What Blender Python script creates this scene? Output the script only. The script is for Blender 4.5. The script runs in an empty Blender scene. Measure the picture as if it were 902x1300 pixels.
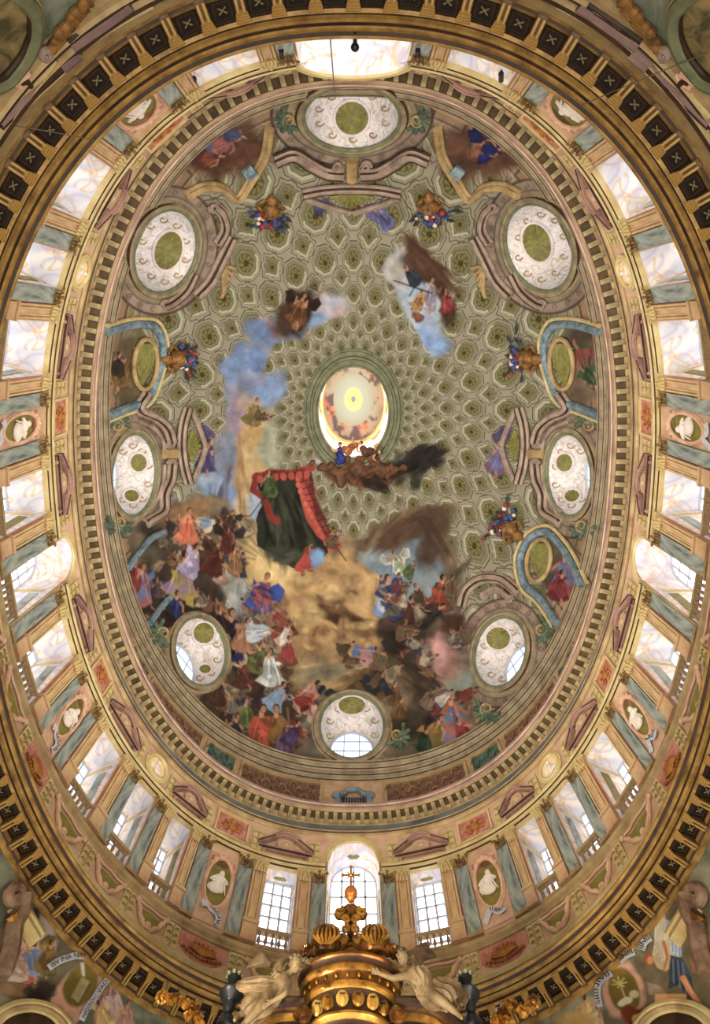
import bpy, bmesh, math, random
import numpy as np
from mathutils import Vector, Matrix
from mathutils.bvhtree import BVHTree

random.seed(7)
RNG = np.random.default_rng(11)
S = bpy.context.scene
COL = S.collection

# ------------------------------------------------------------------ camera, world, lights, exposure
CU, CV0, FPX, PITCH = 449.0, 551.06, 800.0, math.radians(10)   # photograph frame 902 x 1300
EYE = 1.6                                                      # eye height above the floor
cam = bpy.data.cameras.new('camera')
cam.sensor_fit = 'VERTICAL'
cam.sensor_height = 36.0
cam.lens = 36.0 * FPX / 1300.0
cam.shift_x = (451.0 - CU) / 1300.0
cam.shift_y = -(650.0 - CV0) / 1300.0
cam.clip_end = 300
camo = bpy.data.objects.new('camera', cam)
COL.objects.link(camo)
camo.location = (0, 0, EYE)
camo.rotation_euler = (math.pi - PITCH, 0, 0)
S.camera = camo

w = bpy.data.worlds.new('daylight')
S.world = w
w.use_nodes = True
w.node_tree.nodes['Background'].inputs[0].default_value = (0.75, 0.85, 1.0, 1)
w.node_tree.nodes['Background'].inputs[1].default_value = 0.6
S.view_settings.view_transform = 'Standard'
S.view_settings.look = 'None'
S.view_settings.gamma = 1.0
S.view_settings.use_curve_mapping = False
S.view_settings.exposure = 0.0
S.cycles.use_denoising = True
S.cycles.max_bounces = 5
S.cycles.diffuse_bounces = 3
S.cycles.glossy_bounces = 2
S.cycles.sample_clamp_indirect = 4.0
PANE_STRENGTH = 4.2

NAVE, LEDGE = 4900, 330
def area_light(name, loc, rot, sx, sy, power, color):
    l = bpy.data.lights.new(name, 'AREA')
    l.shape = 'ELLIPSE'; l.size = sx; l.size_y = sy; l.energy = power; l.color = color
    o = bpy.data.objects.new(name, l); COL.objects.link(o)
    o.location = loc; o.rotation_euler = rot
    return o
# added fill light near the floor, imitating daylight bounced off it
area_light('nave_daylight', (0, 7, 0.6), (math.pi, 0, 0), 18, 24, NAVE, (1.0, 0.94, 0.85))
# daylight inside the lantern, shining down through the oculus
area_light('lantern_daylight', (0, 7, 58), (0, 0, 0), 4.5, 6, 900, (1.0, 0.95, 0.88))

# ------------------------------------------------------------------ measuring helpers
YC = 7.0            # the building's vertical axis stands at (0, YC)
NEXP = 2.28         # plan curve: superellipse
ca, sa = math.cos(PITCH), math.sin(PITCH)
def proj(P):
    P = np.asarray(P, float)
    X, Y, Z = P[..., 0], P[..., 1], P[..., 2] - EYE
    d = Y * ca - Z * sa; Fw = Y * sa + Z * ca
    return CU + FPX * X / Fw, CV0 + FPX * d / Fw
def ray(u, v):
    u = np.asarray(u, float); v = np.asarray(v, float)
    x = (u - CU) / FPX; d = (v - CV0) / FPX
    return np.stack([x, sa + d * ca, ca - d * sa], -1)
def at_y(u, v, y):
    r = ray(u, v); k = y / r[..., 1]
    return r * k[..., None] + np.array([0, 0, EYE]) if r.ndim > 1 else r * k + np.array([0, 0, EYE])

def plan(A, B, t, n=NEXP):
    c, s = np.cos(t), np.sin(t)
    return -A * np.sign(s) * np.abs(s) ** (2 / n), YC + B * np.sign(c) * np.abs(c) ** (2 / n)
# arc-length table on a reference ring (t = 0 at the altar side, growing to the left)
_t = np.linspace(0, 2 * math.pi, 14401)
_x, _y = plan(12.0, 16.9, _t)
_L = np.concatenate([[0], np.cumsum(np.hypot(np.diff(_x), np.diff(_y)))])
LTOT = _L[-1]
def t_of(s): return np.interp(np.mod(s, LTOT), _L, _t)
def s_of(t): return np.interp(np.mod(t, 2 * math.pi), _t, _L)
def frame_at(A, B, t):
    e = 1e-3
    x, y = plan(A, B, t); x0, y0 = plan(A, B, t - e); x1, y1 = plan(A, B, t + e)
    T = np.array([x1 - x0, y1 - y0]); T /= np.hypot(*T)
    N = np.array([-T[1], T[0]])
    if N[0] * x + N[1] * (y - YC) < 0: N = -N
    return np.array([x, y]), T, N

# unseen warm lights added to brighten the altar canopy
for _x, _e in ((-6.5, 210), (5.5, 70)):
    _l = area_light('altar_lamp', (_x, 6.5, 7.0), (0, 0, 0), .8, .8, _e, (1.0, 0.84, 0.62)); _l.data.spread = math.radians(60)
    _l.rotation_euler = Vector((_x, 6.5 - 14.0, 7.0 - 13.4)).to_track_quat('Z', 'Y').to_euler()
# unseen lights added behind the lip of the great cornice to brighten drum and dome
for _i in range(20):
    _tt = t_of((_i + .5) * LTOT / 20); (_p), _T, _N = frame_at(10.35, 14.1, _tt)
    _l = area_light('ledge_lamp', (_p[0], _p[1], 17.75), (0, 0, 0), 1.6, .5, LEDGE, (1.0, 0.955, 0.88)); _l.data.spread = math.radians(115)
    _d = Vector((-_N[0] * .85, -_N[1] * .85, 1.0)); _l.rotation_euler = (-_d).to_track_quat('Z', 'Y').to_euler()

def lin(c):
    c = np.asarray(c, float) / 255.0
    return np.where(c <= 0.04045, c / 12.92, ((c + 0.055) / 1.055) ** 2.4)
def rgba(c): return tuple(lin(c)) + (1.0,)

# ------------------------------------------------------------------ materials
MATS = {}
def mat(name, col, rough=0.6, metal=0.0, col2=None, scale=3.0, detail=6.0, bump=0.0, stretch=(1, 1, 1), lo=0.35, hi=0.65, distort=0.0, spec=0.3, bscale=None):
    m = bpy.data.materials.new(name); m.use_nodes = True
    nt = m.node_tree; b = nt.nodes['Principled BSDF']
    b.inputs['Roughness'].default_value = rough
    b.inputs['Metallic'].default_value = metal
    b.inputs['Specular IOR Level'].default_value = spec
    if col2 is None:
        b.inputs['Base Color'].default_value = rgba(col)
    if col2 is not None or bump:
        tc = nt.nodes.new('ShaderNodeTexCoord'); mp = nt.nodes.new('ShaderNodeMapping')
        mp.inputs['Scale'].default_value = stretch
        nt.links.new(tc.outputs['Object'], mp.inputs[0])
        nz = nt.nodes.new('ShaderNodeTexNoise')
        nz.inputs['Scale'].default_value = scale; nz.inputs['Detail'].default_value = detail
        nz.inputs['Roughness'].default_value = 0.62; nz.inputs['Distortion'].default_value = distort
        nt.links.new(mp.outputs[0], nz.inputs['Vector'])
        if col2 is not None:
            cr = nt.nodes.new('ShaderNodeValToRGB')
            cr.color_ramp.elements[0].position = lo; cr.color_ramp.elements[1].position = hi
            cr.color_ramp.elements[0].color = rgba(col); cr.color_ramp.elements[1].color = rgba(col2)
            nt.links.new(nz.outputs['Fac'], cr.inputs[0]); nt.links.new(cr.outputs[0], b.inputs['Base Color'])
        if bump:
            bp = nt.nodes.new('ShaderNodeBump'); bp.inputs['Strength'].default_value = bump
            bp.inputs['Distance'].default_value = 0.06
            src = nz
            if bscale:
                src = nt.nodes.new('ShaderNodeTexNoise'); src.inputs['Scale'].default_value = bscale; src.inputs['Detail'].default_value = 3
                nt.links.new(mp.outputs[0], src.inputs['Vector'])
            nt.links.new(src.outputs['Fac'], bp.inputs['Height']); nt.links.new(bp.outputs[0], b.inputs['Normal'])
    MATS[name] = m
    return m
def emat(name, col, strength):
    m = bpy.data.materials.new(name); m.use_nodes = True
    nt = m.node_tree; nt.nodes.clear()
    e = nt.nodes.new('ShaderNodeEmission'); o = nt.nodes.new('ShaderNodeOutputMaterial')
    e.inputs[0].default_value = rgba(col); e.inputs[1].default_value = strength
    nt.links.new(e.outputs[0], o.inputs[0]); MATS[name] = m
    return m
def paint_mat(name, rough=0.75):
    m = bpy.data.materials.new(name); m.use_nodes = True
    nt = m.node_tree; b = nt.nodes['Principled BSDF']
    a = nt.nodes.new('ShaderNodeVertexColor'); a.layer_name = 'fresco'
    nt.links.new(a.outputs['Color'], b.inputs['Base Color'])
    b.inputs['Roughness'].default_value = rough; b.inputs['Specular IOR Level'].default_value = 0.15
    MATS[name] = m
    return m

M_cream = mat('cream_stucco', (203, 184, 132), col2=(178, 150, 96), scale=1.6, bump=0.15)
M_gilt = mat('gilded_moulding', (186, 146, 80), col2=(112, 78, 40), scale=2.2, rough=0.45, metal=0.15, lo=0.3, hi=0.7, bump=0.2)
M_tan = mat('tan_moulding', (186, 160, 112), col2=(128, 98, 66), scale=1.3, lo=0.3, hi=0.72, bump=0.1)
M_plum = mat('plum_moulding', (150, 122, 112), col2=(104, 78, 82), scale=0.6, lo=0.35, hi=0.65)
M_blue = mat('blue_grey_band', (120, 124, 116), col2=(78, 84, 92), scale=0.9, lo=0.35, hi=0.65)
M_wall = mat('rose_plaster', (206, 170, 138), col2=(178, 138, 112), scale=1.1, bump=0.08)
M_attic = mat('attic_plaster', (190, 158, 124), col2=(158, 124, 96), scale=1.4, bump=0.08)
M_rose = mat('rose_marble', (190, 132, 112), col2=(158, 96, 80), scale=2.6, lo=0.4, hi=0.6, distort=1.0)
M_marble = mat('grey_marble', (160, 164, 152), col2=(86, 94, 90), scale=0.9, detail=8, lo=0.38, hi=0.62, distort=2.2, rough=0.35, stretch=(1, 1, 0.55))
M_greenmarble = mat('green_marble', (142, 146, 128), col2=(92, 98, 84), scale=0.8, detail=8, lo=0.36, hi=0.64, distort=2.0, rough=0.4)
M_stripe = mat('pilaster_stone', (204, 170, 128), col2=(176, 134, 98), scale=1.2)
M_olive = mat('olive_field', (140, 128, 62), col2=(104, 94, 40), scale=2.5, lo=0.3, hi=0.7)
M_shell = mat('olive_shell', (136, 130, 66), col2=(86, 84, 44), scale=3.0, lo=0.3, hi=0.7)
M_white = mat('white_stucco', (236, 226, 214), col2=(214, 196, 180), scale=1.5, bump=0.1)
def arabesque_mat(name, base, layers=(((214, 160, 140), .55, 1.6, .07, .5), ((170, 180, 206), .5, 1.0, .12, .6), ((206, 168, 100), .7, 1.8, .045, .42))):
    """white plaster painted with fine rose, gold and blue arabesques"""
    m = mat(name, base, rough=.7); nt = m.node_tree; b = nt.nodes['Principled BSDF']; tc = nt.nodes.new('ShaderNodeTexCoord'); prev = None
    for col, sc, ds, wd, pos in layers:
        nz = nt.nodes.new('ShaderNodeTexNoise'); nz.inputs['Scale'].default_value = sc; nz.inputs['Detail'].default_value = 1.5; nz.inputs['Distortion'].default_value = ds
        nt.links.new(tc.outputs['Object'], nz.inputs['Vector'])
        cr = nt.nodes.new('ShaderNodeValToRGB'); e = cr.color_ramp.elements; e[0].position = pos - wd; e[0].color = (0, 0, 0, 1); e[1].position = pos; e[1].color = (.62, .62, .62, 1); k = cr.color_ramp.elements.new(pos + wd); k.color = (0, 0, 0, 1)
        nt.links.new(nz.outputs['Fac'], cr.inputs[0]); mx = nt.nodes.new('ShaderNodeMix'); mx.data_type = 'RGBA'
        nt.links.new(cr.outputs[0], mx.inputs[0]); mx.inputs[7].default_value = rgba(col)
        if prev is None: mx.inputs[6].default_value = rgba(base)
        else: nt.links.new(prev, mx.inputs[6])
        prev = mx.outputs[2]
    nt.links.new(prev, b.inputs['Base Color']); return m
M_reveal = arabesque_mat('painted_reveal', (236, 226, 216))
M_shaft = arabesque_mat('stucco_shaft', (226, 214, 206), (((176, 160, 150), 1.1, 2.2, .04, .5), ((160, 150, 110), .8, 1.8, .04, .42), ((150, 150, 160), 1.3, 2.6, .03, .58)))
M_pinkwhite = mat('lilac_stucco', (222, 208, 200), col2=(196, 176, 172), scale=1.2)
M_gold = mat('gold_leaf', (206, 150, 66), col2=(84, 50, 18), scale=3.0, rough=0.32, metal=0.55, lo=0.3, hi=0.68, bump=0.3)
M_bronze = mat('old_gilt_bronze', (160, 104, 46), col2=(46, 26, 12), scale=2.2, rough=0.3, metal=0.6, lo=0.3, hi=0.66, bump=0.25)
M_dark = mat('dark_walnut', (64, 42, 24), col2=(34, 22, 14), scale=2.0, rough=0.5)
M_coffer = mat('dark_coffer', (44, 31, 20), col2=(24, 17, 12), scale=1.5, rough=0.6)
M_stone = mat('statue_stone', (146, 124, 90), col2=(86, 68, 46), scale=2.4, bump=0.2, rough=0.55)
M_black = mat('black_bronze', (40, 40, 42), col2=(22, 22, 24), scale=3.0, rough=0.35)
M_iron = mat('grey_iron', (128, 122, 118), rough=0.5)
M_lead = mat('pale_window_frame', (186, 188, 198), rough=0.5)
M_wood = mat('red_wood_frame', (134, 92, 70), col2=(104, 66, 50), scale=4)
M_redrelief = mat('gilt_relief', (176, 116, 48), col2=(124, 66, 34), scale=3.5, lo=0.35, hi=0.65, rough=0.45)
M_wire = mat('steel_wire', (120, 110, 90), rough=0.4, metal=0.5)
M_fresco = paint_mat('fresco_paint')
M_floor = mat('floor_stone', (170, 150, 130), col2=(120, 104, 92), scale=0.6)
M_scroll = [mat('painted_scroll_blue', (150, 160, 190)), mat('painted_scroll_rose', (206, 150, 130)), mat('painted_scroll_gold', (206, 160, 80))]
M_ovallit = mat('pale_oval_field', (240, 224, 190), col2=(214, 180, 130), scale=3)
M_capital = mat('capital_bronze', (150, 116, 66), col2=(72, 52, 30), scale=5.0, lo=0.3, hi=0.65, rough=0.5, bump=0.3)
M_balu = mat('baluster_stone', (150, 124, 98), col2=(110, 84, 66), scale=3)
M_ped = mat('pediment_stucco', (168, 130, 112), col2=(118, 86, 78), scale=1.6, bump=0.1)
M_foliage = mat('foliage_shade', (176, 150, 102), col2=(142, 116, 74), scale=4)  # tan colour of the foliage scrolls themselves
M_ovalframe = mat('rosy_cream_frame', (222, 182, 150), col2=(192, 146, 118), scale=2.5, bump=0.1)
M_ribbon = mat('pale_ribbon', (206, 204, 204), col2=(176, 174, 180), scale=4)
M_ink = mat('ink', (40, 40, 48))
M_bracket = mat('bracket_tan', (172, 150, 106), col2=(96, 80, 54), scale=2.0, lo=0.3, hi=0.7)
M_cofframe = mat('coffer_frame_brown', (62, 44, 28), col2=(38, 27, 18), scale=2)
M_rosette = mat('rosette_gilt', (120, 104, 74), rough=.5)
M_rosestrip = mat('rose_strip', (190, 128, 104), col2=(160, 100, 82), scale=1.5)
M_brkbody = mat('dark_gilt', (120, 86, 42), col2=(58, 38, 20), scale=2.5, lo=0.3, hi=0.7, rough=.45)
M_volute = mat('brown_volute_stucco', (156, 124, 98), col2=(84, 60, 46), scale=2.5, lo=0.3, hi=0.7, bump=0.2)
M_frame = mat('grey_tan_frame', (158, 142, 112), col2=(116, 100, 78), scale=1.5)
M_vase = mat('vase_ochre', (164, 116, 58), col2=(72, 46, 24), scale=2.6, lo=0.32, hi=0.66, rough=.55, metal=.1, bump=.3)
M_bandrelief = mat('band_relief', (140, 110, 76), col2=(98, 72, 52), scale=3)
M_scrollf = mat('rosy_scroll_stucco', (172, 150, 132), col2=(118, 98, 86), scale=1.2, lo=0.3, hi=0.7)
M_blueframe = mat('blue_marble_frame', (128, 144, 148), col2=(76, 96, 108), scale=1.4, lo=0.38, hi=0.62, distort=1.5)
M_leafgreen = mat('leaf_green', (98, 112, 88), col2=(58, 74, 62), scale=3)
M_leafdark = mat('leaf_dark', (58, 66, 60), col2=(32, 38, 40), scale=4)
M_flowerblue = mat('flower_blue', (70, 86, 140), col2=(40, 50, 92), scale=5)
M_flowerred = mat('flower_red', (152, 62, 50), col2=(96, 36, 34), scale=5)
M_flowerpale = mat('flower_pale', (206, 188, 164))
M_browncloud = mat('brown_cloud', (112, 72, 44), col2=(62, 42, 32), scale=1.2, lo=0.35, hi=0.65)
M_bluerobe = mat('blue_robe', (44, 56, 130), col2=(28, 34, 84), scale=3)
M_orangerobe = mat('orange_robe', (176, 104, 58), col2=(120, 66, 40), scale=3)
M_skinpaint = mat('skin_tone', (196, 146, 112))
M_pedfield = mat('band_field', (128, 92, 74), col2=(96, 68, 60), scale=2)
M_greenpanel = mat('green_panel', (90, 112, 96), col2=(58, 76, 68), scale=2.2, distort=1.5)
M_land = mat('painted_landscape', (150, 128, 84), col2=(74, 66, 44), scale=1.4, lo=0.38, hi=0.62, distort=1.2)
M_maskgold = mat('mask_gold', (236, 200, 110), col2=(176, 120, 50), scale=5, rough=.35, metal=.4)
M_orb = mat('orb_copper', (206, 132, 66), col2=(150, 84, 40), scale=2, rough=.35, metal=.35)
M_hairgreen = mat('verdigris_hair', (74, 84, 60), col2=(44, 48, 36), scale=6)
M_stonehair = mat('stone_hair', (120, 112, 94), col2=(76, 70, 58), scale=6)
M_wing = mat('dark_wing', (104, 78, 58), col2=(62, 46, 36), scale=5)
M_shadefillet = mat('dark_fillet', (74, 50, 32), col2=(46, 32, 22), scale=2)  # dark brown for moulding strips, crevice shade put into the colour
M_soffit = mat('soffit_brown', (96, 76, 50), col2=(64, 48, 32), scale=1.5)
M_pane = emat('daylit_glass', (248, 250, 255), PANE_STRENGTH)
M_paneblue = emat('daylit_glass_blue', (205, 226, 255), 2.2)

# ------------------------------------------------------------------ mesh helpers
def tag(o, label=None, cat=None, group=None, kind=None):
    if label: o['label'] = label
    if cat: o['category'] = cat
    if group: o['group'] = group
    if kind: o['kind'] = kind
    return o
def empty(name, loc=(0, 0, 0), rz=0.0, label=None, cat=None, group=None, kind=None):
    o = bpy.data.objects.new(name, None); COL.objects.link(o)
    o.empty_display_size = 0.2
    o.location = loc; o.rotation_euler = (0, 0, rz)
    return tag(o, label, cat, group, kind)
def mesh_np(name, V, F, m, parent=None, smooth=True, colors=None, sharp=35):
    V = np.ascontiguousarray(V, np.float32); F = np.ascontiguousarray(F, np.int32)
    me = bpy.data.meshes.new(name)
    k = F.shape[1]
    me.vertices.add(len(V)); me.vertices.foreach_set('co', V.ravel())
    me.loops.add(F.size); me.loops.foreach_set('vertex_index', F.ravel())
    me.polygons.add(len(F)); me.polygons.foreach_set('loop_start', np.arange(0, F.size, k, dtype=np.int32))
    me.update(calc_edges=True); me.validate()
    if colors is not None:
        a = me.color_attributes.new('fresco', 'FLOAT_COLOR', 'POINT')
        c = np.ones((len(V), 4), np.float32); c[:, :3] = colors
        a.data.foreach_set('color', c.ravel())
    if smooth:
        me.polygons.foreach_set('use_smooth', np.ones(len(F), bool))
        if sharp: me.set_sharp_from_angle(angle=math.radians(sharp))
    me.materials.append(m)
    o = bpy.data.objects.new(name, me); COL.objects.link(o)
    if parent: o.parent = parent
    return o
def grid_faces(nu, nv, cu=False, cv=False):
    iu = np.arange(nu if cu else nu - 1); iv = np.arange(nv if cv else nv - 1)
    a, b = np.meshgrid(iu, iv, indexing='ij')
    a2, b2 = (a + 1) % nu, (b + 1) % nv
    return np.stack([a * nv + b, a2 * nv + b, a2 * nv + b2, a * nv + b2], -1).reshape(-1, 4)

class MB:
    """collects shapes, links them as one mesh object"""
    def __init__(s): s.v = []; s.f = []
    def add(s, V, F):
        n = len(s.v); s.v.extend([tuple(map(float, p)) for p in V]); s.f.extend([tuple(int(i) + n for i in q) for q in F]); return s
    def grid(s, P, cu=False, cv=False):
        P = np.asarray(P, float); nu, nv = P.shape[:2]
        return s.add(P.reshape(-1, 3), grid_faces(nu, nv, cu, cv))
    def box(s, c, d, rz=0.0, ch=0.0):
        cx, cy, cz = c; x, y, z = d[0] / 2, d[1] / 2, d[2] / 2
        V = [(i * x, j * y, k * z) for k in (-1, 1) for j in (-1, 1) for i in (-1, 1)]
        if rz: V = [(a * math.cos(rz) - b * math.sin(rz), a * math.sin(rz) + b * math.cos(rz), q) for a, b, q in V]
        V = [(a + cx, b + cy, q + cz) for a, b, q in V]
        return s.add(V, [(0, 2, 3, 1), (4, 5, 7, 6), (0, 1, 5, 4), (2, 6, 7, 3), (0, 4, 6, 2), (1, 3, 7, 5)])
    def tube(s, pts, r, n=8, cap=True, flat=None):
        pts = np.asarray(pts, float); K = len(pts)
        r = np.full(K, r, float) if np.isscalar(r) else np.asarray(r, float)
        T = np.gradient(pts, axis=0); T /= np.maximum(np.linalg.norm(T, axis=1, keepdims=True), 1e-9)
        up = np.array([0, 0, 1.0])
        if abs(T[0] @ up) > 0.9: up = np.array([0, 1.0, 0])
        U = np.cross(T[0], up); U /= np.linalg.norm(U)
        ring = []
        for i in range(K):
            U = U - T[i] * (U @ T[i]); U /= max(np.linalg.norm(U), 1e-9); W = np.cross(T[i], U)
            a = np.arange(n) * 2 * math.pi / n
            ring.append(pts[i] + r[i] * (np.cos(a)[:, None] * U + np.sin(a)[:, None] * W))
        s.grid(np.array(ring), cv=True)
        if cap:
            b = len(s.v) - K * n
            s.f.append(tuple(b + i for i in range(n))[::-1]); s.f.append(tuple(b + (K - 1) * n + i for i in range(n)))
        return s
    def lathe(s, prof, n=24, c=(0, 0, 0), sx=1.0, sy=1.0, a0=0, a1=2 * math.pi):
        full = abs(a1 - a0 - 2 * math.pi) < 1e-6
        a = np.linspace(a0, a1, n, endpoint=not full)
        P = np.array([[(c[0] + r * sx * math.cos(t), c[1] + r * sy * math.sin(t), c[2] + z) for r, z in prof] for t in a])
        return s.grid(P, cu=full)
    def ball(s, c, r, nu=16, nv=10, rot=None):
        r = (r, r, r) if np.isscalar(r) else r
        V = []
        for j in range(nv + 1):
            p = -math.pi / 2 + math.pi * j / nv
            for i in range(nu):
                a = 2 * math.pi * i / nu
                q = Vector((r[0] * math.cos(p) * math.cos(a), r[1] * math.cos(p) * math.sin(a), r[2] * math.sin(p)))
                if rot is not None: q = rot @ q
                V.append((q.x + c[0], q.y + c[1], q.z + c[2]))
        F = [(j * nu + i, j * nu + (i + 1) % nu, (j + 1) * nu + (i + 1) % nu, (j + 1) * nu + i) for j in range(nv) for i in range(nu)]
        return s.add(V, F)
    def prism(s, poly, y0, y1):
        """polygon in local x,z extruded along y"""
        n = len(poly); V = [(x, y0, z) for x, z in poly] + [(x, y1, z) for x, z in poly]
        F = [tuple(range(n)), tuple(range(2 * n - 1, n - 1, -1))] + [(i, i + n, (i + 1) % n + n, (i + 1) % n) for i in range(n)]
        return s.add(V, F)
    def data(s, name, m, smooth=True, sharp=40):
        me = bpy.data.meshes.new(name); me.from_pydata(s.v, [], s.f); me.validate()
        bm = bmesh.new(); bm.from_mesh(me); bmesh.ops.recalc_face_normals(bm, faces=bm.faces); bm.to_mesh(me); bm.free()
        if smooth:
            me.polygons.foreach_set('use_smooth', np.ones(len(me.polygons), bool)); me.set_sharp_from_angle(angle=math.radians(sharp))
        me.materials.append(m); return me
    def build(s, name, m, parent=None, smooth=True, sharp=40):
        o = bpy.data.objects.new(name, s.data(name, m, smooth, sharp)); COL.objects.link(o)
        if parent: o.parent = parent
        return o
def link_part(name, me, parent):
    o = bpy.data.objects.new(name, me); COL.objects.link(o); o.parent = parent; return o
def copy_tree(o, parent=None):
    c = o.copy(); COL.objects.link(c)
    if parent is not None: c.parent = parent
    for ch in list(o.children): copy_tree(ch, c)
    return c

NT = 576
TT = t_of(np.arange(NT) * LTOT / NT)
def back_in(z, t):
    """the entrance-side half of the drum stands a little further in below the attic"""
    k = 0.65 * np.clip((25.95 - (z - EYE)) / 1.75, 0, 1); return k * np.maximum(0, -np.cos(t)) ** 1.5
def sweep(name, prof, m, t0=None, t1=None, parent=None, sharp=30, n=None, alt=None, pat=(3, 1), back=False):
    """moulding: profile [(A, B, z), ...] carried round the plan curve; ALT colours every so many of its fillets"""
    if t0 is None: T, closed = TT, True
    else:
        T, closed = t_of(np.linspace(t0, t1, n or max(8, int((t1 - t0) / LTOT * NT)))), False
    P = np.zeros((len(T), len(prof), 3))
    for j, (A, B, z) in enumerate(prof):
        x, y = plan(A, B, T); P[:, j, 0] = x; P[:, j, 1] = y + (back_in(z, T) if back else 0); P[:, j, 2] = z
    F = grid_faces(len(T), len(prof), closed)
    o = mesh_np(name, P.reshape(-1, 3), F, m, parent, sharp=sharp)
    if alt is not None:
        o.data.materials.append(alt)
        seg = np.tile(np.arange(len(prof) - 1), len(F) // (len(prof) - 1)); o.data.polygons.foreach_set('material_index', (seg % pat[0] == pat[1]).astype(np.int32))
    return o
def structure(o, label, cat): return tag(o, label, cat, kind='structure')

# ------------------------------------------------------------------ fresco painter: strokes on a cartoon, laid on the plaster
M_olivegrey = mat('olive_grey_moulding', (128, 128, 96), col2=(84, 86, 62), scale=1.5, lo=0.3, hi=0.7)
M_pane_l = emat('lantern_glass', (255, 244, 232), 5.0)
CW, CH = 902, 1300
def fbm(h, w, base, seed, octaves=5, gain=0.55):
    rng = np.random.default_rng(seed); out = np.zeros((h, w), np.float32); amp = 1.0; tot = 0
    for o in range(octaves):
        n = base * 2 ** o
        gh, gw = max(2, int(n * h / w) + 2), n + 2
        g = rng.random((gh, gw)).astype(np.float32)
        yy = np.linspace(0, gh - 1.001, h); xx = np.linspace(0, gw - 1.001, w)
        y0 = yy.astype(int); x0 = xx.astype(int); fy = (yy - y0)[:, None]; fx = (xx - x0)[None, :]
        fy = fy * fy * (3 - 2 * fy); fx = fx * fx * (3 - 2 * fx)
        a = g[y0][:, x0]; b = g[y0][:, x0 + 1]; c = g[y0 + 1][:, x0]; d = g[y0 + 1][:, x0 + 1]
        out += amp * ((a * (1 - fx) + b * fx) * (1 - fy) + (c * (1 - fx) + d * fx) * fy); tot += amp; amp *= gain
    return out / tot
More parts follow.
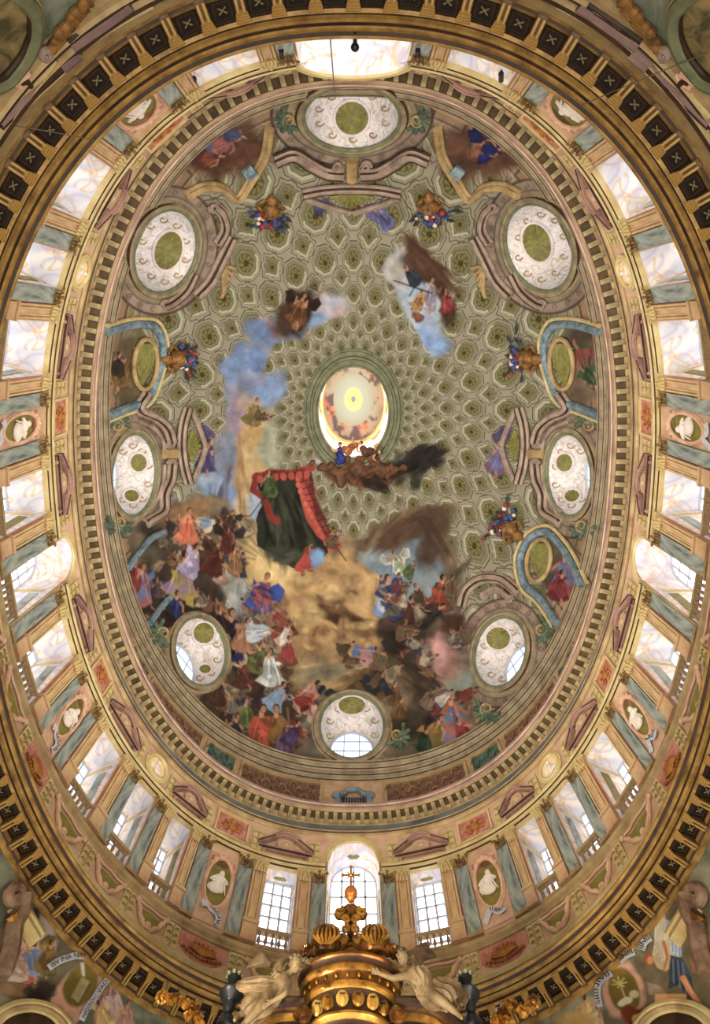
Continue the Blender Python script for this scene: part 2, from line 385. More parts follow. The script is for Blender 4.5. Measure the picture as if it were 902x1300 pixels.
class Cartoon:
    def __init__(s):
        s.rgb = np.zeros((CH, CW, 3), np.float32); s.a = np.zeros((CH, CW), np.float32)
        s.n1 = fbm(CH, CW, 24, 1); s.n2 = fbm(CH, CW, 24, 2); s.n3 = fbm(CH, CW, 90, 3, 4); s.n4 = fbm(CH, CW, 10, 4)
    def box(s, x0, y0, x1, y1):
        x0, y0, x1, y1 = max(0, int(x0)), max(0, int(y0)), min(CW, int(x1) + 1), min(CH, int(y1) + 1)
        if x1 <= x0 or y1 <= y0: return None
        Y, X = np.mgrid[y0:y1, x0:x1].astype(np.float32)
        return slice(y0, y1), slice(x0, x1), X, Y
    def lay(s, sl, m, col, col2=None, tone=0.16):
        """mask m of colour col; col2 mixes in along the brush grain"""
        c = np.asarray(lin(col), np.float32); 
        if col2 is not None:
            k = np.clip((s.n1[sl] - 0.36) * 3.6, 0, 1)[..., None]; c = c * (1 - k) + np.asarray(lin(col2), np.float32) * k
        c = c * (1 + tone * 2.2 * (s.n3[sl] - 0.5))[..., None] if tone else c + 0 * m[..., None]
        s.rgb[sl] = s.rgb[sl] * (1 - m[..., None]) + c * m[..., None]
        s.a[sl] = s.a[sl] * (1 - m) + m
    def blob(s, cx, cy, rx, ry, col, col2=None, rot=0, soft=0.25, rough=0.5, al=1.0, tone=0.16):
        R = max(rx, ry) * (1.35 + rough); b = s.box(cx - R, cy - R, cx + R, cy + R)
        if b is None: return
        ys, xs, X, Y = b; r = math.radians(rot)
        X = X + (s.n1[ys, xs] - 0.5) * rough * min(rx, ry) * 3.2; Y = Y + (s.n2[ys, xs] - 0.5) * rough * min(rx, ry) * 3.2
        a = ((X - cx) * math.cos(r) + (Y - cy) * math.sin(r)) / rx; c = (-(X - cx) * math.sin(r) + (Y - cy) * math.cos(r)) / ry
        d = np.sqrt(a * a + c * c)
        m = np.clip((1 - d) / max(soft, 0.02) + 0.5, 0, 1) * al
        s.lay((ys, xs), m, col, col2, tone)
    def poly(s, pts, col, col2=None, soft=1.2, rough=0.0, al=1.0, tone=0.16):
        pts = np.asarray(pts, np.float32); x0, y0 = pts.min(0); x1, y1 = pts.max(0)
        b = s.box(x0 - 4 - rough, y0 - 4 - rough, x1 + 4 + rough, y1 + 4 + rough)
        if b is None: return
        ys, xs, X, Y = b
        if rough: X = X + (s.n1[ys, xs] - 0.5) * rough * 4; Y = Y + (s.n2[ys, xs] - 0.5) * rough * 4
        ins = np.zeros(X.shape, bool); dd = np.full(X.shape, 1e9, np.float32); n = len(pts)
        for i in range(n):
            ax, ay = pts[i]; bx, by = pts[(i + 1) % n]
            if ay != by:
                ins ^= ((ay > Y) != (by > Y)) & (X < (bx - ax) * (Y - ay) / (by - ay) + ax)
            ex, ey = bx - ax, by - ay; l = max(ex * ex + ey * ey, 1e-6)
            t = np.clip(((X - ax) * ex + (Y - ay) * ey) / l, 0, 1)
            dd = np.minimum(dd, (X - ax - t * ex) ** 2 + (Y - ay - t * ey) ** 2)
        d = np.sqrt(dd) * np.where(ins, 1, -1)
        s.lay((ys, xs), np.clip(d / soft + 0.5, 0, 1) * al, col, col2, tone)
    def line(s, pts, w, col, al=1.0, w2=None, tone=0.1):
        pts = np.asarray(pts, np.float32); w2 = w if w2 is None else w2
        b = s.box(*(pts.min(0) - max(w, w2) - 2), *(pts.max(0) + max(w, w2) + 2))
        if b is None: return
        ys, xs, X, Y = b; m = np.zeros(X.shape, np.float32); n = len(pts) - 1
        for i in range(n):
            (ax, ay), (bx, by) = pts[i], pts[i + 1]; ex, ey = bx - ax, by - ay; l = max(ex * ex + ey * ey, 1e-6)
            t = np.clip(((X - ax) * ex + (Y - ay) * ey) / l, 0, 1); ww = w + (w2 - w) * (i + t) / n
            d = np.sqrt((X - ax - t * ex) ** 2 + (Y - ay - t * ey) ** 2)
            m = np.maximum(m, np.clip((ww / 2 - d) + 0.5, 0, 1))
        s.lay((ys, xs), m * al, col, None, tone)
    def cloud(s, cx, cy, rx, ry, cols, n=9, seed=0, rot=0, al=0.95):
        rng = np.random.default_rng(seed); r = math.radians(rot)
        s.blob(cx, cy, rx, ry, cols[0], cols[1], rot, soft=0.5, rough=0.6, al=al)
        for i in range(n):
            a = rng.uniform(0, 2 * math.pi); q = rng.uniform(0.2, 0.75); x, y = rx * q * math.cos(a), ry * q * math.sin(a)
            k = rng.uniform(0.22, 0.45)
            s.blob(cx + x * math.cos(r) - y * math.sin(r), cy + x * math.sin(r) + y * math.cos(r), rx * k, ry * k, cols[rng.integers(len(cols))], cols[rng.integers(len(cols))], rot + rng.uniform(-30, 30), soft=0.7, rough=0.5, al=0.75)
    def brush(s, x0, y0, x1, y1, wd, col, n=14, seed=0, al=0.8, lw=2.2):
        """dry brush streaks from one end to the other"""
        rng = np.random.default_rng(seed); L = math.hypot(x1 - x0, y1 - y0); nx, ny = -(y1 - y0) / L, (x1 - x0) / L; an = math.degrees(math.atan2(y1 - y0, x1 - x0))
        for i in range(n):
            o = rng.normal() * wd * 0.38; q = rng.uniform(0.12, 0.88); k = rng.uniform(.12, .3)
            s.blob(x0 + (x1 - x0) * q + nx * o, y0 + (y1 - y0) * q + ny * o, L * k, max(1.6, lw * rng.uniform(.7, 1.6)), np.clip(np.array(col) * rng.uniform(0.85, 1.3), 0, 255), None, an + rng.normal() * 7, soft=.7, rough=.9, al=al * .7)
    def figure(s, x, y, h, ang, robe, robe2=None, skin=(196, 142, 104), seed=0, wing=None, hair=(70, 44, 28), arms=2):
        """a small robed figure: head at one end, robe spreading behind; ang = direction of the head (deg, 0 = image up)"""
        rng = np.random.default_rng(seed); a = math.radians(ang); ux, uy = math.sin(a), -math.cos(a); px, py = math.cos(a), math.sin(a)
        Q = lambda f, sd: (x + ux * h * f + px * h * sd, y + uy * h * f + py * h * sd)
        robe = np.array(robe, float); robe2 = np.array(robe2 if robe2 is not None else robe * 0.72, float); dk = robe * 0.42
        if wing is not None:
            for sd in (-1, 1):
                s.poly([Q(.25, sd * .1), Q(.52, sd * .42), Q(.38, sd * .58), Q(.1, sd * .5), Q(.05, sd * .2)], wing, np.array(wing) * 0.7, rough=1.5)
                for f in np.linspace(.12, .42, 4): s.line([Q(.2, sd * .14), Q(f, sd * .5)], 1.0, np.array(wing) * 0.5, .7)
        j = lambda k=.05: rng.uniform(-k, k)
        b = [Q(.28, -.13 + j()), Q(.3, .12 + j()), Q(.08, .2 + j()), Q(-.15, .26 + j()), Q(-.38, .36 + j(.1)), Q(-.52, .16 + j(.1)), Q(-.5, -.16 + j(.1)), Q(-.34, -.34 + j(.1)), Q(-.12, -.2 + j()), Q(.1, -.2 + j())]
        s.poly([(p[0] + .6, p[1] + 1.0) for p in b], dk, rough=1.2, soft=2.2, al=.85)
        s.poly(b, robe, robe2, rough=1.0)
        c = [Q(.05, -.16), Q(.1, .18), Q(-.2, .3 + j()), Q(-.42, .05 + j()), Q(-.2, -.22)]
        s.poly(c, robe2, robe, rough=1.0, al=.8)
        for i in range(6):
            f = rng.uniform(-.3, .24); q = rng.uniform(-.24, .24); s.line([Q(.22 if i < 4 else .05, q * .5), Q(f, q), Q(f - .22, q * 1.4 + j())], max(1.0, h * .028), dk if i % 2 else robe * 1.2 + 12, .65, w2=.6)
        for i in range(3):                                   # blown cloth
            a0 = rng.uniform(0, 6.28); f, q = rng.uniform(-.4, .2), rng.uniform(-.2, .2); L = rng.uniform(.18, .36)
            e = [Q(f, q), Q(f + L * .6 * math.cos(a0 + .5), q + L * .6 * math.sin(a0 + .5)), Q(f + L * math.cos(a0), q + L * math.sin(a0)), Q(f + L * .5 * math.cos(a0 - .6), q + L * .5 * math.sin(a0 - .6))]
            s.poly(e, robe2 if i % 2 else robe * 1.12, robe, rough=1.4, soft=1.6, al=.9)
        for i in range(arms):
            if rng.random() < .35: continue
            sd = 1 if i else -1; e = rng.uniform(.12, .36); f = rng.uniform(-.2, .42)
            s.line([Q(.2, sd * .12), Q(.1 + j(), sd * max(e, .2) * .9), Q(f, sd * e)], h * .07, np.array(skin) * rng.uniform(.75, 1.05), .9, w2=h * .045)
        if rng.random() < .4:
            s.line([Q(-.42, .1), Q(-.55, .16), Q(-.64, .1 + j())], h * .075, np.array(skin) * .9, .85, w2=h * .045)
        s.line([Q(.28, 0), Q(.38, 0)], h * .09, skin)
        s.blob(*Q(.44, j()), h * .072, h * .09, hair, rot=ang, rough=0.1, soft=.2)
        s.blob(*Q(.425, .03), h * .052, h * .068, np.array(skin) * .92, rot=ang, rough=0.05, soft=.25)
        s.line([Q(.44, .0), Q(.44, .05)], 1.0, (70, 40, 30), .6)
C = Cartoon()

def paint_cartoon():
    BR = (92, 66, 46); BR2 = (58, 42, 32); TAN = (178, 146, 92); YEL = (206, 168, 98); BLU = (128, 152, 186); PBL = (164, 178, 196); LAV = (158, 138, 158); PNK = (186, 142, 138); GRG = (152, 156, 132); WHT = (206, 198, 188); DGR = (74, 66, 58)
    # architectural ground close to the foot of the dome: rosy corners with painted groups
    for x, y, rx, ry, col in ((285, 188, 58, 36, (126, 84, 62)), (612, 190, 58, 40, (120, 82, 62)), (165, 470, 26, 52, (120, 104, 72)), (745, 465, 26, 54, (128, 104, 84)), (712, 715, 26, 46, (120, 108, 86)), (188, 735, 24, 46, (96, 74, 52))):
        C.blob(x, y, rx, ry, col, np.array(col) * 0.72, rough=0.35, soft=0.4)
    # rosy plaster grounds round the oval windows, with painted scrolls
    for nm, cx_, cy_, rx, ry, ro in OVALS:
        q = ell(cx_, cy_, rx * 1.62 + 4, ry * 1.46 + 4, ro, 48); C.poly(q, (92, 72, 60), None, soft=1.5); C.poly(ell(cx_, cy_, rx * 1.57 + 3, ry * 1.42 + 3, ro, 48), (166, 144, 124), (142, 120, 104), soft=1.5)
        C.poly(ell(cx_, cy_, rx * 1.38, ry * 1.28, ro, 48), (98, 80, 66), None, soft=1.2); C.poly(ell(cx_, cy_, rx * 1.34, ry * 1.25, ro, 48), (152, 138, 112), None, soft=1.2)
        for k in range(22):
            a = 2 * math.pi * k / 22; r_ = math.radians(ro); x, y = rx * 1.48 * math.cos(a), ry * 1.36 * math.sin(a); px_, py_ = cx_ + x * math.cos(r_) - y * math.sin(r_), cy_ + x * math.sin(r_) + y * math.cos(r_)
            C.line([(px_ + 4.2 * (1 - t_ / 8) * math.cos(t_ + a), py_ + 4.2 * (1 - t_ / 8) * math.sin(t_ + a)) for t_ in np.linspace(0, 6, 9)], 1.4, (104, 84, 66), .85)
    # ---- sky streak on the left of the coffers
    C.poly([(385, 398), (352, 398), (318, 424), (288, 462), (284, 520), (292, 560), (262, 604), (245, 650), (300, 700), (335, 700), (330, 640), (352, 560), (340, 520), (352, 480), (330, 470), (348, 436), (372, 428)], (146, 150, 170), (128, 140, 168), rough=7, soft=7)
    for x, y, rx, ry, c1, c2, ro in ((362, 408, 26, 15, BLU, PNK, 0), (335, 418, 20, 16, BLU, (110, 134, 176), 0), (308, 452, 22, 18, (112, 138, 182), PBL, 20), (345, 492, 16, 24, BLU, (120, 150, 190), 20), (293, 470, 12, 18, (118, 140, 184), BLU, 0), (296, 540, 12, 42, LAV, PNK, 5), (282, 600, 22, 36, (120, 130, 148), LAV, 8), (268, 650, 30, 40, BLU, PBL, 20),
                               (322, 550, 22, 52, YEL, TAN, -6), (316, 620, 20, 62, YEL, (196, 172, 120), 2), (345, 566, 18, 30, GRG, (168, 168, 140), 0), (310, 690, 26, 40, (204, 178, 120), YEL, 0), (330, 660, 14, 50, (120, 150, 178), PBL, 5)):
        C.blob(x, y, rx, ry, c1, c2, ro, soft=0.6, rough=0.8)
    C.blob(412, 392, 30, 15, (196, 172, 172), PBL, -4, soft=0.5, rough=0.8); C.blob(398, 404, 18, 8, BLU, None, -8, soft=.6)
    C.cloud(372, 392, 22, 34, [BR2, BR, (80, 52, 36)], seed=3, rot=28); C.figure(380, 392, 42, 20, (150, 98, 48), (80, 50, 34), seed=1, wing=(70, 50, 40))
    C.figure(322, 522, 34, 15, (120, 120, 72), (150, 110, 60), seed=2); C.figure(334, 528, 22, 100, (112, 92, 60), seed=3)
    C.brush(286, 590, 262, 700, 14, (86, 84, 100), 16, 4); C.brush(300, 560, 312, 690, 10, (150, 112, 60), 12, 5, .6)
    # ---- patch with armed figures, upper right of the oculus
    C.poly([(500, 318), (528, 322), (560, 380), (556, 452), (542, 456), (520, 410), (498, 362), (486, 340)], (160, 176, 192), (190, 190, 190), rough=6, soft=6)
    C.blob(545, 430, 16, 26, (126, 158, 200), PBL, -10, soft=.5, rough=.7); C.blob(506, 340, 18, 20, WHT, (176, 170, 164), 0, .6, .8)
    C.cloud(545, 345, 48, 18, [(112, 78, 52), BR, (84, 58, 42)], seed=7, rot=48); C.cloud(572, 392, 12, 26, [BR, BR2], seed=8, n=5); C.brush(512, 306, 588, 372, 20, (88, 60, 42), 22, 9)
    C.figure(522, 350, 30, -30, (60, 70, 84), (44, 44, 52), seed=10); C.figure(545, 372, 40, 12, (176, 168, 180), (120, 112, 140), seed=11); C.figure(568, 382, 32, -10, (168, 62, 64), (110, 44, 50), seed=12); C.figure(532, 380, 26, 20, (184, 142, 70), (120, 80, 46), seed=13); C.figure(528, 400, 20, -40, (150, 96, 70), seed=14)
    C.line([(500, 356), (548, 372)], 1.6, (52, 40, 34)); C.line([(520, 376), (534, 352)], 1.3, (52, 40, 34))
    # ---- great glory in the lower half
    C.poly([(165, 690), (238, 628), (300, 650), (330, 668), (420, 700), (452, 690), (508, 660), (545, 640), (572, 690), (592, 728), (585, 790), (604, 850), (606, 920), (566, 950), (526, 966), (430, 972), (330, 958), (262, 900), (214, 790)], (132, 114, 88), (108, 92, 72), rough=9, soft=6)
    C.poly([(320, 690), (420, 706), (450, 720), (470, 790), (500, 860), (440, 880), (330, 870), (370, 800), (330, 740)], (196, 158, 92), (178, 140, 82), rough=10, soft=12)
    C.blob(345, 712, 42, 36, (226, 196, 128), (208, 176, 108), soft=1.0, rough=.3); C.blob(420, 790, 60, 60, (192, 154, 92), (168, 132, 80), soft=1.0, rough=.7); C.blob(400, 845, 60, 26, (190, 158, 98), (150, 124, 84), soft=.9, rough=.7)
    for i, a in enumerate(np.linspace(-75, 100, 30)):
        r = math.radians(a - 90); k = 60 + 30 * ((i * 7) % 5) / 5
        C.line([(345 + 22 * math.cos(r), 716 + 22 * math.sin(r)), (345 + k * math.cos(r), 716 + k * math.sin(r))], 2.4, (206, 182, 128) if i % 2 else (96, 92, 70), .5, w2=.8)
    for i, (x, y, rx, ry) in enumerate(((395, 742, 30, 20), (425, 732, 28, 18), (440, 760, 26, 24), (398, 775, 30, 22), (455, 745, 18, 20), (470, 720, 14, 18))):
        C.cloud(x, y, rx, ry, [(198, 162, 100), (168, 132, 84), (208, 176, 116), (142, 108, 70)], seed=20 + i, n=6)
    C.brush(400, 765, 470, 800, 18, (74, 52, 34), 34, 30, .85, 3.0); C.brush(420, 800, 445, 830, 12, (84, 60, 40), 18, 31)
    rg = np.random.default_rng(55)
    for i in range(26):
        x, y = rg.uniform(345, 470), rg.uniform(725, 872)
        if (x - 345) ** 2 + (y - 715) ** 2 < 1500: continue
        C.cloud(x, y, rg.uniform(9, 24), rg.uniform(6, 13), [[(176, 140, 86), (146, 110, 68), (204, 170, 108)], [(132, 100, 64), (158, 122, 78), (110, 82, 54)], [(206, 172, 110), (186, 150, 92), (216, 186, 126)]][i % 3], seed=500 + i, n=5, rot=rg.normal() * 25, al=.6)
    C.brush(360, 860, 470, 842, 16, (112, 104, 84), 20, 56, .6, 3); C.brush(430, 880, 500, 846, 14, (78, 60, 42), 18, 57, .7, 3)
    # blue sky patches to the right of the glory
    C.poly([(455, 710), (520, 672), (548, 690), (566, 730), (575, 770), (530, 770), (480, 740)], (118, 138, 150), (140, 150, 150), rough=7, soft=7)
    C.cloud(520, 668, 56, 16, [(116, 92, 62), (140, 116, 82), (100, 76, 54)], seed=41, rot=-24); C.cloud(545, 680, 18, 42, [(96, 72, 54), (84, 62, 48)], seed=42, rot=12, n=5); C.brush(470, 700, 530, 650, 16, (90, 66, 46), 22, 43); C.brush(540, 650, 572, 712, 14, (86, 66, 50), 20, 44); C.brush(575, 742, 600, 706, 8, (92, 80, 62), 12, 45)
    C.cloud(566, 795, 34, 24, [(92, 62, 42), (112, 78, 54), (74, 52, 38)], seed=46); C.cloud(535, 792, 24, 16, [(86, 74, 60), (120, 104, 84)], seed=47)
    C.blob(570, 840, 22, 34, (150, 160, 150), (176, 128, 118), soft=.7, rough=.8); C.blob(560, 830, 10, 22, PNK, (200, 150, 140), soft=.7); C.blob(585, 870, 18, 20, (120, 146, 160), GRG, soft=.7, rough=.7)
    C.cloud(530, 850, 26, 24, [(70, 62, 48), (96, 80, 58), (120, 100, 70)], seed=48); C.brush(500, 830, 560, 870, 18, (66, 54, 40), 26, 49)
    for i, a in enumerate(((505, 715, 34, -20, (200, 198, 178), (120, 140, 96), (208, 202, 190)), (520, 722, 24, 30, (92, 110, 66), (70, 84, 50), None), (489, 757, 54, 8, (122, 148, 190), (196, 196, 196), None), (506, 760, 40, 20, (140, 92, 46), (92, 60, 36), None), (533, 758, 36, -20, (96, 72, 50), (60, 70, 44), None), (560, 752, 44, 10, (168, 58, 42), (70, 80, 44), None), (548, 778, 40, 60, (54, 66, 40), (40, 50, 34), None),
                             (498, 786, 36, 40, (60, 52, 44), (180, 180, 176), None), (512, 796, 30, 110, (196, 204, 206), (140, 160, 170), None), (500, 808, 36, 20, (44, 42, 44), (72, 66, 60), None), (510, 820, 26, -40, (160, 110, 80), (110, 70, 56), None), (470, 832, 44, 80, (178, 128, 118), (96, 120, 160), None), (440, 822, 26, 60, (70, 56, 40), (110, 90, 60), None), (450, 840, 28, 90, (120, 90, 60), None, None))):
        C.figure(a[0], a[1], a[2], a[3], a[4], a[5], seed=60 + i, wing=a[6])
    C.cloud(520, 778, 16, 11, [(200, 180, 150), (170, 150, 124)], seed=51, n=5)
    # left crowd and clouds
    for i, (x, y, rx, ry, cl) in enumerate(((205, 705, 22, 40, [(86, 76, 62), (64, 56, 48), (112, 100, 82)]), (282, 740, 34, 18, [(150, 150, 136), (188, 184, 168), (120, 112, 94)]), (260, 705, 20, 22, [(96, 72, 52), (72, 54, 42)]), (268, 775, 22, 30, [(70, 60, 52), (56, 48, 44)]), (238, 768, 22, 24, [(58, 48, 42), (40, 34, 34)]), (318, 830, 24, 34, [(108, 74, 54), (84, 58, 46)]), (322, 872, 26, 40, [(124, 84, 60), (96, 66, 52)]), (292, 905, 22, 24, [(108, 110, 112), (84, 84, 90), (132, 120, 104)]), (385, 915, 40, 24, [(120, 106, 82), (96, 84, 68)]), (410, 935, 40, 22, [(112, 96, 72), (128, 128, 120)]), (240, 655, 26, 18, [(164, 126, 82), (140, 104, 70)]), (270, 900, 14, 22, [(60, 44, 38), (44, 36, 32)]), (350, 850, 26, 20, [(110, 92, 64), (140, 118, 80)]))):
        C.cloud(x, y, rx, ry, cl, seed=80 + i)
    C.poly([(304, 728), (318, 748), (320, 788), (310, 810), (298, 790), (282, 778), (290, 752)], (186, 186, 180), (148, 150, 146), rough=3)
    C.brush(308, 735, 306, 800, 14, (120, 122, 120), 14, 99, .6)
    for x, y, rx, ry in ((215, 750, 26, 40), (255, 735, 26, 40), (292, 812, 26, 36), (300, 870, 34, 40), (275, 905, 22, 30), (345, 905, 40, 36), (512, 800, 40, 26), (545, 905, 34, 40)): C.cloud(x, y, rx, ry, [(70, 54, 44), (50, 40, 36), (92, 72, 56)], seed=int(x), al=.7)
    # a crowd of lesser figures behind the main ones
    rng = np.random.default_rng(77); pal = [(120, 84, 60), (92, 64, 48), (150, 112, 74), (70, 58, 62), (60, 66, 96), (136, 62, 50), (166, 146, 116), (110, 104, 72), (180, 160, 140), (84, 50, 40)]
    for (x0, y0, x1, y1, n_) in ((205, 655, 310, 720, 16), (195, 715, 300, 800, 14), (285, 770, 372, 850, 18), (275, 850, 400, 950, 20), (478, 735, 590, 815, 14), (470, 810, 560, 860, 6), (530, 880, 605, 955, 10)):
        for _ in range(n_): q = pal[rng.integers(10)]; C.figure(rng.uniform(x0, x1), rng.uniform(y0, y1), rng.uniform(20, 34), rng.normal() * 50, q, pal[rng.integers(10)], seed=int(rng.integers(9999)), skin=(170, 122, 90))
    P = [(238, 668, 46, 6, (196, 96, 60), (220, 140, 100), None), (258, 664, 30, -60, (110, 140, 170), (200, 180, 150), None), (232, 730, 62, 10, (168, 146, 62), (140, 110, 160), None), (244, 712, 44, 20, (176, 164, 186), (130, 110, 150), None), (272, 708, 44, 20, (104, 44, 34), (80, 50, 40), None), (290, 684, 36, 10, (112, 52, 44), (70, 48, 40), (84, 72, 66)), (298, 712, 36, 0, (164, 126, 76), (120, 84, 52), None), (262, 690, 30, -30, (92, 60, 44), None, None), (292, 660, 26, 20, (96, 70, 56), None, (92, 84, 76)),
         (222, 772, 44, 12, (48, 66, 116), (36, 34, 44), None), (212, 780, 30, -20, (70, 46, 40), None, None), (292, 806, 66, 4, (40, 46, 90), (30, 32, 52), None), (308, 806, 44, 20, (176, 130, 92), (150, 100, 70), None), (282, 790, 40, -10, (62, 40, 36), (44, 36, 44), None), (332, 802, 40, 80, (196, 192, 184), (140, 160, 190), None), (352, 786, 30, -30, (128, 48, 40), (170, 110, 84), None), (364, 806, 34, 20, (212, 206, 196), (190, 150, 120), None), (366, 826, 38, 5, (160, 60, 56), (120, 70, 50), None), (328, 836, 40, 10, (104, 112, 60), (84, 60, 44), None), (342, 848, 48, 0, (198, 200, 192), (150, 156, 156), None), (352, 884, 40, 30, (110, 138, 172), (150, 168, 186), None), (308, 856, 36, -15, (110, 66, 48), None, None),
         (312, 908, 42, 0, (110, 124, 62), (86, 96, 50), None), (330, 928, 66, 6, (190, 84, 50), (140, 60, 44), None), (298, 928, 44, 10, (44, 54, 62), (60, 60, 54), None), (354, 926, 62, -10, (142, 104, 44), (100, 64, 40), None), (360, 944, 44, 12, (110, 88, 112), (80, 66, 86), None), (372, 930, 34, 30, (96, 70, 110), None, None), (276, 878, 34, 10, (92, 60, 44), (60, 46, 40), None), (392, 884, 46, 40, (164, 66, 54), (200, 180, 160), None), (400, 905, 40, -40, (196, 170, 150), (150, 60, 56), None), (405, 925, 30, 10, (180, 76, 60), (96, 110, 140), None), (380, 890, 30, -60, (150, 56, 46), None, None),
         (575, 912, 66, -6, (96, 120, 156), (180, 96, 60), None), (552, 932, 52, 20, (164, 128, 56), (74, 92, 62), None), (588, 930, 40, -20, (150, 56, 60), None, None), (540, 940, 34, 10, (54, 80, 60), None, None), (566, 884, 26, 50, (206, 180, 150), (150, 170, 190), None), (500, 880, 30, 10, (124, 84, 50), (96, 76, 54), None), (486, 868, 30, 0, (60, 62, 70), None, None), (508, 900, 30, 10, (130, 94, 52), None, None)]
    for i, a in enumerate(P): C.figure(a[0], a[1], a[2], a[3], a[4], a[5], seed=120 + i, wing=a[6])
    # central figure in a wide blue cloak on the glory
    C.poly([(322, 732), (334, 748), (352, 740), (361, 752), (356, 766), (344, 762), (338, 776), (326, 778), (308, 768), (320, 758)], (52, 84, 160), (38, 60, 122), rough=2)
    C.figure(333, 752, 50, 14, (174, 86, 66), (60, 88, 158), seed=200, arms=1); C.brush(320, 745, 350, 765, 14, (28, 44, 98), 10, 201, .7, 1.6)
    # dark green canopy with a red scalloped border
    C.poly([(327, 602), (394, 596), (400, 620), (406, 660), (426, 690), (413, 706), (392, 716), (372, 722), (350, 708), (326, 693), (324, 660), (333, 640)], (54, 56, 42), (38, 40, 32), rough=2)
    rr_ = np.random.default_rng(9)
    for i in range(46):
        q = rr_.random(); p_ = rr_.random(); x, y = 334 + 50 * q + p_ * (26 * q - 6), 606 + 96 * p_ + 12 * math.sin(q * 3) * p_
        C.blob(x, y, rr_.uniform(1.5, 4), rr_.uniform(10, 24), [(34, 36, 28), (82, 84, 62), (60, 62, 46), (26, 28, 24)][i % 4], None, -8 - 20 * (q - .3) + rr_.normal() * 8, soft=.8, rough=.6, al=.7)
    C.cloud(362, 706, 30, 12, [(70, 72, 58), (96, 96, 78), (50, 52, 44)], seed=88, n=6, rot=12)
    C.line([(384, 600), (388, 630), (396, 658), (408, 676), (426, 692)], 14, (176, 74, 52)); C.line([(324, 606), (345, 600), (372, 601), (396, 594)], 9, (156, 60, 46)); C.line([(326, 604), (322, 622), (336, 632), (344, 656), (352, 662)], 9, (140, 50, 40))
    C.brush(384, 602, 424, 690, 8, (110, 40, 30), 16, 89, .8, 2.0); C.brush(330, 604, 392, 598, 5, (100, 34, 28), 10, 90, .8, 1.6)
    for i in range(12):
        q = i / 11; x, y = 384 + 42 * q ** 1.3, 602 + 90 * q; C.line([(x - 7, y + 3), (x + 6, y - 1)], 1.5, (92, 30, 26)); C.blob(x - 7, y + 5, 3, 4, (196, 92, 64), rough=0)
    for i in range(7): C.blob(330 + i * 10, 608 - i, 4, 5, (176, 74, 54), rough=.1); C.line([(335 + i * 10, 600), (335 + i * 10, 610)], 1.2, (90, 30, 26))
    C.figure(342, 614, 34, -5, (96, 112, 62), (70, 80, 46), seed=210); C.figure(392, 714, 36, 200, (176, 76, 56), (110, 60, 44), seed=211); C.figure(424, 684, 26, 40, (120, 90, 62), seed=212); C.line([(340, 626), (318, 655), (302, 655)], 1.2, (58, 46, 34)); C.line([(424, 690), (440, 712)], 1.2, (58, 46, 34)); C.blob(402, 708, 10, 12, (118, 150, 190), None, soft=.5)
    C.poly([(372, 724), (388, 700), (396, 712), (384, 728)], (180, 72, 52), rough=1)
    # brown cloud under the oculus with dark wind-blown strokes
    C.cloud(455, 598, 50, 18, [(112, 68, 40), (86, 54, 36), (62, 42, 32), (126, 80, 50)], seed=220, n=14, rot=5); C.cloud(440, 604, 26, 14, [(120, 76, 46), (98, 62, 40)], seed=222)
    C.brush(495, 604, 566, 572, 15, (40, 34, 32), 44, 223, .9, 3.4); C.brush(500, 596, 545, 565, 12, (50, 42, 38), 24, 224, .9, 2.6); C.brush(460, 604, 495, 622, 14, (46, 34, 28), 30, 225, .9); C.blob(528, 612, 9, 12, (64, 64, 48), None, soft=.8, rough=.8)
    C.blob(412, 588, 14, 5, (170, 162, 156), WHT, 6, soft=.6)
    # painted groups in the niches and corners at the foot of the dome
    for i, a in enumerate(((285, 182, 46, 60, (176, 92, 70), (96, 104, 150)), (300, 172, 30, 100, (90, 96, 130), None), (270, 200, 34, 80, (150, 80, 60), None), (602, 172, 34, -20, (34, 42, 110), (26, 30, 80)), (622, 192, 44, 80, (34, 42, 112), (24, 30, 84)), (606, 190, 30, 40, (150, 100, 72), None), (152, 480, 46, 190, (140, 104, 52), (96, 76, 50)), (150, 462, 30, 10, (70, 60, 48), None), (742, 462, 50, 170, (150, 66, 62), (70, 84, 60)), (752, 482, 36, 150, (74, 100, 60), None), (716, 728, 58, 4, (96, 116, 156), (150, 60, 62)), (712, 744, 40, 10, (140, 52, 60), None),
                             (178, 742, 54, 8, (96, 122, 160), (170, 90, 90)), (170, 730, 40, 10, (150, 66, 62), None), (412, 258, 30, 60, (110, 104, 150), (80, 72, 110)), (470, 268, 36, -60, (100, 104, 160), (130, 90, 110)), (484, 276, 36, -40, (110, 110, 160), (80, 80, 110)), (640, 548, 34, 40, (116, 96, 140), (80, 70, 104)), (632, 582, 40, 20, (112, 112, 160), (120, 84, 100)), (258, 546, 30, -30, (104, 92, 136), (70, 64, 96)), (262, 580, 40, 10, (88, 84, 130), (70, 60, 90)))):
        C.figure(a[0], a[1], a[2], a[3], a[4], a[5], seed=240 + i)
    # garland over the lowest window
    for i in range(26):
        q = i / 25; x = 404 + 72 * q; y = 884 - 10 + 12 * math.sin(q * math.pi) + 3 * math.sin(i * 2.3); C.blob(x, y, 4, 4, (44, 52, 56) if i % 3 else (96, 96, 84), None, rough=.6)
    for i in range(14): C.blob(470 + 14 * math.sin(i * 1.7), 872 + i * 0.9 - 10 * (i % 3), 5, 5, (52, 56, 62) if i % 2 else (110, 84, 50), None, rough=.5)

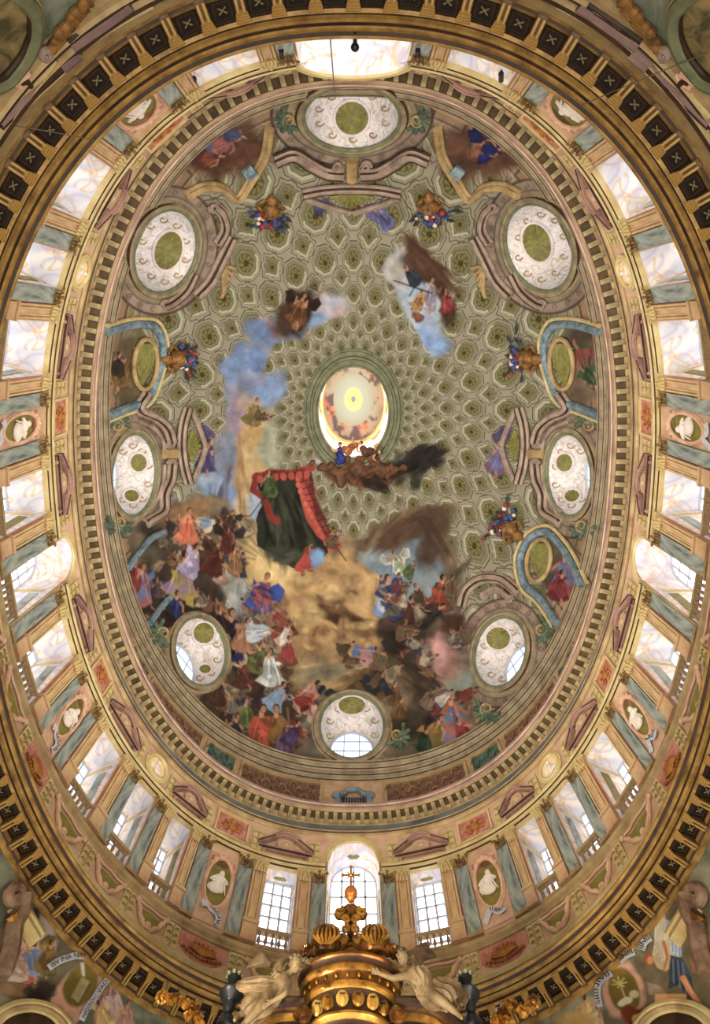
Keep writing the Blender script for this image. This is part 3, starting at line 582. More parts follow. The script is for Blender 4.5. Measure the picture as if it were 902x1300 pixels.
def coffer_paint():
    """painted coffers: octagons with rosettes, turned squares between them"""
    c = (SD / LTOT * 30.0)[:, None] + 0.0 * ROWQ[None, :]; r = np.broadcast_to(ROWQ[None, :], c.shape)
    ground = lin((160, 152, 130)); hi = lin((186, 182, 154)); dk = lin((88, 82, 58)); md = lin((132, 127, 98)); ol = lin((122, 114, 70)); ol2 = lin((72, 62, 38))
    out = np.empty(c.shape + (3,), np.float32); out[:] = ground
    def ramp(d, edges, cols):
        res = np.zeros(d.shape + (3,), np.float32)
        idx = np.searchsorted(np.array(edges), d.ravel()).reshape(d.shape)
        table = np.array(cols, np.float32); return table[np.minimum(idx, len(cols) - 1)]
    fx, fy = c - np.round(c), r - np.round(r)
    oct_ = np.maximum(np.maximum(np.abs(fx), np.abs(fy)), (np.abs(fx) + np.abs(fy)) / 1.36) * 0.86
    ang = np.arctan2(fy, fx)
    m = oct_ < 0.345
    petal = 0.5 + 0.5 * np.cos(ang * 8 + np.hypot(fx, fy) * 30)
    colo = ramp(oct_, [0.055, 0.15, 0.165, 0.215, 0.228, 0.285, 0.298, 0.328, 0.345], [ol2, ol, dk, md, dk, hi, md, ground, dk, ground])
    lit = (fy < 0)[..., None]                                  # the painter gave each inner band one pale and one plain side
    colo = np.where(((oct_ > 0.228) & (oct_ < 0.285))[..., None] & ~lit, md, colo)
    ros = (oct_ < 0.15)
    colo[ros] = colo[ros] * (0.55 + 0.75 * petal[ros])[:, None]
    out[m] = colo[m]
    gx, gy = c - np.floor(c) - 0.5, r - np.floor(r) - 0.5
    dia = (np.abs(gx) + np.abs(gy)); sq = np.maximum(np.abs(gx), np.abs(gy))
    cross = np.minimum(dia, np.maximum(sq * 1.45, dia * 0.86)) * 0.88
    cross = np.where(dia < .29, dia * .86, cross)
    m2 = cross < 0.335
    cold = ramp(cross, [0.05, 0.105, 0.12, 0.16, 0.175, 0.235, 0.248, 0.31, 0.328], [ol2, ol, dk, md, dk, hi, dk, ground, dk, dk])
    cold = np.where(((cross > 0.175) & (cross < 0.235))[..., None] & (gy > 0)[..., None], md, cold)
    m2 &= ~m
    out[m2] = cold[m2]
    # plain painted masonry where the frames of the windows stand
    k = np.clip((r - 5.55) / 0.5, 0, 1)[..., None]
    base = lin((164, 132, 104)) + 0 * r[..., None]
    line = (np.abs(np.mod(r * 5.0, 1.0) - .5) < .1) | (np.abs(np.mod(c * 2, 1.0) - .5) < .04); base = np.where(line[..., None], lin((96, 72, 56)), base); pale = (np.abs(np.mod(r * 5.0 + .22, 1.0) - .5) < .07)
    base = np.where(pale[..., None], lin((186, 160, 130)), base); out = out * (1 - k) + base * k
    k0 = np.clip((-0.30 - r) / 0.1, 0, 1)[..., None]; out = out * (1 - k0) + lin((112, 110, 78)) * k0
    return out
def bilinear(img, u, v):
    u = np.clip(u, 0, CW - 1.01); v = np.clip(v, 0, CH - 1.01); x, y = u.astype(int), v.astype(int); fx, fy = u - x, v - y
    if img.ndim == 3: fx, fy = fx[..., None], fy[..., None]
    return (img[y, x] * (1 - fx) + img[y, x + 1] * fx) * (1 - fy) + (img[y + 1, x] * (1 - fx) + img[y + 1, x + 1] * fx) * fy
def over(base, u, v):
    a = bilinear(C.a, u, v)[..., None]; return base * (1 - a) + bilinear(C.rgb, u, v)     # rgb is premultiplied
def dome_paint():
    paint_cartoon()
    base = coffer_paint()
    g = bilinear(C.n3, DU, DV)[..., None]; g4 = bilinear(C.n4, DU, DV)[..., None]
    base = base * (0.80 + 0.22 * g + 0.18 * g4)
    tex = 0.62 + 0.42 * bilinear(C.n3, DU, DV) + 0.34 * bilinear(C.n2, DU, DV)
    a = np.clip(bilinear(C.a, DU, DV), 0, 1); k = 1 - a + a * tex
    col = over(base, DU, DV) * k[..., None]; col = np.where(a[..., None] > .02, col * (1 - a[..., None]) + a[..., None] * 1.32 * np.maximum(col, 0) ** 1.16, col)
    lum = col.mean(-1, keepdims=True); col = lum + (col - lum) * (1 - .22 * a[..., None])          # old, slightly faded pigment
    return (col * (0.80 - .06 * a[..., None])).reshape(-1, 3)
def lantern_paint(P, which):
    u, v = proj(P); g = bilinear(C.n1, np.clip(u * 3 - 900, 0, 900), np.clip(v * 2 - 600, 0, 1290))[..., None]; g2 = bilinear(C.n2, np.clip(u * 4 - 1300, 0, 900), np.clip(v * 3 - 1000, 0, 1290))[..., None]
    if which == 'wall':
        c = lin((238, 224, 206)) * (1 - 0) + 0 * g
        k = np.clip((g - 0.5) * 8, 0, 1); c = c * (1 - k * .8) + lin((206, 136, 104)) * k * .8
        k = np.clip((g2 - 0.55) * 8, 0, 1); return c * (1 - k * .6) + lin((150, 140, 150)) * k * .6
    rr = np.broadcast_to(LR[None, :], u.shape)[..., None]            # 0 rim, 1 crown
    c = lin((150, 152, 140)) + 0 * g
    c = np.where(rr < 0.18, lin((226, 196, 140)), c); c = np.where((rr > 0.18) & (rr < 0.5), lin((164, 150, 134)) * (0.5 + g), c)
    k = np.clip((g - 0.5) * 7, 0, 1) * (rr < 0.62); c = c * (1 - k) + lin((186, 122, 92)) * k
    k = np.clip((g2 - 0.53) * 7, 0, 1) * (rr < 0.62); c = c * (1 - k) + lin((96, 84, 92)) * k
    k = np.clip((rr - 0.6) * 6, 0, 1); c = c * (1 - k) + lin((150, 164, 160)) * k
    k = np.clip((rr - 0.84) * 9, 0, 1); return c * (1 - k) + lin((232, 208, 120)) * k

# ------------------------------------------------------------------ levels and bays of the drum
def zr(z): return z + EYE
WA, WB = 12.45, 17.4                       # drum wall in plan
def up(A): return A + 4.95
TB = [6.6, 18.4, 30.5, 39.8, 49.6, 60.7, 68.5, 78.8, 87.8, 95.4, 102.9, 114.7, 125.1, 139.9, 153.6, 170.0]
SB = [float(s_of(math.radians(a))) for a in TB]
EDGES = [-SB[0]] + SB + [LTOT - s for s in SB[::-1]]        # 33 edges, 32 bays
KIND = ['A', 'W', 'M', 'W', 'O', 'W', 'M', 'W', 'A', 'W', 'M', 'W', 'O', 'W', 'M', 'W', 'A']
ORD = ['', 'first', 'second', 'third', 'fourth', 'fifth', 'sixth', 'seventh', 'eighth', 'ninth', 'tenth', 'eleventh', 'twelfth', 'thirteenth', 'fourteenth', 'fifteenth']
BAYS = []
for k in range(32):
    j = k if k <= 16 else 32 - k
    wd = EDGES[k + 1] - EDGES[k]
    pil = min(0.66, 0.25 * wd)
    side = '' if j in (0, 16) else ('left' if k < 16 else 'right')
    where = 'over the altar canopy' if j == 0 else 'facing the canopy' if j == 16 else f'{ORD[j]} bay {side} of the canopy'
    BAYS.append(dict(k=k, j=j, kind=KIND[j], s0=EDGES[k], s1=EDGES[k + 1], sc=(EDGES[k] + EDGES[k + 1]) / 2, w=wd, pil=pil, half=wd / 2 - pil, where=where))
ZS, ZH, ZA0, ZTOP = 20.35, 23.82, 24.4, 25.95
def wall_ab(z):
    A = 12.28 - 0.075 * max(0.0, min(z, 24.2) - 19.8); return A, A + 4.85
def opening_top(b, ds):
    if b['kind'] == 'A':
        x = min(abs(ds) / b['half'], 1.0)
        return ZA0 + min(b['half'], 1.25) * math.sqrt(max(0, 1 - x * x))
    return ZH

# drum wall with its window openings
V = []; F = []
for b in BAYS:
    cols = []
    o0, o1 = b['sc'] - b['half'], b['sc'] + b['half']
    for q in np.linspace(b['s0'], o0, 4): cols.append((q, False))
    for q in np.linspace(o0, o1, 13)[1:]: cols.append((q, True))
    for q in np.linspace(o1, b['s1'], 4)[1:]: cols.append((q, False))
    base = len(V)
    for q, _ in cols:
        for z in (19.8, ZS, opening_top(b, q - b['sc']), ZTOP):
            x, y = plan(*wall_ab(z), t_of(q)); V.append((x, y + back_in(zr(z), t_of(q)), zr(z)))
    for i in range(len(cols) - 1):
        op = cols[i + 1][1] and b['kind'] != 'M'
        for r in range(3):
            if op and r == 1: continue
            F.append((base + i * 4 + r, base + (i + 1) * 4 + r, base + (i + 1) * 4 + r + 1, base + i * 4 + r + 1))
structure(mesh_np('wall_drum', V, F, M_wall), 'rose plaster drum wall pierced by the ring of windows', 'wall')

# mouldings and ring walls, bottom to top; alternate dark strips paint in crevice shade
def lowB(A): return A + 3.75
pr = lambda rows, fb: [(A, fb(A), zr(z)) for A, z in rows]
structure(sweep('wall_lower', pr([(10.85, 15.65), (10.85, 0.0 - EYE)], lowB), M_greenmarble), 'grey green marble wall of the nave below the great cornice', 'wall')
structure(sweep('trim_1', pr([(10.88, 15.18), (10.74, 15.2), (10.72, 15.3), (10.66, 15.33), (10.66, 15.45), (10.74, 15.5), (10.78, 15.6)], lowB), M_gilt, alt=M_shadefillet, pat=(3, 2)), 'golden moulding under the coffered cornice', 'trim')
_sa, _sb = float(s_of(math.radians(97))), float(s_of(math.radians(263)))
structure(sweep('trim_15', pr([(10.95, 13.9), (10.72, 13.95), (10.7, 14.1), (10.62, 14.14), (10.62, 14.22), (10.7, 14.26), (10.7, 14.4), (10.6, 14.44), (10.58, 14.56), (10.66, 14.6), (10.72, 14.66), (10.74, 15.2)], lowB), M_tan, _sa, _sb, alt=M_shadefillet, pat=(4, 3)), 'fascia and stepped mouldings below the cornice on the entrance side', 'trim')
structure(sweep('trim_2', pr([(10.80, 15.6), (10.2, 15.6)], lowB), M_coffer), 'dark brown soffit of the great coffered cornice', 'trim')
structure(sweep('trim_3', pr([(10.24, 15.61), (10.2, 15.57), (10.12, 15.6), (10.12, 15.68), (10.02, 15.66), (9.98, 15.72), (9.9, 15.7), (9.86, 15.76), (9.8, 15.74), (9.72, 15.78), (9.68, 15.84), (9.7, 15.9), (9.8, 15.95), (10.6, 16.0), (12.2, 16.05)], lowB), M_gilt, alt=M_shadefillet, pat=(3, 2)), 'gilded stepped lip of the great cornice round the drum', 'trim')
structure(sweep('baseboard_drum', pr([(11.85, 15.9), (11.88, 18.62)], lambda A: A + 5.05), M_marble), 'grey marble plinth course at the foot of the drum', 'wall')
structure(sweep('trim_4', pr([(11.95, 18.55), (11.8, 18.6), (11.76, 18.72), (11.82, 18.85), (12.1, 18.92)], lambda A: A + 5.05), M_cream, alt=M_shadefillet, pat=(4, 0)), 'yellow moulding below the dado panels', 'trim')
structure(sweep('wall_dado', pr([(11.98, 18.85), (12.12, 19.95)], lambda A: A + 4.98), M_wall), 'rose dado wall under the windows', 'wall')
structure(sweep('trim_5', pr([(12.2, 19.86), (12.08, 19.9), (12.07, 20.0), (12.1, 20.03), (12.02, 20.1), (12.0, 20.22), (12.06, 20.3), (12.5, 20.36)], lambda A: A + 4.9), M_tan, alt=M_shadefillet, pat=(4, 2)), 'sill moulding running below the balustrades', 'trim')
# cornice over the capitals, broken by the arched windows
capr = [(12.1, 23.8), (11.9, 23.82), (11.88, 23.9), (11.84, 23.92), (11.83, 24.02), (11.78, 24.05), (11.75, 24.15), (11.77, 24.22), (12.1, 24.26)]
arch = [b for b in BAYS if b['kind'] == 'A']
for i in range(4):
    s0 = arch[i]['sc'] + arch[i]['half'] + 0.12
    s1 = arch[(i + 1) % 4]['sc'] - arch[(i + 1) % 4]['half'] - 0.12
    if s1 < s0: s1 += LTOT
    structure(sweep('trim_%d' % (6 + i), pr(capr, lambda A: A + 4.85), M_cream, s0, s1, alt=M_shadefillet, pat=(3, 1), back=True), 'cream cornice over the pilaster capitals, %s quarter of the drum' % ('front left', 'rear left', 'rear right', 'front right')[i], 'trim')
structure(sweep('trim_10', pr([(12.1, 25.7), (11.93, 25.74), (11.92, 25.86), (11.86, 25.9), (11.85, 26.02), (11.8, 26.06), (11.8, 26.14), (12.05, 26.16)], lambda A: A + 4.88), M_tan, alt=M_shadefillet, pat=(4, 0)), 'tan moulding above the attic', 'trim')
structure(sweep('wall_frieze', pr([(12.0, 26.12), (12.12, 26.9)], up), M_blue), 'blue grey marble frieze below the bracketed cornice', 'wall')
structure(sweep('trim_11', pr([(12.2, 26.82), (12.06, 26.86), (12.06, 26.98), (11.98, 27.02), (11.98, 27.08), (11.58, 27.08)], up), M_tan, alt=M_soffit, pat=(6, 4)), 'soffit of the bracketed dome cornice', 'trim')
structure(sweep('trim_12', pr([(11.6, 27.1), (11.54, 27.04), (11.52, 27.22), (11.47, 27.25), (11.47, 27.36), (11.42, 27.4), (11.4, 27.5), (11.48, 27.58), (13.2, 27.7)], up), M_plum, alt=M_tan, pat=(3, 1)), 'plum coloured edge of the bracketed dome cornice', 'trim')
structure(sweep('wall_pedestal', pr([(13.02, 27.6), (13.02, 31.0)], lambda A: A + 4.95), M_attic), 'tan band wall below the painted dome', 'wall')
structure(sweep('trim_13', pr([(13.1, 30.9), (12.98, 30.95), (12.97, 31.02), (12.92, 31.05), (12.9, 31.2), (12.87, 31.22), (12.86, 31.3), (12.83, 31.33), (12.82, 31.52), (12.76, 31.58), (12.75, 31.66), (12.7, 31.7), (12.68, 31.86), (12.64, 31.92), (12.62, 31.98), (12.6, 32.1), (12.95, 32.3)], lambda A: A + 4.92), M_frame, alt=M_shadefillet, pat=(4, 1)), 'grey tan stepped cornice at the foot of the painted dome', 'trim')
structure(mesh_np('floor', [(-12, -9, 0), (12, -9, 0), (12, 23, 0), (-12, 23, 0)], [(0, 1, 2, 3)], M_floor), 'pale stone floor of the nave', 'floor')

# ------------------------------------------------------------------ dome shell
DA, DB, DZ, DH = 12.9, 17.75, 32.25, 17.85
QTOP = math.acos(3.82 / DA)
def dome_pt(t, q, off=0.0):
    A = DA * np.cos(q) - off * np.cos(q); k = q / QTOP
    B = (DB - 0.45 * np.clip(k, 0, 1) ** 2 * 4) * np.cos(q) * (1 - 0.0) - off * np.cos(q)
    n = 2.2 - 0.15 * np.clip(k, 0, 1)
    c, s = np.cos(t), np.sin(t)
    x = -A * np.sign(s) * np.abs(s) ** (2 / n); y = YC + B * np.sign(c) * np.abs(c) ** (2 / n)
    return np.stack([x, y, zr(DZ + (DH - off) * np.sin(q)) + 0 * x], -1)
ND, NQ = 1500, 420
SD = np.arange(ND) * LTOT / ND
TD = t_of(SD); QD = np.linspace(0, QTOP, NQ)
DOME = dome_pt(TD[:, None], QD[None, :])
DU, DV = proj(DOME)
# coarse shell for placing stucco on the dome
_tc = TD[::10]; _qc = np.linspace(-0.12, QTOP, 60)
_C = dome_pt(_tc[:, None], _qc[None, :])
DOME_BVH = BVHTree.FromPolygons([Vector(p) for p in _C.reshape(-1, 3)], [tuple(int(i) for i in f) for f in grid_faces(len(_tc), 60, True)])
def hit(bvh, u, v, lift=0.0):
    d = Vector(ray(u, v)).normalized()
    h = bvh.ray_cast(Vector((0, 0, EYE)), d)
    if h[0] is None: return None
    n = h[1] if h[1].dot(d) < 0 else -h[1]
    return h[0] + n * lift
def on_dome(pts, lift=0.0):
    out = [hit(DOME_BVH, u, v, lift) for u, v in pts]
    return np.array([tuple(p) for p in out if p is not None])
def ell(cx, cy, rx, ry, rot=0.0, n=40, a0=0, a1=360):
    a = np.radians(np.linspace(a0, a1, n, endpoint=abs(a1 - a0) < 359.9)); r = math.radians(rot)
    x, y = rx * np.cos(a), ry * np.sin(a)
    return np.stack([cx + x * math.cos(r) - y * math.sin(r), cy + x * math.sin(r) + y * math.cos(r)], -1)

# the eight oval windows of the dome, as they open in its surface: centre, half axes, tilt
OVALS = [
    ('bottom', 447, 924, 42, 42, 0), ('lower left', 253, 828, 33, 45, -10), ('left', 168, 603, 29, 53, 3), ('upper left', 208, 318, 40, 55, 17),
    ('top', 447, 147, 62, 42, 0), ('upper right', 687, 313, 42, 58, -20), ('right', 725, 603, 29, 53, -3), ('lower right', 637, 829, 33, 46, 14)]
HOLES = [ell(c[1], c[2], c[3], c[4], c[5], 64) for c in OVALS]

rowx = np.array([62., 68, 90, 117, 150, 194, 248, 300, 330])
rowk = np.array([-0.35, 0, 1, 2, 3, 4, 5, 5.9, 6.4])
_right = proj(dome_pt(np.full(NQ, 1.5 * math.pi), QD))[0] - CU
ROWQ = np.interp(_right, rowx, rowk)
dome_col = dome_paint()                        # fresco colours at every vertex of the shell
keep = np.ones(ND * NQ, bool)
fu, fv = DU.ravel(), DV.ravel()
for c in OVALS:
    r = math.radians(c[5]); dx, dy = fu - c[1], fv - c[2]
    a = (dx * math.cos(r) + dy * math.sin(r)) / c[3]; bb = (-dx * math.sin(r) + dy * math.cos(r)) / c[4]
    keep &= (a * a + bb * bb) > 1.0
faces = grid_faces(ND, NQ, True)
faces = faces[keep[faces].any(1)]
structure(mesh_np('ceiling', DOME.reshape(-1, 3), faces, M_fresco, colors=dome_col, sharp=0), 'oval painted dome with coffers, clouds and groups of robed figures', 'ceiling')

# ------------------------------------------------------------------ lantern above the oculus
def ocu(A, z, t): 
    x, y = plan(A, A * 1.3, t, 2.05); return np.stack([x, y, zr(z) + 0 * x], -1)
def ocu_sweep(name, rows, m, parent=None, colors=None, nt=160):
    t = np.linspace(0, 2 * math.pi, nt, endpoint=False)
    P = np.stack([ocu(A, z, t) for A, z in rows], 1)
    return mesh_np(name, P.reshape(-1, 3), grid_faces(nt, len(rows), True), m, parent, colors=colors)
zq = DZ + DH * math.sin(QTOP)
structure(ocu_sweep('trim_14', [(3.9, zq - .25), (3.75, zq - .3), (3.7, zq - .1), (3.45, zq - .05), (3.4, zq - .25), (3.25, zq - .28), (3.2, zq), (2.95, zq + .05), (2.85, zq - .05), (2.75, zq + .1), (2.75, zq + .6)], M_olivegrey), 'grey green moulded ring framing the oculus', 'trim')
lan = empty('ceiling_lantern', (0, 0, 0), 0, 'bright lantern seen through the oculus, with a painted crown', 'lantern', kind='structure')
LT = np.linspace(0, 2 * math.pi, 200, endpoint=False); LR = np.linspace(0, 1, 60)
P = np.stack([ocu(2.85 + 0.25 * a, zq + .5 + 7.0 * a, LT) for a in LR], 1)
mesh_np('lantern_wall', P.reshape(-1, 3), grid_faces(200, 60, True), M_fresco, lan, colors=lantern_paint(P, 'wall').reshape(-1, 3), sharp=0)
P = np.stack([ocu(max(3.1 * math.cos(a * 1.5), 0.02), zq + 7.5 + 1.6 * math.sin(a * 1.5), LT) for a in LR], 1)
mesh_np('lantern_vault', P.reshape(-1, 3), grid_faces(200, 60, True), M_fresco, lan, colors=lantern_paint(P, 'vault').reshape(-1, 3), sharp=0)
ring = MB()
for A, z in ((2.86, zq + 5.6), (2.92, zq + 7.4)):
    ring.tube(np.vstack([ocu(A, z, LT[::4]), ocu(A, z, LT[:1])]), 0.16, 6)
ring.build('lantern_cornice', M_cream, lan)
for a in range(8):
    ang = (a + 0.5) * math.pi / 4
    dt = 0.20
    g = MB(); rows = []
    for zz in np.linspace(zq + 2.2, zq + 5.0, 5):
        rows.append(ocu(2.82, zz, np.linspace(ang - dt, ang + dt, 7)))
    g.grid(np.array(rows)); g.build('pane', M_pane_l, lan)

# ------------------------------------------------------------------ windows of the drum
def wall_frame(z, t):
    A, B = wall_ab(z); f_ = lambda q: np.array([plan(A, B, q)[0], plan(A, B, q)[1] + back_in(zr(z), q)])
    p = f_(t); T = f_(t + 1e-3) - f_(t - 1e-3); T /= np.hypot(*T); N = np.array([-T[1], T[0]])
    if N[0] * p[0] + N[1] * (p[1] - YC) < 0: N = -N
    return p, T, N
def bayframe(s, z=ZS, dz=0.0):
    t = t_of(s); p, T, N = wall_frame(z, t)
    return p, math.atan2(N[1], N[0]) - math.pi / 2, N
def world_of(p, rz, loc):
    c, s_ = math.cos(rz), math.sin(rz); return np.array([p[0] + loc[0] * c - loc[1] * s_, p[1] + loc[0] * s_ + loc[1] * c, loc[2]])
def sill_of(b): return 'round-arched' if b['kind'] == 'A' else 'oval-topped bay' if b['kind'] == 'O' else 'rectangular pedimented'
def bars(mb, x0, x1, z0, z1, y, nx, nz, wdt=0.05, top=None):
    for i in range(nx + 1):
        x = x0 + (x1 - x0) * i / nx; zt = z1 if top is None else top(x); k = 1.6 if i in (0, nx) else 1.0
        mb.box((x, y, (z0 + zt) / 2), (wdt * k, 0.06, zt - z0))
    for j in range(nz + 1):
        z = z0 + (z1 - z0) * j / nz; k = 1.8 if j in (0, nz) else 1.0
        mb.box(((x0 + x1) / 2, y, z), (x1 - x0, 0.06, wdt * k))
nwin = 0
def yw(z):
    'how far the leaning wall stands inward of the sill at height z'
    return -0.075 * max(0.0, min(z - EYE, 24.2) - ZS)
def opening_parts(root, outline, depth, shr, zshift=0.0, smooth=True, mullx=2, mullz=5, side=None, m_rev=None, thick=.07):
    """outline: local (x, z); builds reveal, pane and glazing bars, all in the local frame of ROOT"""
    n = len(outline); O = np.array(outline); c = O.mean(0)
    I = (O - c) * shr + c; I[:, 1] += zshift
    K = 5; P = np.zeros((n, K, 3))
    for k in range(K):
        q = k / (K - 1); Q = O * (1 - q) + I * q; P[:, k, 0] = Q[:, 0]; P[:, k, 2] = Q[:, 1]; P[:, k, 1] = np.array([yw(z) for z in O[:, 1]]) * (1 - q) + depth * q
    r = MB(); r.grid(P, cu=True); r.build('reveal', m_rev or M_reveal, root, sharp=30)
    x0, z0 = I.min(0); x1, z1 = I.max(0)
    p = MB(); p.add([(a, depth - 0.01, b_) for a, b_ in I], [tuple(range(n))]); p.build('pane', M_pane if side is None else side, root)
    g = MB(); y = depth - 0.07
    for i in range(1, mullx):
        x = x0 + (x1 - x0) * i / mullx; zs = I[np.abs(I[:, 0] - x) < (x1 - x0) * 0.3, 1]
        zt = np.interp(x, *map(np.array, zip(*sorted((a, b_) for a, b_ in I if b_ > c[1])))); zb = np.interp(x, *map(np.array, zip(*sorted((a, b_) for a, b_ in I if b_ <= c[1]))))
        g.box((x, y, (zt + zb) / 2), (thick * 1.3, 0.06, zt - zb))
    for j in range(1, mullz):
        z = z0 + (z1 - z0) * j / mullz
        L = [a for a, b_ in I if a < c[0]]; lo = np.interp(z, *map(np.array, zip(*sorted((b_, a) for a, b_ in I if a < c[0])))); hi = np.interp(z, *map(np.array, zip(*sorted((b_, a) for a, b_ in I if a > c[0]))))
        g.box(((lo + hi) / 2, y, z), (hi - lo, 0.06, thick))
    for i in range(n):
        a, b_ = I[i], I[(i + 1) % n]; g.tube([(a[0], y, a[1]), (b_[0], y, b_[1])], thick * 0.9, 4, cap=False)
    g.build('glazing_bar', M_lead, root, smooth=False)
    return I
for b in BAYS:
    if b['kind'] == 'M': continue
    nwin += 1; b['win'] = nwin
    p, rz, N = bayframe(b['sc']); h = b['half']
    root = empty('window_%d' % nwin, (p[0], p[1], 0), rz, f"{sill_of(b)} white-lined window, {b['where']}", 'window', kind='structure')
    z0, z1 = zr(ZS), zr(ZH)
    if b['kind'] == 'A':
        R = min(h, 1.25); out = [(-h, z0), (h, z0), (h, zr(ZA0))] + [(h * math.cos(a), zr(ZA0) + R * math.sin(a)) for a in np.linspace(0, math.pi, 17)[1:-1]] + [(-h, zr(ZA0))]
    else:
        out = [(-h, z0), (0, z0), (h, z0), (h, (z0 + z1) / 2), (h, z1), (0, z1), (-h, z1), (-h, (z0 + z1) / 2)]
    # the wall leans back a little towards its foot
    dp = {0: 1.0, 1: .5}.get(b['j'], 1.3)
    I = opening_parts(root, out, dp, 0.92 if b['j'] < 2 else .88, zshift=0.0, mullx=4 if b['kind'] == 'A' else 3, mullz=6, thick=.07)
    # painted strips on the jambs, a small inner cornice and a head ornament
    for sd in (-1, 1):
        st = MB()
        for zz0, zz1 in ((z0 + .15, z1 - .75),):
            x = sd * (h * 0.975 - .012); st.add([(x - sd * .01, .12 * dp, zz0), (x - sd * .04, .4 * dp, zz0), (x - sd * .04, .4 * dp, zz1), (x - sd * .01, .12 * dp, zz1)], [(0, 1, 2, 3)])
        st.build('jamb_strip', M_olive if b['k'] % 3 == 0 else M_marble, root)
        cm = MB(); cm.tube([(sd * (h - .02), .05, z1 - .55), (sd * (h * .92 - .02), dp * .92, z1 - .55)], .05, 6); cm.tube([(sd * (h - .02), .05, z1 - .45), (sd * (h * .92 - .02), dp * .92, z1 - .45)], .035, 6)
        cm.build('reveal_cornice', M_cream, root)
    hd = MB(); zt = (z1 if b['kind'] != 'A' else zr(ZA0) + min(h, 1.25)) - .09
    for i in range(7):
        a = (i - 3) * .42; hd.ball((.2 * math.sin(a), (.3 + .14 * math.cos(a)) * dp, zt - .0), (.045, .11, .015), 8, 6, Matrix.Rotation(-a, 3, 'Z'))
    
    if b['j'] < 2: hd.build('shell_ornament', M_olive, root)
    if b['kind'] == 'A':
        ar = MB()
        for rr, th in ((.06, .075), (.17, .06), (.26, .05)):
            ar.tube([(x * (1 + rr / h) if abs(x) > 1e-6 else 0, -.05 + yw(zr(24)), zr(ZA0) + (z - zr(ZA0)) * (1 + rr / R)) for x, z in [(h, zr(ZA0) - .05)] + out[2:-1] + [(-h, zr(ZA0) - .05)]], th, 6)
        ar.build('archivolt', M_cream, root)
        fr = MB()
        for sd in (-1, 1): fr.box((sd * (h + .06), -.05, (z0 + zr(ZA0)) / 2), (.12, .12, zr(ZA0) - z0))
        fr.v = [(x, y + yw(z), z) for x, y, z in fr.v]; fr.build('jamb_moulding', M_tan, root, False)
    if b['kind'] == 'O':
        yo = yw(zr(25)); q = ell(0, 0, .52, .5, 0, 28); oo = [(x, zr(25.0) + z) for x, z in q]
        fr = MB(); fr.tube([(x * 1.1, yo - .08, zr(25.0) + z * 1.1) for x, z in list(q) + [q[0]]], .09, 8, cap=False); fr.tube([(x * 1.32, yo - .05, zr(25.0) + z * 1.3) for x, z in list(q) + [q[0]]], .06, 8, cap=False)
        fr.build('oval_frame', M_cream, root)
        f = MB(); f.add([(x, yo - .03, z) for x, z in oo], [tuple(range(28))]); f.build('oval_panel', M_ovallit, root)
        f = MB(); f.ball((0, yo - .06, zr(24.95)), (.16, .08, .3), 10, 8); f.ball((0, yo - .07, zr(25.3)), (.09, .07, .1), 10, 8); f.ball((.15, yo - .06, zr(24.85)), (.2, .06, .12), 10, 8); f.build('oval_relief', M_white, root)

# ------------------------------------------------------------------ pilasters
SL = 0.075
def lean(mb, z0=0.0):
    mb.v = [(x, y - SL * (z - z0), z) for x, y, z in mb.v]; return mb
def pil_shaft(wd, h0, h1, kind):
    m = MB()
    if kind != 'strip': m.box((0, -.06, (h0 + h1) / 2), (wd, .16, h1 - h0))
    if kind == 'strip':
        for i, (x, w_) in enumerate(((-.40, .12), (-.2, .09), (.2, .09), (.40, .12))):
            m.box((x * wd, -.155, (h0 + h1) / 2), (w_ * wd, .05, h1 - h0 - .06))
    return lean(m)
def pil_groove(wd, h0, h1):
    m = MB(); m.box((0, -.145, (h0 + h1) / 2), (wd * .3, .02, h1 - h0 - .2)); return lean(m)
def pil_base(wd, h0, kind):
    m = MB()
    if kind == 'stripe':
        m.box((0, -.1, .36), (wd * 1.06, .26, .66)); m.box((0, -.13, .05), (wd * 1.16, .32, .1)); m.box((0, -.13, .72), (wd * 1.2, .34, .1)); m.box((0, -.11, .8), (wd * 1.1, .28, .06))
    else:
        m.box((0, -.09, .04), (wd * 1.12, .26, .08)); m.box((0, -.08, .12), (wd * 1.05, .22, .08))
    return lean(m)
def pil_capital(wd, h):
    m = MB(); H = .56
    prof = [(0, 1.0), (.15, 1.0), (.4, 1.06), (.46, 1.22), (.5, 1.22), (.5, 1.3), (.56, 1.3)]
    P = []
    for z, k in prof:
        x = wd / 2 * k; y = -.13 * k - .02; P.append([(-x, .02, h + z), (-x, y, h + z), (0, y - .02, h + z), (x, y, h + z), (x, .02, h + z)])
    m.grid(np.array(P))
    return lean(m)
def pil_leaves(wd, h):
    m = MB()
    for row, (zz, n, s_) in enumerate(((.02, 4, 1.0), (.18, 3, 1.0))):
        for i in range(n):
            x = wd * .92 * ((i + .5) / n - .5)
            m.tube([(x, -.15, h + zz), (x, -.19, h + zz + .1), (x, -.24, h + zz + .17), (x, -.29, h + zz + .16)], [.06 * wd / .5, .075 * wd / .5, .05, .015], 6)
    for sd in (-1, 1):
        a = np.linspace(0, 7, 16); m.tube([(sd * (wd * .56 + (.075 - .009 * t_) * math.cos(t_)), -.2, h + .4 + (.075 - .009 * t_) * math.sin(t_)) for t_ in a], .028, 5)
    m.ball((0, -.24, h + .47), (.07, .05, .06), 8, 6)
    return lean(m)
PIL = {}
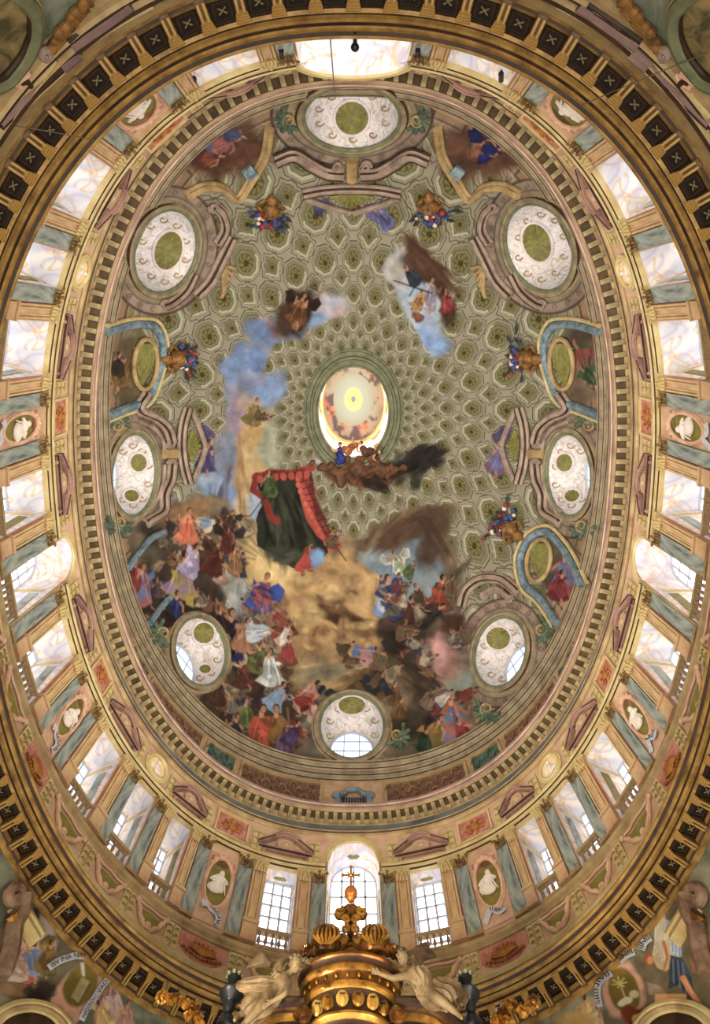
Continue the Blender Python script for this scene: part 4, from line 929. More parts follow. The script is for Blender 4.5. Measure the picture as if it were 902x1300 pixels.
def pil_meshes(kind, wd):
    k = (kind, round(wd, 1))
    if k not in PIL:
        w_ = k[1]; h0 = .84 if kind == 'stripe' else .17; h1 = 2.92
        d = {'base': pil_base(w_, h0, kind).data('base', M_stripe if kind == 'stripe' else M_tan, False), 'shaft': pil_shaft(w_, h0, h1, kind).data('shaft', M_rosestrip if kind == 'stripe' else M_marble, False),
             'capital': pil_capital(w_, h1).data('capital', M_cream, False), 'acanthus_leaf': pil_leaves(w_, h1).data('acanthus_leaf', M_capital if kind != 'stripe' else M_cream)}
        if kind == 'stripe': d['raised_strip'] = pil_shaft(w_, h0, h1, 'strip').data('raised_strip', M_cream, False); d['groove_panel'] = pil_groove(w_, h0, h1).data('groove_panel', M_stripe, False)
        PIL[k] = (d, w_)
    return PIL[k]
for b in BAYS:
    for end, sg in ((b['s0'], 1), (b['s1'], -1)):
        kind = 'stripe' if b['kind'] == 'W' else 'marble'
        wd = b['pil'] * .86
        d, w0 = pil_meshes(kind, wd)
        p, rz, N = bayframe(end + sg * b['pil'] * .48)
        lr = 'left' if sg < 0 else 'right'
        lab = ('striped pilaster ' if kind == 'stripe' else 'grey marble pilaster ') + f"{lr} of the {'cameo' if b['kind'] == 'M' else 'window'}, {b['where']}"
        root = empty('striped_pilaster' if kind == 'stripe' else 'marble_pilaster', (p[0], p[1], zr(ZS)), rz, lab, 'pilaster', 'striped pilasters round the drum' if kind == 'stripe' else 'marble pilasters round the drum')
        root.scale = (wd / w0, 1, 1)
        cap = None
        for nm, me in d.items():
            o = link_part(nm, me, root)
            if nm == 'capital': cap = o
            if nm == 'acanthus_leaf': o.parent = cap

# ------------------------------------------------------------------ balustrades in the windows
bal = MB().lathe([(0.035, 0), (.06, .0), (.06, .04), (.035, .07), (.04, .12), (.075, .22), (.06, .32), (.03, .42), (.045, .46), (.06, .5), (.06, .55)], 10).data('baluster', M_balu)
for b in BAYS:
    if b['kind'] == 'M': continue
    p, rz, N = bayframe(b['sc']); W_ = 2 * b['half']
    root = empty('balustrade', (p[0], p[1], zr(ZS)), rz, f"stone balustrade in the window, {b['where']}", 'balustrade', 'balustrades in the drum windows')
    m = MB(); m.box((0, .02, .71), (W_, .24, .1)); m.box((0, .02, .78), (W_, .18, .05)); m.build('rail', M_tan, root, False)
    m = MB(); m.box((0, .02, .06), (W_, .22, .12)); m.build('base', M_tan, root, False)
    n = max(3, int(W_ / .24))
    for i in range(n):
        o = link_part('baluster', bal, root); o.location = (W_ * ((i + .5) / n - .5), .02, .12)

# ------------------------------------------------------------------ attic: pediments, reliefs, foliage panels
def attic_root(name, b_s, z, label, cat, group):
    p, T, N = wall_frame(25.0, t_of(b_s))
    return empty(name, (p[0], p[1], zr(z)), math.atan2(N[1], N[0]) - math.pi / 2, label, cat, group)
for b in BAYS:
    if b['kind'] == 'W':
        r = attic_root('pediment', b['sc'], 24.2, f"broken rose pediment over the window, {b['where']}", 'pediment', 'pediments over the drum windows')
        w_ = min(b['w'] * .46, 1.25)
        m = MB(); m.box((0, -.08, .42), (2 * w_, .24, .1)); m.box((0, -.05, .33), (1.9 * w_, .16, .08)); m.build('base_moulding', M_ped, r, False); m = MB(); m.box((0, -.1, .375), (1.96 * w_, .22, .03)); m.build('base_fillet', M_shadefillet, r, False)  # the dark strip paints shade between the base mouldings
        for sd in (-1, 1):
            m = MB()
            for o_, t_ in ((0, .09), (.13, .06)):
                m.prism([(sd * w_ * 1.02, .46 + o_), (sd * w_ * .36, .98 + o_), (sd * w_ * .36, .98 + o_ + t_), (sd * w_ * 1.02, .46 + o_ + t_)], -.24 - o_ * .3, 0)
            m.build('raking_cornice', M_ped, r, False)
            m = MB(); m.prism([(sd * w_ * 1.03, .545), (sd * w_ * .36, 1.065), (sd * w_ * .36, 1.115), (sd * w_ * 1.03, .595)], -.27, 0); m.build('raking_fillet', M_shadefillet, r, False)  # dark strip painting the crevice shade along the raking cornice
            m = MB(); m.box((sd * w_ * .8, -.06, .14), (.2, .18, .26)); m.tube([(sd * w_ * .8, -.16, .02), (sd * w_ * .8, -.2, .14), (sd * w_ * .8, -.13, .26)], [.05, .09, .06], 6); m.build('bracket', M_ped, r, False)
        m = MB(); a = np.linspace(.62, math.pi - .62, 14)
        for o_, y_ in ((0, -.2), (.1, -.27)):
            m.tube([(w_ * .50 * math.cos(t_) * 1.05, y_, .62 + (.55 + o_) * math.sin(t_)) for t_ in a], .065, 6)
        m.build('arched_top', M_ped, r)
        m = MB(); m.prism([(-w_ * .3, .5), (w_ * .3, .5), (w_ * .34, .82), (w_ * .16, 1.0), (-w_ * .16, 1.0), (-w_ * .34, .82)], -.14, 0); m.ball((0, -.14, .74), (.15, .08, .12), 10, 8); m.build('tablet', M_attic, r, sharp=20)
    elif b['kind'] == 'M':
        r = attic_root('relief_panel', b['sc'], 24.25, f"square rose relief above the cameo, {b['where']}", 'relief panel', 'square relief panels of the attic')
        w_ = b['w'] * .3
        m = MB(); m.box((0, -.02, .7), (2 * w_, .06, 1.15)); m.build('field', M_rose, r, False)
        m = MB()
        for x, z, dx, dz in ((0, .12, 2 * w_ + .12, .09), (0, 1.28, 2 * w_ + .12, .09), (-w_, .7, .09, 1.2), (w_, .7, .09, 1.2)): m.box((x, -.07, z), (dx, .12, dz))
        m.build('frame', M_cream, r, False)
        m = MB(); m.ball((0, -.08, .7), (w_ * .32, .1, .18), 12, 8)
        for i in range(8):
            a = i * math.pi / 4; m.tube([(w_ * .2 * math.cos(a), -.07, .7 + .14 * math.sin(a)), (w_ * .55 * math.cos(a + .3), -.1, .7 + .32 * math.sin(a + .3)), (w_ * .7 * math.cos(a), -.06, .7 + .38 * math.sin(a))], [.03, .06, .015], 6)
        m.build('rosette', M_redrelief, r)
fol = MB(); fol.box((0, -.02, .62), (.5, .1, 1.2))
folo = MB()
for sd in (-1, 1):
    for zz in (.32, .66, .98):
        a = np.linspace(0, 5, 14); folo.tube([(sd * (.1 + (.09 - .013 * t_) * math.cos(t_)), -.09, zz + (.09 - .013 * t_) * math.sin(t_)) for t_ in a], np.linspace(.03, .012, 14), 5)
folo.tube([(0, -.08, .15), (0, -.1, .6), (0, -.08, 1.1)], .025, 5)
fol_me = fol.data('field', M_cream, False); folo_me = folo.data('foliage_scroll', M_foliage)
def pier_where(b): return f"left of the {b['kind'] == 'M' and 'cameo' or 'window'}, {b['where']}"
for b in BAYS:
    r = attic_root('foliage_relief', b['s1'], 24.22, f"attic foliage panel, {pier_where(b)}", 'foliage panel', 'foliage panels of the attic')
    link_part('field', fol_me, r); link_part('foliage_scroll', folo_me, r)

# ------------------------------------------------------------------ cameo medallions between the pilasters
RIB_TXT = {2: 'I INOAVS', 30: 'ALBERII', 6: 'IIAINVIN', 26: 'NVM'}       # as far as the letters can be made out
def text_mesh(txt, size):
    cu = bpy.data.curves.new('txt', 'FONT'); cu.body = txt; cu.size = size; cu.align_x = 'CENTER'; cu.align_y = 'CENTER'; cu.extrude = .004; cu.resolution_u = 2
    o = bpy.data.objects.new('txt', cu); COL.objects.link(o); bpy.context.view_layer.update()
    dg = bpy.context.evaluated_depsgraph_get(); me = bpy.data.meshes.new_from_object(o.evaluated_get(dg))
    bpy.data.objects.remove(o); bpy.data.curves.remove(cu)
    V = np.zeros(len(me.vertices) * 3, np.float32); me.vertices.foreach_get('co', V); V = V.reshape(-1, 3)
    F = [tuple(q.vertices) for q in me.polygons]; bpy.data.meshes.remove(me); return V, F
for b in BAYS:
    if b['kind'] != 'M': continue
    p, rz, N = bayframe(b['sc'])
    r = empty('cameo_medallion', (p[0], p[1], zr(ZS)), rz, f"oval cameo with pale figure and ribbon, {b['where']}", 'medallion', 'oval cameos of the drum')
    h = b['half']; a = h * .84; cz, bz = 1.85, 1.02
    m = MB(); m.box((0, 0, 1.65), (2 * h, .1, 2.9)); lean(m).build('backing_panel', M_wall, r, False)
    m = MB(); m.box((0, -.04, 2.72), (1.7 * h, .06, .38)); lean(m).build('head_panel', M_rose, r, False)
    q = ell(0, 0, a, bz, 0, 40)
    m = MB(); m.tube([(x * 1.03, -.1, cz + z * 1.03) for x, z in list(q) + [q[0]]], .075, 8, cap=False); m.tube([(x * 1.15, -.06, cz + z * 1.1) for x, z in list(q) + [q[0]]], .055, 8, cap=False)
    for i in range(7):
        t_ = math.pi * (.2 + .6 * i / 6); m.ball((a * 1.12 * math.cos(t_), -.12, cz + bz * 1.1 * math.sin(t_)), (.1, .06, .09), 8, 6)
    lean(m).build('oval_frame', M_ovalframe, r)
    m = MB(); m.add([(x, -.07, cz + z) for x, z in q], [tuple(range(40))]); lean(m).build('oval_field', M_olive, r)
    m = MB(); v = b['k'] % 3; tl = (.08, -.1, .05)[v] * a / .5
    m.ball((tl, -.14, cz + .34), (.13, .1, .15), 12, 8); m.ball((tl * .4, -.13, cz + .08), (.24 * a / .5, .12, .26), 12, 8, Matrix.Rotation(.3 * (v - 1), 3, 'Y')); m.ball((-tl, -.13, cz - .26), (.36 * a / .5, .12, .24), 12, 8, Matrix.Rotation(-.25 * (v - 1), 3, 'Y'))
    m.tube([(-.18 * a / .5, -.16, cz + .12), (-.34 * a / .5, -.2, cz - .05), (-.12 * a / .5, -.24, cz - .12)], [.07, .06, .04], 8); m.tube([(.18 * a / .5, -.16, cz + .14), (.32 * a / .5, -.2, cz), (.16 * a / .5, -.24, cz - .1)], [.07, .06, .04], 8)
    for i in range(6): x = (-.3 + .12 * i) * a / .5; m.tube([(x * .5, -.2, cz + .1), (x * .8, -.24, cz - .2), (x * 1.15, -.18, cz - .46)], [.02, .035, .02], 5)
    lean(m).build('relief_figure', M_white, r)
    sg = 1 if b['k'] < 16 else -1
    path = [(-sg * a * .9, .72), (-sg * a * .4, .82), (0, .74), (sg * a * .45, .6), (sg * a * .75, .4), (sg * a * .55, .2)] if b['k'] in (2, 6, 10, 14) else [(-sg * a * .8, .62), (-sg * a * .3, .5), (0, .66), (sg * a * .3, .76), (sg * a * .7, .55), (sg * a * 1.05, .34)]
    pts = np.array(path); tq = np.linspace(0, 1, 26); px = np.interp(tq, np.linspace(0, 1, len(pts)), pts[:, 0]); pz = np.interp(tq, np.linspace(0, 1, len(pts)), pts[:, 1])
    px = np.convolve(np.pad(px, 2, 'edge'), np.ones(5) / 5, 'valid'); pz = np.convolve(np.pad(pz, 2, 'edge'), np.ones(5) / 5, 'valid')
    dx, dz = np.gradient(px), np.gradient(pz); L = np.hypot(dx, dz); nx, nz = -dz / L, dx / L
    m = MB(); m.grid(np.array([[(px[i] + nx[i] * k * .12, -.15 - .03 * math.sin(tq[i] * 12), pz[i] + nz[i] * k * .12) for k in (-1, 1)] for i in range(26)])); ribbon = lean(m).build('ribbon', M_ribbon, r)
    if b['k'] not in RIB_TXT: continue
    Vt, Ft = text_mesh(RIB_TXT[b['k']], .19); x0, x1 = Vt[:, 0].min(), Vt[:, 0].max(); fq = np.clip((Vt[:, 0] - x0) / (x1 - x0) * .62 + .34, 0, 1)
    if dx.sum() < 0: fq = 1 - fq
    sgn = -1 if dx.sum() < 0 else 1
    bx, bz_, ex, ez = (np.interp(fq, tq, k) for k in (px, pz, nx, nz))
    m = MB(); m.add([(bx[i] + sgn * ex[i] * Vt[i, 1], -.2 - .03 * math.sin(fq[i] * 12) - Vt[i, 2], bz_[i] + sgn * ez[i] * Vt[i, 1]) for i in range(len(Vt))], Ft); lean(m).build('lettering', M_ink, ribbon, False)

# ------------------------------------------------------------------ dado: cartouches, shell reliefs, foliage plaques
def dado_root(name, s_, label, cat, group):
    p, T, N = frame_at(12.02, 12.02 + 4.98, t_of(s_)); return empty(name, (p[0], p[1], zr(18.92)), math.atan2(N[1], N[0]) - math.pi / 2, label, cat, group)
pl = MB(); pl.box((0, -.02, .46), (.56, .07, .84)); pl_me = pl.data('field', M_cream, False)
po = MB()
for sd in (-1, 1):
    for zz in (.22, .46, .7):
        a = np.linspace(0, 5, 14); po.tube([(sd * (.12 + (.09 - .013 * t_) * math.cos(t_)), -.08, zz + (.08 - .012 * t_) * math.sin(t_)) for t_ in a], np.linspace(.034, .012, 14), 5)
po.tube([(0, -.07, .08), (0, -.09, .46), (0, -.07, .82)], .028, 5)
po_me = po.data('foliage_scroll', M_foliage)
for b in BAYS:
    r = dado_root('dado_plaque', b['s1'], f"dado foliage plaque, {pier_where(b)}", 'plaque', 'foliage plaques on the dado')
    link_part('field', pl_me, r); link_part('foliage_scroll', po_me, r)
    w_ = b['w'] * .34
    if b['kind'] == 'M':
        r = dado_root('shell_relief', b['sc'], f"gilded shell relief under the cameo, {b['where']}", 'relief', 'shell reliefs on the dado')
        m = MB(); m.box((0, -.01, .47), (2.2 * w_, .05, .86)); m.build('field', M_rose, r, False)
        m = MB()
        for i in range(9):
            t_ = math.pi * (i + .5) / 9; m.tube([(0, -.08, .3), (w_ * .4 * math.cos(t_), -.13, .34 + .2 * math.sin(t_)), (w_ * .62 * math.cos(t_), -.07, .38 + .34 * math.sin(t_))], [.05, .07, .05], 6)
        for i in range(11):
            q = i / 10; m.ball((w_ * (-.85 + 1.7 * q), -.09, .34 - .16 * math.sin(q * math.pi)), (.07, .06, .06), 8, 6)
        m.build('shell', M_redrelief, r)
    else:
        r = dado_root('cartouche', b['sc'], f"scrolled cartouche with olive field, {b['where']}", 'cartouche', 'scrolled cartouches on the dado')
        m = MB(); m.box((0, 0, .47), (2.3 * w_, .04, .86)); m.build('backing', M_attic, r, False)
        m = MB(); o = [(-.8, .72), (-.45, .62), (0, .66), (.45, .62), (.8, .72), (.62, .4), (.34, .2), (0, .12), (-.34, .2), (-.62, .4)]; m.prism([(x * w_, z) for x, z in o], -.05, 0); m.build('olive_field', M_olive, r, False)
        m = MB(); k = [(-1, .82), (-.86, .66), (-.7, .5), (-.62, .34), (-.38, .2), (-.2, .06), (0, .1), (.2, .06), (.38, .2), (.62, .34), (.7, .5), (.86, .66), (1, .82)]
        m.tube([(x * w_, -.08, z) for x, z in k], [.05, .08, .1, .08, .1, .08, .1, .08, .1, .08, .1, .08, .05], 8); m.tube([(-1 * w_, -.06, .84), (-.5 * w_, -.08, .76), (0, -.08, .8), (.5 * w_, -.08, .76), (w_, -.06, .84)], .045, 6)
        for sd in (-1, 1): m.ball((sd * w_ * 1.0, -.1, .78), (.12, .08, .1), 10, 8)
        m.ball((0, -.1, .2), (.14, .08, .1), 10, 8)
        m.build('scroll_frame', M_ovalframe, r)

# ------------------------------------------------------------------ brackets under the dome cornice
def brk(h, d, w_, hollow=True):
    m = MB(); k = [(0, 0), (d * .9, 0), (d, -h * .2), (d * .9, -h * .42), (d * .62, -h * .5), (d * .3, -h * .7), (d * .12, -h), (0, -h)]
    V = [(-w_ / 2, -y, z) for y, z in k] + [(w_ / 2, -y, z) for y, z in k]; n = len(k)
    return m.add(V, [tuple(range(n)), tuple(range(2 * n - 1, n - 1, -1))] + [(i, i + n, (i + 1) % n + n, (i + 1) % n) for i in range(n)])
bk_me = brk(.2, .5, .2).data('console_bracket', M_bracket, True, 50)
def spaced(d0, d1):
    """arc positions whose spacing grows from d0 at the altar side to d1 behind"""
    pos = [0.0]; s_ = 0.0
    while True:
        s_ += d0 + (d1 - d0) * s_ / (LTOT / 2)
        if s_ > LTOT / 2: break
        pos.append(s_)
    k = (LTOT / 2) / pos[-1]; pos = [q * k for q in pos]
    return pos + [LTOT - q for q in pos[1:-1]]
def dir_words(s_):
    a = s_ / LTOT
    return 'altar side' if a < .1 or a > .9 else 'left flank' if a < .38 else 'entrance side' if a < .62 else 'right flank'
for q in spaced(.445, .58):
    p, T, N = frame_at(12.06, 17.01, t_of(q))
    o = bpy.data.objects.new('console_bracket', bk_me); COL.objects.link(o); o.location = (p[0], p[1], zr(27.085)); o.rotation_euler = (0, 0, math.atan2(N[1], N[0]) - math.pi / 2)
    tag(o, 'small tan console bracket in the ring under the dome cornice', 'bracket', 'brackets under the dome cornice')

# ------------------------------------------------------------------ great cornice: scrolled brackets and dark coffers
gb = brk(.34, .56, .17).data('body', M_brkbody, True, 50)
gl = MB()
for x in (-.05, .05): gl.tube([(x, -.5, -.02), (x, -.53, -.1), (x, -.44, -.2), (x, -.3, -.27), (x, -.14, -.36)], .035, 6)
a = np.linspace(0, 8, 22); gl.tube([(0, -.44 + (.1 - .01 * t_) * math.cos(t_), -.1 + (.1 - .01 * t_) * math.sin(t_)) for t_ in a], .06, 6)
gl_me = gl.data('scroll_leaf', M_gilt)
st = MB()
for i in range(4): st.box((0, -.6 + .035 * i, -.05 - .045 * i), (.26 - .02 * i, .05, .05))
st_me = st.data('stepped_block', M_gilt, False)
cf = MB()
for k, (o_, dz) in enumerate(((.0, .0), (.07, .03))):
    wx, wy = .22 - o_, .25 - o_
    for x, y, dx, dy in ((0, -wy, 2 * wx + .05, .05), (0, wy, 2 * wx + .05, .05), (-wx, 0, .05, 2 * wy), (wx, 0, .05, 2 * wy)): cf.box((x, y, -.02 + dz), (dx, dy, .06))
cf_me = cf.data('coffer_frame', M_cofframe, False)
cp = MB(); cp.box((0, 0, .02), (.4, .46, .03)); cp_me = cp.data('coffer_panel', M_coffer, False)
ro = MB(); ro.ball((0, 0, -.05), (.035, .035, .03), 8, 6)
for i in range(4):
    t_ = i * math.pi / 2 + .78; ro.ball((.06 * math.cos(t_), .06 * math.sin(t_), -.03), (.05, .022, .02), 8, 6, Matrix.Rotation(t_, 3, 'Z'))
ro_me = ro.data('rosette', M_rosette)
sp = spaced(.60, .98)
for i, q in enumerate(sp):
    nq = sp[(i + 1) % len(sp)] if i + 1 < len(sp) else LTOT
    if i == len(sp) // 2: nq = sp[i + 1]
    for kind in ('bracket', 'coffer'):
        ss = q if kind == 'bracket' else (q + nq) / 2
        p, T, N = frame_at(10.48, 10.48 + 3.75, t_of(ss))
        u, v = proj(np.array([p[0], p[1], zr(15.6)]))
        if not (-170 < u < 1072 and -200 < v < 1400): continue
        rz = math.atan2(N[1], N[0]) - math.pi / 2
        wide = (nq - q) / .62 * .86
        if kind == 'bracket':
            r = empty('scrolled_bracket', (p[0] + N[0] * .27, p[1] + N[1] * .27, zr(15.6)), rz, 'gilded scrolled bracket between dark coffers of the great cornice', 'bracket', 'scrolled brackets of the great cornice')
            r.scale = (min(wide, 1.35), 1, 1)
            link_part('body', gb, r); link_part('scroll_leaf', gl_me, r); link_part('stepped_block', st_me, r)
        else:
            r = empty('soffit_coffer', (p[0], p[1], zr(15.6) - .03), rz, 'dark square coffer with a small rosette in the great cornice', 'coffer', 'coffers of the great cornice')
            r.scale = (wide, 1, 1)
            link_part('coffer_frame', cf_me, r); c_ = link_part('coffer_panel', cp_me, r); link_part('rosette', ro_me, c_)

# ------------------------------------------------------------------ oval windows of the dome with their frames
def smooth_path(pts, n=40, closed=False):
    """Catmull-Rom through the points"""
    P = [np.array(p, float) for p in pts]; out = []
    if closed: P = [P[-1]] + P + [P[0], P[1]]
    else: P = [2 * P[0] - P[1]] + P + [2 * P[-1] - P[-2]]
    seg = len(P) - 3; k = max(2, n // seg)
    for i in range(seg):
        a, b, c, d = P[i:i + 4]
        for t in np.linspace(0, 1, k, endpoint=False):
            out.append(0.5 * ((2 * b) + (c - a) * t + (2 * a - 5 * b + 4 * c - d) * t * t + (3 * b - a - 3 * c + d) * t ** 3))
    if not closed: out.append(P[-2])
    return np.array(out)
def local_of(root, pts):
    rz = root.rotation_euler[2]; c, s_ = math.cos(rz), math.sin(rz); q = np.asarray(pts, float) - np.array(root.location)
    return np.stack([q[:, 0] * c + q[:, 1] * s_, -q[:, 0] * s_ + q[:, 1] * c, q[:, 2]], -1)
SHELL = {'top': [(447, 150, 23, 23, 0)], 'bottom': [(447, 895, 19, 13, 0)], 'left': [(176, 587, 12, 13, 0), (167, 630, 11, 9, 10)], 'right': [(717, 587, 12, 13, 0), (727, 630, 11, 9, -10)],
         'upper left': [(214, 318, 19, 27, 17)], 'upper right': [(682, 308, 19, 27, -20)], 'lower left': [(259, 803, 15, 15, 0), (261, 850, 9, 7, 0)], 'lower right': [(633, 810, 17, 16, 0), (637, 857, 9, 7, 0)]}
OV_ROOT = {}
for i, (nm, cx_, cy_, rx, ry, rot) in enumerate(OVALS):
    out = on_dome(ell(cx_, cy_, rx, ry, rot, 56)); c = out.mean(0)
    d = np.array([c[0], c[1] - YC]); tt = math.atan2(-d[0] / DA, d[1] / DB); _, T, N = frame_at(DA, DB, tt)
    root = empty('window_%d' % (nwin + 1 + i), c, math.atan2(N[1], N[0]) - math.pi / 2, f"oval dome window with white stucco shaft, {nm} of the eight", 'window', kind='structure'); OV_ROOT[nm] = root
    L = local_of(root, out); lc = L.mean(0); K = 7; P = np.zeros((56, K, 3)); depth = {'top': 3.0, 'upper left': 3.0, 'upper right': 3.0}.get(nm, 1.75)
    shr = 0.66
    far = (L - lc) * np.array([shr, 0, shr]) + lc + np.array([0, depth, 0])
    for k in range(K):
        q = k / (K - 1); P[:, k] = L * (1 - q) + far * q; bul = 1 + .12 * math.sin(q * math.pi); P[:, k, 0] = (P[:, k, 0] - lc[0]) * bul + lc[0]; P[:, k, 2] = (P[:, k, 2] - lc[2]) * bul + lc[2]
    rv = MB().grid(P, cu=True).build('reveal', M_shaft, root, sharp=0)
    m = MB(); m.add(far - np.array([0, .02, 0]), [tuple(range(56))]); m.build('pane', M_paneblue, root)
    g = MB(); y = lc[1] + depth - .08; x0, x1 = far[:, 0].min(), far[:, 0].max(); z0, z1 = far[:, 2].min(), far[:, 2].max(); zc, xc = (z0 + z1) / 2, (x0 + x1) / 2; a_, b_ = (x1 - x0) / 2, (z1 - z0) / 2
    for fx in (-.36, .36): hgt = b_ * math.sqrt(1 - fx * fx); g.box((xc + fx * a_, y, zc), (.06, .06, 2 * hgt))
    for fz in (-.5, 0, .5): wd = a_ * math.sqrt(1 - fz * fz); g.box((xc, y, zc + fz * b_), (2 * wd, .06, .06))
    g.tube(np.vstack([far, far[:1]]) - np.array([0, .08, 0]), .08, 6, cap=False); g.build('glazing_bar', M_lead, root, False)
    fr = MB(); fr.tube(np.vstack([L, L[:1]]) + np.array([0, -.08, 0]), .13, 8, cap=False); fr.build('inner_frame', M_olivegrey, root)
    L2 = local_of(root, on_dome(ell(cx_, cy_, rx * 1.09, ry * 1.07, rot, 56), .02)); fr = MB(); fr.tube(np.vstack([L2, L2[:1]]), .2, 8, cap=False)
    fr.build('frame', M_frame, root); gr = MB()
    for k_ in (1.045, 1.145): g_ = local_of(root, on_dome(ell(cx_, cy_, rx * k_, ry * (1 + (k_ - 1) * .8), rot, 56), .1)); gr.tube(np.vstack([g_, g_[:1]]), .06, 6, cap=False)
    gr.build('frame_groove', M_shadefillet, root)  # dark rings put crevice shade round the window frame
    L3 = local_of(root, on_dome(ell(cx_, cy_, rx * 1.2, ry * 1.15, rot, 56), .0))
    eg = MB()
    for p_ in np.vstack([L3, (L3 + np.roll(L3, 1, 0)) / 2]): eg.ball(p_, (.07, .07, .07), 6, 4)
    eg.build('bead_moulding', M_tan, root)
    # green panels and white scrolls on the ceiling of the shaft
    bpy.context.view_layer.update()
    V = [tuple(root.matrix_world @ v.co) for v in rv.data.vertices]; bv = BVHTree.FromPolygons([Vector(q) for q in V], [tuple(f.vertices) for f in rv.data.polygons])
    for (px, py, qx, qy, ro_) in SHELL[nm]:
        rings = []
        for k in (0.02, .35, .7, 1.0):
            R_ = []
            for (u, v) in ell(px, py, qx * k, qy * k, ro_, 20):
                h = hit(bv, u, v, .05); R_.append(tuple(h) if h is not None else None)
            rings.append(R_)
        if any(x is None for R_ in rings for x in R_): continue
        arr = np.array(rings); m = MB(); m.grid(local_of(root, arr.reshape(-1, 3)).reshape(4, 20, 3), cv=True); m.build('shell_panel', M_shell, root)
        rim = MB(); w_ = local_of(root, arr[-1]); rim.tube(np.vstack([w_, w_[:1]]), .09, 6, cap=False); rim.build('panel_rim', M_pinkwhite, root)
        rb = MB()
        for a in range(0, 20, 2):
            rb.tube(local_of(root, arr[1:, a]), [.03, .05, .06], 5)
        rb.build('shell_rib', M_olive, root)
    sc = MB()
    for k in range(10):
        a = 2 * math.pi * k / 10 + .3; u, v = cx_ + rx * .72 * math.cos(a), cy_ + ry * .72 * math.sin(a)
        p_ = [hit(bv, u + 6 * math.cos(t_) * (1 - t_ / 8), v + 5 * math.sin(t_) * (1 - t_ / 8), .04) for t_ in np.linspace(0, 5.5, 14)]
        if all(x is not None for x in p_) and max((p_[q] - p_[q + 1]).length for q in range(13)) < .8: sc.tube(local_of(root, [tuple(x) for x in p_]), .035, 5)
    if sc.v: sc.build('stucco_scroll', M_tan, root)

# ------------------------------------------------------------------ stucco pieces on the dome
def mir(pts): return [(898 - u, v) for u, v in pts]
def dome_piece(name, label, cat, parts, group=None):
    """parts: (part name, material, [(path px, radius m, lift m, closed)])"""
    first = None; root = None
    for pn, m, strokes in parts:
        per = 3 if (len(strokes) % 3 == 0 and m in (M_scrollf, M_tan) and pn not in ('shell', 'volute')) else len(strokes) if pn in ('shell', 'leaf') else 1
        for k0 in range(0, len(strokes), per):
            mb = MB()
            for st_ in strokes[k0:k0 + per]:
                path, r, lift = st_[:3]; closed = len(st_) > 3 and st_[3]
                P = on_dome(smooth_path(path, 10 * len(path), closed), lift)
                if closed: P = np.vstack([P, P[:1]])
                if root is None:
                    root = empty(name, P.mean(0), 0, label, cat, group)
                mb.tube(P - np.array(root.location), r, 8)
            mb.build(pn, m, root)
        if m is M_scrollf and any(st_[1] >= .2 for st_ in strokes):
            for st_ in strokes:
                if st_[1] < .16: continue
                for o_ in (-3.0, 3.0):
                    P = on_dome(offset(smooth_path(st_[0], 10 * len(st_[0])), o_), st_[2] + .06); gm = MB(); gm.tube(P - np.array(root.location), .075, 6); gm.build('groove', M_shadefillet, root)  # thin dark tubes imitate shade in the creases beside the scroll
    return root
def volute(u, v, r, turn=1, start=0.0, n=22):
    return [(u + r * (1 - .75 * q) * math.cos(start + turn * q * 9), v + r * (1 - .75 * q) * math.sin(start + turn * q * 9)) for q in np.linspace(0, 1, n)]
def offset(path, d):
    p = np.array(path, float); t = np.gradient(p, axis=0); t /= np.linalg.norm(t, axis=1, keepdims=True) + 1e-9; return [tuple(q) for q in p + d * np.stack([-t[:, 1], t[:, 0]], -1)]
def strokes(path, rs=((0, .2, .2), (4.2, .13, .1), (-4.2, .13, .1))): return [(offset(path, o), r, l) for o, r, l in rs]
def pair(name, lab, cat, parts, group):
    dome_piece(name, lab % 'left', cat, [(a, m, [(mir(s_[0]),) + tuple(s_[1:]) for s_ in ss]) for a, m, ss in parts], group)
    dome_piece(name, lab % 'right', cat, parts, group)
# curved cornices and volutes round the upper oval windows (given for the right side, mirrored for the left)
pair('scroll_frame', 'rosy scrolled stucco frame hugging the upper %s oval window', 'scroll frame', [
    ('inner_scroll', M_scrollf, strokes([(627, 259), (617, 270), (613, 290), (622, 308)]) + strokes([(652, 347), (664, 369), (681, 384), (692, 389)])),
    ('volute', M_scrollf, [(volute(629, 262, 6), .1, .15), (volute(622, 306, 5, -1), .1, .15), (volute(655, 352, 5), .1, .15), (volute(690, 386, 6, -1), .1, .15)]),
    ('outer_cornice', M_scrollf, strokes([(603, 300), (611, 316), (620, 334), (632, 357), (650, 376)], ((0, .24, .25), (5, .15, .12), (-5, .15, .12)))),
    ('shell', M_tan, [([(617, 338), (608 + 1.5 * k, 338 + 6 * k), (600 + 3.6 * k, 340 + 7.5 * k)], .13, .1) for k in range(6)])], 'scroll frames of the upper oval windows')
dome_piece('scroll_frame', 'rosy scrolled cornice below the oval window at the top', 'scroll frame', [
    ('cornice', M_scrollf, strokes([(348, 202), (372, 194), (395, 207), (415, 217), (436, 219)], ((0, .26, .25), (5, .16, .12), (-5, .16, .12))) + strokes([(546, 202), (522, 194), (499, 207), (480, 217), (458, 219)], ((0, .26, .25), (5, .16, .12), (-5, .16, .12)))),
    ('volute', M_scrollf, [(volute(429, 208, 7), .11, .2), (volute(465, 208, 7, -1), .11, .2)]), ('keystone', M_tan, [([(447, 200), (447, 212), (447, 226)], .4, .1)])])
